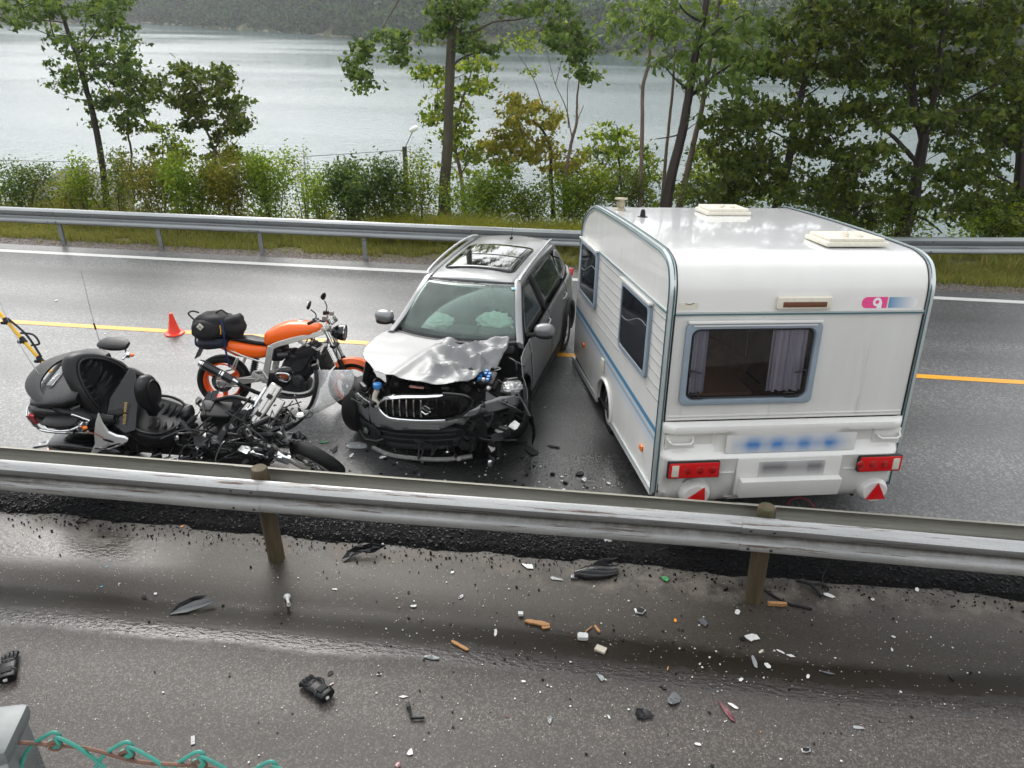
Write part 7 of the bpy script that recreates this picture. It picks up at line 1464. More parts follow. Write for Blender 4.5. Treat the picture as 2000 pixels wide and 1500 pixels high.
# big chrome valve cover seen on the far cylinder bank
vc = bpy.data.objects.new('valve_cover', None); COL.objects.link(vc); vc.parent = gw
A0 = Vector((.93, .40, .80)); B0 = Vector((.72, -.02, .56)); ax_ = (B0-A0).normalized(); sd2 = ax_.cross(Vector((0, -.35, 1))).normalized(); up2 = sd2.cross(ax_)
M['satinchrome'] = mat('scuffed_satin_chrome', (.52, .50, .48), .28, .85, bump=.2, bscale=60, rvar=.1)
rotv = Matrix((ax_, sd2, up2)).transposed(); Lc = (B0-A0).length
g = G(); g.box(A0.lerp(B0, .5), (Lc, .135, .07), rotv, .028); obj('cover_body', g, M['satinchrome'], vc)
g = G(); g.box(A0.lerp(B0, .5)+up2*.035, (Lc*.86, .055, .03), rotv, .012); obj('cover_ridge', g, M['satinchrome'], vc)
g = G(); g.box(A0.lerp(B0, .42)-sd2*.125+up2*-.01, (Lc*.42, .11, .05), rotv, .024); obj('cover_wing', g, M['satinchrome'], vc)
for t in (.28, .68): g = G(); g.box(A0.lerp(B0, t)+up2*.050-sd2*.02, (.05, .05, .02), rotv, .005); obj('cover_slot', g, M['gap'], vc)
g = G(); g.cyl(A0.lerp(B0, .15)+sd2*.10, A0.lerp(B0, 1.0)+sd2*.10, .018, n=10); g.cyl(A0.lerp(B0, .4)+sd2*.15-up2*.03, A0.lerp(B0, 1.05)+sd2*.15-up2*.03, .022, n=10); obj('chrome_tube', g, M['chrome'], vc)
# mirror pod beside the orange bike, amber reflection put into its face colour
g = G(); g.ell((.98, .52, .86), (.10, .05, .085), Matrix.Rotation(.3, 3, 'Z')); es = gwo('mirror_pod', g, BG)
g = G(); g.tube([(.905, .475, .88), (.95, .455, .92), (1.04, .46, .915), (1.06, .46, .86), (1.01, .455, .80), (.93, .465, .82)], .009, 6, sm=4, closed=False); obj('pod_trim', g, M['chrome'], es)
g = G(); g.ell((.985, .475, .86), (.055, .02, .045)); obj('pod_mirror', g, mat('painted_amber_reflection', (.30, .07, .01), .15, coat=.8), es)
# chrome teardrop mirror
mm_ = bpy.data.objects.new('mirror', None); COL.objects.link(mm_); mm_.parent = gw
mc = Vector((.955, -.36, .60)); mrot = Matrix.Rotation(RD(8), 3, 'Y')@Matrix.Rotation(RD(28), 3, 'X')
g = G(); g.ell(mc, (.085, .05, .125), mrot, e=.9, n=22, m=14); obj('mirror_shell', g, BG, mm_)
g = G(); g.tube([mc+mrot@Vector((-.088*abs(sin(t))**.8*1.0, -.035, .125*cos(t))) for t in np.linspace(0, pi, 14)], [.008]+[.018]*12+[.008], 8); obj('chrome_edge', g, M['chrome'], mm_)
g = G(); g.tube([mc+mrot@Vector((.088*sin(t), -.040, .115*cos(t))) for t in np.linspace(0, pi*.8, 12)], .010, 8); obj('chrome_edge', g, M['chrome'], mm_)
g = G(); g.ell(mc+mrot@Vector((-.02, -.04, 0)), (.045, .02, .10), mrot); obj('mirror_glass', g, M['chrome'], mm_)
g = G(); g.box((1.13, -.27, .42), (.14, .05, .11), Matrix.Rotation(.4, 3, 'Y'), .008); g.box((1.10, -.31, .47), (.09, .02, .03), ch=.005); gwo('chrome_caliper', g, M['chrome'])
for k in range(22):
    P = [Vector((rnd.uniform(.1, 1.2), rnd.uniform(-.4, .45), rnd.uniform(.35, .68))) for _ in range(2)]; mid = (P[0]+P[1])/2+Vector((rnd.uniform(-.08, .08), rnd.uniform(-.08, .08), .08)); g = G(); g.tube([P[0], mid, P[1]], rnd.uniform(.004, .011), 5, sm=6); gwo('loose_cable', g, rnd.choice(GWM_))
for k in range(16):
    c = Vector((rnd.uniform(.15, 1.1), rnd.uniform(-.40, .35), rnd.uniform(.5, .70))); a = rnd.uniform(0, 6); qq = Vector((rnd.uniform(-.5, .5), rnd.uniform(-1, .3), 1)).to_track_quat('Z', 'Y')
    g = sheetbit([c+qq@Vector((cos(a+2*pi*i/5)*rnd.uniform(.05, .14), sin(a+2*pi*i/5)*rnd.uniform(.04, .09), 0)) for i in range(5)], .004, 2, .015, k+50); gwo('broken_fairing_piece', g, rnd.choice(GWM_+[M['silver']] if k % 4 == 0 else GWM_), ang=15)
# antennas and the yellow pole
def P3(u, v, y): return atY(u, v, y)
gi = GL.inverted()
for nm, pts in (('aerial', [(212, 718, 6.95), (186, 640, 7.05), (158, 528, 7.15)]), ('aerial', [(132, 833, 6.12), (98, 765, 6.3), (40, 675, 6.55), (0, 590, 6.7), (-20, 540, 6.8)])):
    Q = [gi@P3(*p) for p in pts]; g = G(); g.tube(Q, [.0055, .003, .002] if len(Q) == 3 else [.008, .007, .0025, .002, .0015], 6, sm=3); a_o = obj(nm, g, M['galv'], gw)
    k = 1; g = G(); d = (Q[k+0]-Q[k-1]).normalized(); g.cyl(Q[k]-d*.02, Q[k]+d*.05, .009, n=8); obj('aerial_joint', g, M['black'], a_o)
pl = thing('pole', 'yellow pole with black straps sticking up from behind the black motorcycle trunk', 'pole', P3(96, 722, 6.95))
p0 = P3(96, 728, 6.95); b0 = p0; pts = [P3(96, 728, 6.95)-b0, P3(48, 674, 7.10)-b0, P3(0, 618, 7.25)-b0, P3(-60, 550, 7.45)-b0]
down = (pts[0]-pts[1]).normalized(); pts = [pts[0]+down*.45]+pts
g = G(); g.tube(pts, [.016, .018, .020, .020, .020], 12, sm=3); obj('shaft', g, M['yellow'], pl)
for t in (.18, .52, .86):
    c = pts[1].lerp(pts[3], t); d = (pts[3]-pts[1]).normalized(); g = G(); g.cyl(c-d*.035, c+d*.035, .028, n=12); g.box(c+Vector((-.02, -.03, -.01)), (.05, .03, .03), ch=.006); obj('clamp', g, M['black'], pl)
a = pts[1].lerp(pts[3], .20)+Vector((.03, 0, .02)); b = pts[1].lerp(pts[3], .88)+Vector((.03, 0, .02)); m_ = a.lerp(b, .5)+Vector((.035, 0, .03)); g = G(); g.tube([a, m_, b], .012, 6, sm=6); obj('strap', g, M['cloth'], pl)
a = pts[1].lerp(pts[3], .40)+Vector((.03, 0, .02)); b = pts[1].lerp(pts[3], .62)+Vector((.03, 0, .02)); g = G(); g.tube([a, a+Vector((.10, 0, .03)), a.lerp(b, .5)+Vector((.10, 0, .06)), b], .011, 6, sm=6); obj('hand_loop', g, M['cloth'], pl)
# loose windscreen leaning between the motorcycles and the car
wsr = thing('windscreen', 'scratched clear motorcycle windscreen with black lower trim leaning between motorcycles and car', 'windscreen', (-2.9, 7.3, 0)); wb0 = Vector((-2.9, 7.3, 0))
L_ = [at(618, 722, .86), at(620, 752, .72), at(607, 795, .46), at(575, 828, .20)]; R_ = [at(688, 722, .98), at(690, 745, .90), at(672, 775, .72), at(620, 806, .42)]
L_ = spline(L_, 6); R_ = spline(R_, 6); g = G(); V = []; nb = 12
nrm_ = (R_[8]-L_[8]).cross(L_[0]-L_[-1]).normalized(); nrm_ = nrm_ if nrm_.y < 0 else -nrm_
for i in range(len(L_)):
    for j in range(nb+1):
        t = j/nb; V.append(L_[i].lerp(R_[i], t)+nrm_*(.10*sin(pi*t)*(.6+.4*sin(pi*i/(len(L_)-1))))-wb0)
g.add(V, [(i*(nb+1)+j, (i+1)*(nb+1)+j, (i+1)*(nb+1)+j+1, i*(nb+1)+j+1) for i in range(len(L_)-1) for j in range(nb)])
m, N, L, b = node_mat('scratched_clear_acrylic'); tc = N.new('ShaderNodeTexCoord'); f = noise_node(N, L, tc.outputs['Object'], 9, 6, .7); tr = N.new('ShaderNodeBsdfTransparent'); tr.inputs[0].default_value = (.93, .94, .94, 1); mxs = N.new('ShaderNodeMixShader')
b.inputs['Base Color'].default_value = (.60, .60, .60, 1); b.inputs['Roughness'].default_value = .18; L.new(rng(N, L, f, .3, .7, .20, .46), mxs.inputs[0]); L.new(tr.outputs[0], mxs.inputs[1]); L.new(b.outputs[0], mxs.inputs[2]); L.new(mxs.outputs[0], N['Material Output'].inputs[0]); M['acryl'] = m
o = obj('screen', g, m, wsr, ang=80); md = o.modifiers.new('s', 'SOLIDIFY'); md.thickness = .004
g = G(); g.tube([L_[0]-wb0+Vector((-.02, 0, .06))]+[p-wb0 for p in L_]+[L_[-1]-wb0+Vector((-.10, -.05, -.05))], .034, 10); obj('black_trim', g, M['black'], wsr)
g = G(); g.tube([p-wb0 for p in R_], .005, 6); obj('edge', g, M['acryl'], wsr)
for i_, t in ((14, .22), (17, .25), (19, .30)):
    c = L_[min(i_, len(L_)-1)].lerp(R_[min(i_, len(R_)-1)], t)+nrm_*.085-wb0; g = G(); g.ell(c, (.035, .006, .02), Matrix.Rotation(-.5, 3, 'Y')); obj('white_patch', g, M['white'], wsr)
# traffic cone
tc_ = thing('traffic_cone', 'small plain orange red traffic cone standing on the yellow centre line', 'traffic cone', at(341, 651, .004))
g = G(); g.lathe([(0, .325), (.020, .322), (.026, .31), (.028, .29), (.085, .035), (.092, .024), (.12, .020)], (0, 0, 0), (0, 0, 1), 32); obj('cone_body', g, M['conered'], tc_, ang=30)
g = G(); n = 8; g.rings([[Vector((r*cos(2*pi*(j+.5)/n), r*sin(2*pi*(j+.5)/n), z)) for j in range(n)] for r, z in ((.150, .0), (.150, .012), (.142, .018), (.10, .022))]); obj('cone_base', g, M['conered'], tc_, ang=30)
# ================================================================== DEBRIS
rd = random.Random(21)
M['chipw'] = mat('white_plastic_shard', (.62, .62, .60), .45, bump=.4, bscale=60, var=.1, vscale=30)
M['clearsh'] = mat('clear_plastic_shard', (.55, .57, .57), .15, trans=.5, coat=.4)
M['paper'] = mat('silver_foil_card', (.55, .55, .54), .35, .3, bump=.5, bscale=50)
M['maroon'] = mat('dark_maroon_lens', (.12, .015, .022), .15, coat=.6)
M['orangechip'] = mat('orange_chip_plastic', (.80, .28, .01), .4)
M['greyp'] = mat('wet_grey_plastic', (.10, .105, .11), .25, coat=.3)
M['bluechip'] = mat('light_blue_plastic', (.12, .45, .70), .4)
M['beige'] = mat('beige_board', (.55, .50, .40), .6, var=.1)
SL = Vector((0, 0, 1))
def scrap(name, cat, label, u, v, L, Wd, m, z=.0, curl=.25, n=7, ang=None, group=None, hgt=.0, seed=None, jag=.35, m2=None):
    """jagged, curled flake lying on the ground, L x Wd metres"""
    if 'shard' in name or 'trim' in name: L, Wd, jag = L*1.3, Wd*1.35, .5
    c = at(u, v, .004); s = seed if seed is not None else int(u*7+v) % 97; a0 = RD(ang) if ang is not None else rd.uniform(0, 6.28)
    P = []
    for i in range(n):
        t = 2*pi*i/n+rd.uniform(-.25, .25); r = 1-jag*rd.random(); x = cos(t)*L/2*r; y = sin(t)*Wd/2*r
        P.append(Vector((x*cos(a0)-y*sin(a0), x*sin(a0)+y*cos(a0), max(.003, .004+curl*(y*y/Wd+.35*x*x/L)+rd.uniform(0, hgt)))))
    g = sheetbit(P, max(.0015, min(.006, Wd*.06)), 3, min(.012, Wd*.09), s); o = obj(name, g, m, ang=20); o.location = c; o['label'] = label; o['category'] = cat
    if group: o['group'] = group
    # lowest point onto the ground
    mz = min(v_.co.z for v_ in o.data.vertices); o.location.z = c.z-mz+.001
    if m2:
        g = sheetbit([p*.75+Vector((.0, 0, .012)) for p in P], .003, 2, .006, s+3); q = obj('inner_layer', g, m2, ang=20); q.parent = o
    return o
W_, K_, CL = M['chipw'], M['black'], M['clearsh']
items = [
 ('plastic_chip', 'chip', 'small bright yellow chip on the pale strip left of the first wooden post', 356, 1028, .05, .03, M['orangechip'], .1, 4),
 ('plastic_chip', 'chip', 'small light blue chip lying in the wet rut at the left', 198, 1146, .028, .016, M['bluechip'], .1, 5),
 ('plastic_chip', 'chip', 'tiny pale blue chip just above the wet rut at the left', 208, 1107, .024, .016, M['bluechip'], .1, 5),
 ('plastic_shard', 'shard', 'grey triangular shard right of the light blue chips', 233, 1140, .05, .03, M['beige'], .1, 3),
 ('plastic_shard', 'shard', 'small black lump beside a white chip in the wet rut', 282, 1167, .055, .035, K_, .4, 6),
 ('plastic_chip', 'chip', 'white chip left of the long grey and black trim piece', 304, 1160, .045, .035, W_, .3, 6),
 ('plastic_chip', 'chip', 'flat white sliver right of the wooden post in the wet rut', 654, 1151, .055, .025, W_, .1, 6),
 ('plastic_shard', 'shard', 'white flat stick lying over the crumpled black piece', 747, 1063, .10, .022, W_, .2, 4),
 ('plastic_chip', 'chip', 'white chip on the black asphalt band under the rail, left of centre', 722, 1020, .05, .028, W_, .2, 6),
 ('plastic_chip', 'chip', 'thin curved white sliver on the fresh asphalt under the rail', 861, 1035, .07, .018, W_, .6, 6),
 ('plastic_chip', 'chip', 'oval white chip on the fresh asphalt right of centre', 1071, 1039, .05, .022, W_, .1, 6),
 ('plastic_shard', 'shard', 'clear pointed lens shard above the big black shell', 1193, 1062, .16, .065, CL, .2, 7),
 ('plastic_shard', 'shard', 'crumpled white foil scrap below the asphalt band at centre', 1032, 1106, .11, .06, W_, .7, 7),
 ('plastic_shard', 'shard', 'thin clear splinters right of the crumpled white foil', 1086, 1131, .13, .045, CL, .3, 7),
 ('plastic_chip', 'chip', 'white drop shaped chip left of the crumpled foil scrap', 883, 1118, .045, .035, W_, .3, 6),
 ('plastic_shard', 'shard', 'dark folded strip in the middle of the near lane', 900, 1166, .06, .03, M['greyp'], .5, 5),
 ('plastic_chip', 'chip', 'white pointed chip above the wet rut left of centre', 808, 1184, .075, .04, W_, .3, 6),
 ('plastic_chip', 'chip', 'small white chip touching the pointed one', 809, 1174, .03, .018, W_, .2, 5),
 ('plastic_chip', 'chip', 'white torn strip in the wet rut at the centre', 968, 1236, .09, .028, W_, .4, 7),
 ('plastic_shard', 'shard', 'dull clear slotted piece near the rippled water film', 840, 1285, .12, .045, M['greyp'], .1, 7),
 ('plastic_shard', 'shard', 'curved clear lens piece below the rippled water film', 1175, 1324, .08, .05, CL, .5, 7),
 ('plastic_chip', 'chip', 'round white and black chip alone left of centre', 740, 1317, .045, .035, W_, .5, 6),
 ('plastic_chip', 'chip', 'white rectangular flake near the black hook', 788, 1361, .075, .032, W_, .15, 4),
 ('plastic_shard', 'shard', 'small grey shell piece at the lower centre', 1074, 1405, .075, .035, M['greyp'], .3, 7),
 ('plastic_shard', 'shard', 'crumpled black plastic lump in the lower right centre', 1256, 1397, .13, .10, K_, .9, 8),
 ('plastic_shard', 'shard', 'crumpled dark grey plastic lump right of the black one', 1317, 1368, .12, .09, M['greyp'], .9, 8),
 ('card', 'card', 'silver foil card with black stripes at the right centre', 1250, 1194, .13, .12, M['paper'], .3, 5),
 ('plastic_chip', 'chip', 'orange reflector chip right of the silver foil card', 1319, 1212, .065, .034, M['orangechip'], .05, 4),
 ('plastic_chip', 'chip', 'thin orange brown sliver in the wet rut right of centre', 1304, 1306, .06, .015, M['wood'], .1, 5),
 ('plastic_chip', 'chip', 'large white flake near the bottom edge left of centre', 801, 1470, .07, .045, W_, .2, 6),
 ('plastic_shard', 'shard', 'dark maroon piece at the bottom edge of the picture', 777, 1494, .06, .04, M['maroon'], .3, 5),
 ('plastic_shard', 'shard', 'small clear and green scrap under the caravan end of the rail', 1299, 1131, .08, .05, M['green'], .5, 7),
 ('plastic_chip', 'chip', 'small red chip at the lower centre', 990, 1399, .04, .02, M['maroon'], .3, 5),
 ('plastic_chip', 'chip', 'white angular sliver left of the crumpled black lump', 1189, 1400, .055, .02, W_, .2, 5),
 ('plastic_chip', 'chip', 'white tapered chip on the rough film edge at centre', 1022, 1331, .05, .028, W_, .3, 6),
 ('plastic_shard', 'shard', 'white half round cup under the black Y shaped piece', 1620, 1164, .09, .045, W_, 1.0, 7),
 ('plastic_chip', 'chip', 'white folded chip right of the second wooden post', 1440, 1196, .085, .045, W_, .6, 7),
 ('plastic_shard', 'shard', 'flat grey oval piece below the second wooden post', 1374, 1217, .10, .075, M['greyp'], .05, 9),
 ('plastic_shard', 'shard', 'crumpled white film scrap below the second wooden post', 1465, 1246, .12, .08, W_, .6, 8),
 ('plastic_shard', 'shard', 'black knob touching the crumpled white film scrap', 1450, 1248, .05, .04, K_, .8, 6),
 ('plastic_chip', 'chip', 'beige lozenge chip right of the crumpled film scrap', 1486, 1273, .07, .03, M['beige'], .2, 6),
 ('plastic_chip', 'chip', 'long white flake right of the beige lozenge', 1525, 1273, .09, .028, W_, .15, 6),
 ('plastic_chip', 'chip', 'white rectangular piece with dark end right of the long flake', 1545, 1281, .085, .035, W_, .1, 4),
 ('plastic_shard', 'shard', 'clear curved rim piece below the beige lozenge', 1473, 1295, .14, .035, CL, .5, 8),
 ('plastic_chip', 'chip', 'tall white folded chip at the end of the clear rim', 1499, 1301, .07, .05, W_, .8, 6),
 ('plastic_chip', 'chip', 'pale oblong chip below the group of white flakes', 1578, 1321, .055, .03, W_, .2, 6),
 ('plastic_shard', 'shard', 'thin grey slotted strip right of the white flakes', 1614, 1314, .11, .025, M['greyp'], .3, 6),
 ('plastic_chip', 'chip', 'white chip with a dark edge left of the slotted strip', 1447, 1328, .06, .035, W_, .5, 6),
 ('plastic_shard', 'shard', 'black and white striped clip far right in the wet rut', 1859, 1323, .07, .04, K_, .9, 6),
 ('plastic_chip', 'chip', 'white flake on the pale dusty strip at the right', 1791, 1152, .075, .04, W_, .2, 6),
 ('plastic_chip', 'chip', 'white round chip right of the cup on the dusty strip', 1704, 1171, .05, .035, W_, .3, 6),
 ('plastic_chip', 'chip', 'white flake alone on the right of the near lane', 1745, 1244, .045, .03, W_, .2, 6),
 ('plastic_chip', 'chip', 'oval white chip just above the wet rut at the right', 1742, 1269, .05, .025, W_, .2, 6),
 ('plastic_shard', 'shard', 'thin clear oval splinter in the lower right', 1674, 1421, .08, .03, CL, .3, 7),
 ('lens_piece', 'lens piece', 'curved dark maroon tail lens piece in the lower right', 1420, 1392, .24, .055, M['maroon'], .5, 8),
 ('plastic_chip', 'chip', 'two lobed white piece touching the maroon lens', 1432, 1379, .10, .035, W_, .5, 7),
 ('plastic_chip', 'chip', 'leaf shaped white flake near the bottom right of centre', 1362, 1454, .06, .03, W_, .3, 6),
 ('plastic_shard', 'shard', 'white shell piece with black back at the bottom right', 1574, 1467, .085, .045, W_, .7, 7),
 ('plastic_chip', 'chip', 'white flake on the road beside the caravan corner', 1189, 944, .07, .04, W_, .4, 6),
 ('plastic_shard', 'shard', 'black crumpled bit between car and caravan', 1133, 925, .11, .08, K_, .8, 7),
 ('plastic_shard', 'shard', 'clear sliver below the black bit between car and caravan', 1141, 937, .09, .05, CL, .3, 7),
 ('lens_piece', 'lens piece', 'large clear headlamp lens piece in front of the car wheel', 697, 872, .36, .16, CL, .35, 7),
 ('plastic_chip', 'chip', 'white pointed piece left of the large clear lens', 686, 890, .12, .04, W_, .2, 5),
 ('plastic_chip', 'chip', 'white double chip in front of the car bumper', 748, 894, .10, .06, W_, .6, 7),
 ('plastic_chip', 'chip', 'white block with beige base in front of the car', 825, 901, .10, .06, M['beige'], .2, 4),
 ('plastic_shard', 'shard', 'black curved trim with grey face on the road below the car', 915, 888, .42, .14, K_, .3, 8),
 ('plastic_shard', 'shard', 'grey pointed trim tip right of the curved trim', 958, 896, .22, .09, M['greyp'], .3, 6),
 ('plastic_shard', 'shard', 'flat black plate right of the smashed wheel', 1038, 880, .26, .12, K_, .1, 6),
 ('plastic_shard', 'shard', 'thin black jagged strip at the far right of the car debris', 1080, 872, .16, .05, K_, .6, 7),
 ('plastic_shard', 'shard', 'long black strip on the road under the car corner', 1005, 868, .30, .06, K_, .5, 7),
 ('plastic_chip', 'chip', 'bright green label piece on the road between tyre and car', 634, 864, .17, .06, M['green'], .1, 4),
 ('plastic_shard', 'shard', 'dark shard beside the bright green label', 655, 878, .13, .05, K_, .5, 6),
 ('plastic_shard', 'shard', 'black wet rag like piece behind the orange rear wheel', 388, 782, .16, .09, K_, .5, 7),
 ('plastic_shard', 'shard', 'dark flat sheet by the rail at the left under the saddlebag', 82, 868, .26, .12, M['greyp'], .3, 7),
 ('plastic_chip', 'chip', 'white flake left of the orange motorcycle on the far lane', 110, 587, .10, .05, W_, .3, 6),
 ('plastic_chip', 'chip', 'small white flake below the yellow line near the cone', 205, 652, .06, .03, W_, .3, 6),
]
for nm, ct, lb, u, v, L, Wd, m_, curl, n in items:
    ag = {'long silver': 38, 'crumpled black sheet': 20, 'curved dark maroon': -62, 'black curved trim': -15, 'clear pointed': -40}
    an = next((a for k, a in ag.items() if lb.startswith(k)), None)
    scrap(nm, ct, lb, u, v, L, Wd, m_, curl=curl, n=n, ang=an, m2=K_ if lb.startswith('long silver') or lb.startswith('round white and') or lb.startswith('white shell') or lb.startswith('silver foil') else None)
def shaped(name, cat, label, u, v, rot, parts, sc=1):
    t = thing(name, label, cat, at(u, v, .004), (0, 0, rot))
    for nm, pts, m_, j in parts: g = sheetbit([Vector(p)*sc for p in pts], .004, 3, j, len(pts)*3); o = obj(nm, g, m_, t, ang=18); mz = min(v_.co.z for v_ in o.data.vertices); o.location.z = -min(0, mz)
shaped('trim_piece', 'trim piece', 'long silver grey and black trim piece pointing up right in the wet rut', 376, 1187, RD(-2), [
 ('black_blade', [(-.15, -.10, .0), (-.10, -.01, .05), (-.02, .07, .06), (.06, .13, .02), (.03, .06, .02), (-.06, -.03, .01)], M['black'], .012),
 ('grey_blade', [(-.15, -.11, .004), (-.08, -.04, .03), (.02, .03, .055), (.14, .09, .05), (.16, .08, .02), (.10, .01, .01), (-.02, -.07, .004)], M['greyp'], .008)])
shaped('sheet_piece', 'sheet', 'crumpled black sheet piece near the band of fresh asphalt, left of centre', 708, 1086, 0, [
 ('folded_sheet', [(-.17, -.07, .0), (-.15, .02, .04), (-.06, .05, .07), (.0, .04, .10), (.09, .10, .07), (.20, .11, .03), (.11, .03, .02), (.02, -.01, .05), (-.09, -.05, .02), (-.13, -.10, .0)], M['black'], .03),
 ('torn_flap', [(-.05, .0, .06), (.08, .06, .10), (.19, .10, .05), (.06, .02, .04)], M['blackgloss'], .015)])
# box like and special pieces
def piece(name, cat, label, u, v, z=.0):
    t = thing(name, label, cat, at(u, v, .004)); return t
b_ = piece('black_ring', 'ring', 'square black plastic ring near the band of fresh asphalt at the left', 164, 1016); g = G(); c4 = [(-.045, -.04, .01), (.045, -.045, .01), (.05, .04, .012), (-.04, .045, .01)]; g.tube(c4, .009, 5, closed=True); obj('ring_frame', g, K_, b_, smooth=False)
b_ = piece('tube_piece', 'tube', 'white flared tube piece right of the first wooden post', 563, 1178); g = G(); g.lathe([(.030, -.06), (.014, -.03), (.011, .03), (.018, .06), (.014, .06), (.008, .03), (.010, -.03), (.026, -.06)], (0, 0, .028), (.45, -.85, .12), 14); obj('flared_tube', g, W_, b_)
b_ = piece('bumper_shell', 'shell', 'large curved black plastic shell lying near the second wooden post', 1164, 1122); g = G(); R = []
for i in range(9):
    t = i/8; x = -.19+.38*t; y = -.055+.13*t; w = .055+.03*sin(pi*t)-.02*(t < .15); R.append([Vector((x-.4*w*cos(a)*.35, y+w*cos(a), .008+.07*max(0, sin(a))*(.5+.5*sin(pi*min(1, t+.2))))) for a in np.linspace(-.2, pi+.2, 12)]+[Vector((x, y+w*.9*cos(a), .002+.06*max(0, sin(a))*(.5+.5*sin(pi*min(1, t+.2))))) for a in np.linspace(pi+.1, -.1, 12)])
g.rings(R); obj('curved_shell', g, M['blackgloss'], b_, ang=35); g = sheetbit([Vector((.0, .06, .02)), Vector((.13, .13, .03)), Vector((.19, .16, .07)), Vector((.05, .14, .08)), Vector((-.03, .09, .05))], .004, 3, .01, 3); obj('flap', g, K_, b_, ang=20); g = G(); g.box((-.19, -.07, .012), (.06, .05, .018), ch=.004); obj('tab', g, M['greyp'], b_)
for lb, u, v, L, w, h, a, mm2, nm, ct in (
 ('flat splintered plank of light wood in the wet rut near centre', 1049, 1218, .20, .042, .018, -6, M['wood'], 'wood_piece', 'wood'), ('small wood chips lying below the flat splintered plank', 1066, 1226, .07, .03, .012, 20, M['wood'], 'wood_piece', 'wood'),
 ('long light wood splinter on the edge of the rippled water', 898, 1262, .17, .028, .014, -28, M['wood'], 'wood_piece', 'wood'), ('pointed wood splinter beside the white box', 1166, 1229, .085, .022, .012, -60, M['wood'], 'wood_piece', 'wood'),
 ('thin match like stick touching the white box', 1150, 1229, .085, .009, .008, 52, M['wood'], 'wood_piece', 'wood'), ('brown roll shaped piece under the second wooden post', 1518, 1182, .16, .032, .030, 4, M['wood'], 'wood_piece', 'wood'),
 ('white box shaped block left of the wood splinters', 1138, 1246, .085, .060, .035, 3, W_, 'plastic_block', 'block'), ('white and beige block with an open side', 1173, 1270, .085, .060, .022, -22, M['beige'], 'plastic_block', 'block'),
 ('small white cube piece above the flat wood plank', 1017, 1201, .042, .036, .026, 8, W_, 'plastic_block', 'block'), ('flat dark grey strip on the road above the green wire fence', 377, 1446, .075, .028, .005, -62, M['greyp'], 'plastic_strip', 'strip')):
    q = Matrix.Rotation(RD(a), 3, 'Z'); g = G(); n = 9; R = []
    for i in range(n):
        t = i/(n-1)-.5; jw = w*(.5 if ('splinter' in lb and abs(t) > .4) else (.85+.3*rd.random() if mm2 is M['wood'] else 1))/2; R.append([q@Vector((t*L+rd.uniform(-.3, .3)*L/n*(mm2 is M['wood']), y_*jw, z_)) for y_, z_ in ((-1, .001), (1, .001), (1, h*(.85+.15*rd.random())), (-1, h))])
    g.rings(R); o = obj(nm, g, mm2, smooth=False, bev=.0015); o.location = at(u, v, .004); tag(o, lb, ct)
b_ = piece('black_hook', 'hook', 'black plastic hook shaped bracket at the lower left of centre', 807, 1399); g = G(); g.tube([(-.055, .085, .012), (-.03, .03, .02), (-.005, -.03, .014), (.055, -.02, .016), (.085, -.012, .014)], .011, 6); g.box((-.052, .075, .016), (.03, .05, .02), Matrix.Rotation(.4, 3, 'Z'), .004); obj('bracket_arm', g, K_, b_)
b_ = piece('black_bracket', 'bracket', 'black Y shaped bracket on the dusty strip at the right', 1589, 1152); g = G(); g.tube([(-.13, .085, .02), (-.02, .03, .035), (.03, -.05, .02), (.045, -.085, .012)], .015, 6); g.tube([(-.02, .03, .035), (.07, .045, .03), (.13, .02, .02)], .013, 6); obj('forked_arm', g, K_, b_)
o = G(); o.tube([at(u, v, z) for u, v, z in ((1622, 1062, .22), (1621, 1087, .14), (1613, 1112, .06), (1606, 1128, .03), (1610, 1145, .02), (1613, 1158, .012))], .0055, 6, sm=5); tag(obj('black_wire', o, K_), 'thin black wire hanging from the rail down to the Y shaped bracket', 'wire')
o = G(); o.tube([at(u, v, .012) for u, v in ((1480, 1141), (1503, 1159), (1535, 1177), (1562, 1184), (1586, 1189))], .011, 6, sm=5); tag(obj('rubber_strip', o, K_), 'long black rubber strip curving out from the second wooden post', 'strip')
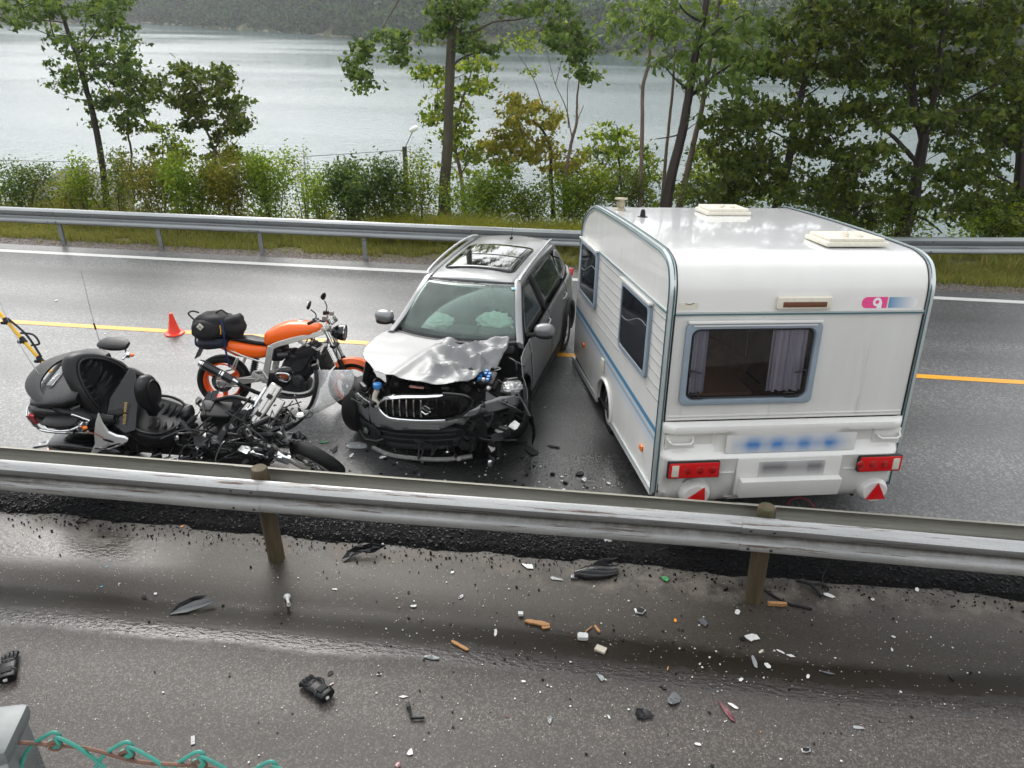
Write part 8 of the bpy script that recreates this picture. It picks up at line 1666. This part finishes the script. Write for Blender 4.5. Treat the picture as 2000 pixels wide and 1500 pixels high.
# gloves
def glove(label, u, v, rot, mirror=1, fing=1.0):
    t = thing('glove', label, 'glove', at(u, v, .004), (0, 0, rot)); LE = M['leather']
    g = G(); g.loft([(-.115, 0, .004, .060, .050), (-.085, 0, .003, .066, .056), (-.05, 0, .004, .050, .043), (-.01, 0, .004, .052, .048), (.035, 0, .005, .050, .050), (.062, 0, .006, .042, .044)], 18, .75); obj('palm', g, LE, t, ang=60)
    for k in range(4):
        y = (-.033+.022*k)*mirror; ln = (.058, .070, .066, .050)[k]*fing; g = G(); g.tube([(.045, y*.95, .028), (.062+ln*.45, y*1.05, .040), (.062+ln*.85, y*1.1, .026), (.062+ln, y*1.1, .014)], [.0125, .0135, .0125, .010], 9, sm=4); g.ell((.062+ln, y*1.1, .014), (.0105, .0105, .0105), n=8, m=6); obj('finger', g, LE, t)
    g = G(); g.tube([(-.02, .042*mirror, .024), (.015, .062*mirror, .026), (.045, .062*mirror, .018)], [.016, .015, .011], 9, sm=4); g.ell((.047, .062*mirror, .018), (.0115,)*3, n=8, m=6); obj('thumb', g, LE, t)
    g = G(); g.tube([(-.045, -.044, .03), (-.045, -.03, .05), (-.045, 0, .056), (-.045, .03, .05), (-.045, .044, .03)], .0045, 6, sm=3); g.tube([(.03, -.048, .03), (.03, -.02, .056), (.03, .02, .056), (.03, .048, .03)], .003, 6, sm=3); obj('grey_piping', g, M['greyp'], t)
    g = G(); g.box((-.065, 0, .066), (.045, .06, .008), ch=.003); obj('wrist_strap', g, M['rubber'], t)
    g = G(); g.box((-.118, .01, .03), (.014, .022, .016), ch=.003); obj('white_care_label', g, M['chipw'], t)
    for k in range(4): g = G(); g.ell((.040, (-.033+.022*k)*mirror, .048), (.012, .010, .008), n=8, m=6); obj('knuckle_pad', g, M['rubber'], t)
    return t
gl = glove('black leather motorcycle glove cut by the left edge of the picture', 20, 1308, RD(122)); gl.scale = (1.2,)*3
gl = glove('black padded motorcycle glove lying palm down near the bottom centre left', 617, 1350, RD(150), -1, .6); gl.scale = (1.2, 1.2, 1.3)
scrap('plastic_shard', 'shard', 'small black cone shaped bit above the right glove', 645, 1316, .05, .028, K_, curl=.8, n=6); scrap('plastic_chip', 'chip', 'reddish chip just right of the glove', 648, 1336, .04, .018, M['maroon'], curl=.3, n=5)
# countless tiny chips and grit
def grit(name, label, n, fx, smin, smax, m_, cat, flat=.4):
    g = []
    V = []; F = []
    for i in range(n):
        x, y = fx(); s = smin+(smax-smin)*rd.random()**2.5; k = rd.randint(4, 6); a0 = rd.uniform(0, 6.28); b0 = len(V); tz = rd.uniform(0, s*.35)
        z0 = .005 if y < 5.5 or y > 5.93 else lipz(x, y)+.002
        top = [(x+cos(a0+2*pi*j/k)*s*rd.uniform(.5, 1)*(1.5 if j % k == 0 else 1), y+sin(a0+2*pi*j/k)*s*rd.uniform(.5, 1), z0+s*flat+(tz if j < k/2 else 0)) for j in range(k)]
        V += [(p[0], p[1], z0-.001) for p in top]+top; F.append(tuple(b0+k+j for j in range(k))); F += [(b0+j, b0+(j+1) % k, b0+k+(j+1) % k, b0+k+j) for j in range(k)]
    gg = G(); gg.add(V, F); o = stuff(obj(name, gg, m_, smooth=False)); return tag(o, label, cat)
def near(): 
    while True:
        x = rd.gauss(.4, 2.3); y = rd.triangular(3.0, 5.5, 4.6)
        if -4.5 < x < 4.5: return x, y
grit('white_chips', 'hundreds of tiny white plastic crumbs scattered over the near lane', 420, near, .0025, .011, W_, 'crumbs')
grit('dark_crumbs', 'small dark plastic crumbs scattered over the near lane', 260, near, .003, .015, K_, 'crumbs')
grit('ochre_crumbs', 'tiny ochre and orange crumbs scattered over the near lane', 60, near, .002, .007, M['wood'], 'crumbs')
grit('asphalt_crumbs', 'loose black asphalt crumbs beside the ragged asphalt edge', 900, lambda: (rd.uniform(-5.5, 5), 5.53-abs(rd.gauss(0, .10))*(2.2 if rd.random() < .15 else 1)), .003, .013, M['lip'], 'crumbs', .9)
grit('lip_stones', 'coarse black stones of the ragged asphalt edge', 5200, lambda: (rd.uniform(-6.5, 5.5), rd.uniform(5.53, 5.90)), .006, .016, mat('black_coated_stones', (.005, .005, .0055), .5, spec=.3), 'stones', .55)
def wreck():
    a = rd.random()
    return (rd.gauss(-.9, .75), rd.uniform(6.2, 7.3)) if a < .6 else (rd.gauss(-2.6, .5), rd.uniform(6.5, 7.4)) if a < .8 else (rd.uniform(-.4, .5), rd.uniform(5.95, 7))
grit('white_crumbs', 'tiny white crumbs on the dark wet asphalt around the car front', 130, wreck, .004, .018, W_, 'crumbs'); grit('black_crumbs', 'small black plastic crumbs around the car front', 150, wreck, .005, .03, K_, 'crumbs')
grit('road_specks', 'sparse pale specks on the far lanes', 90, lambda: (rd.uniform(-10, 6), rd.uniform(7.5, 13.2)), .004, .016, W_, 'crumbs')
# ================================================================== AIR
hz_ = G(); hz_.box((0, 340, 18), (1600, 740, 74)); HB = obj('haze', hz_, None, smooth=False); stuff(HB)
hm = bpy.data.materials.new('thin_rain_haze'); hm.use_nodes = True; hn = hm.node_tree; hn.nodes.clear()
ho = hn.nodes.new('ShaderNodeOutputMaterial'); pv = hn.nodes.new('ShaderNodeVolumePrincipled'); pv.inputs['Color'].default_value = (.92, .95, .97, 1); pv.inputs['Density'].default_value = 0.00033; pv.inputs['Anisotropy'].default_value = .2
hn.links.new(pv.outputs[0], ho.inputs['Volume']); HB.data.materials.append(hm)
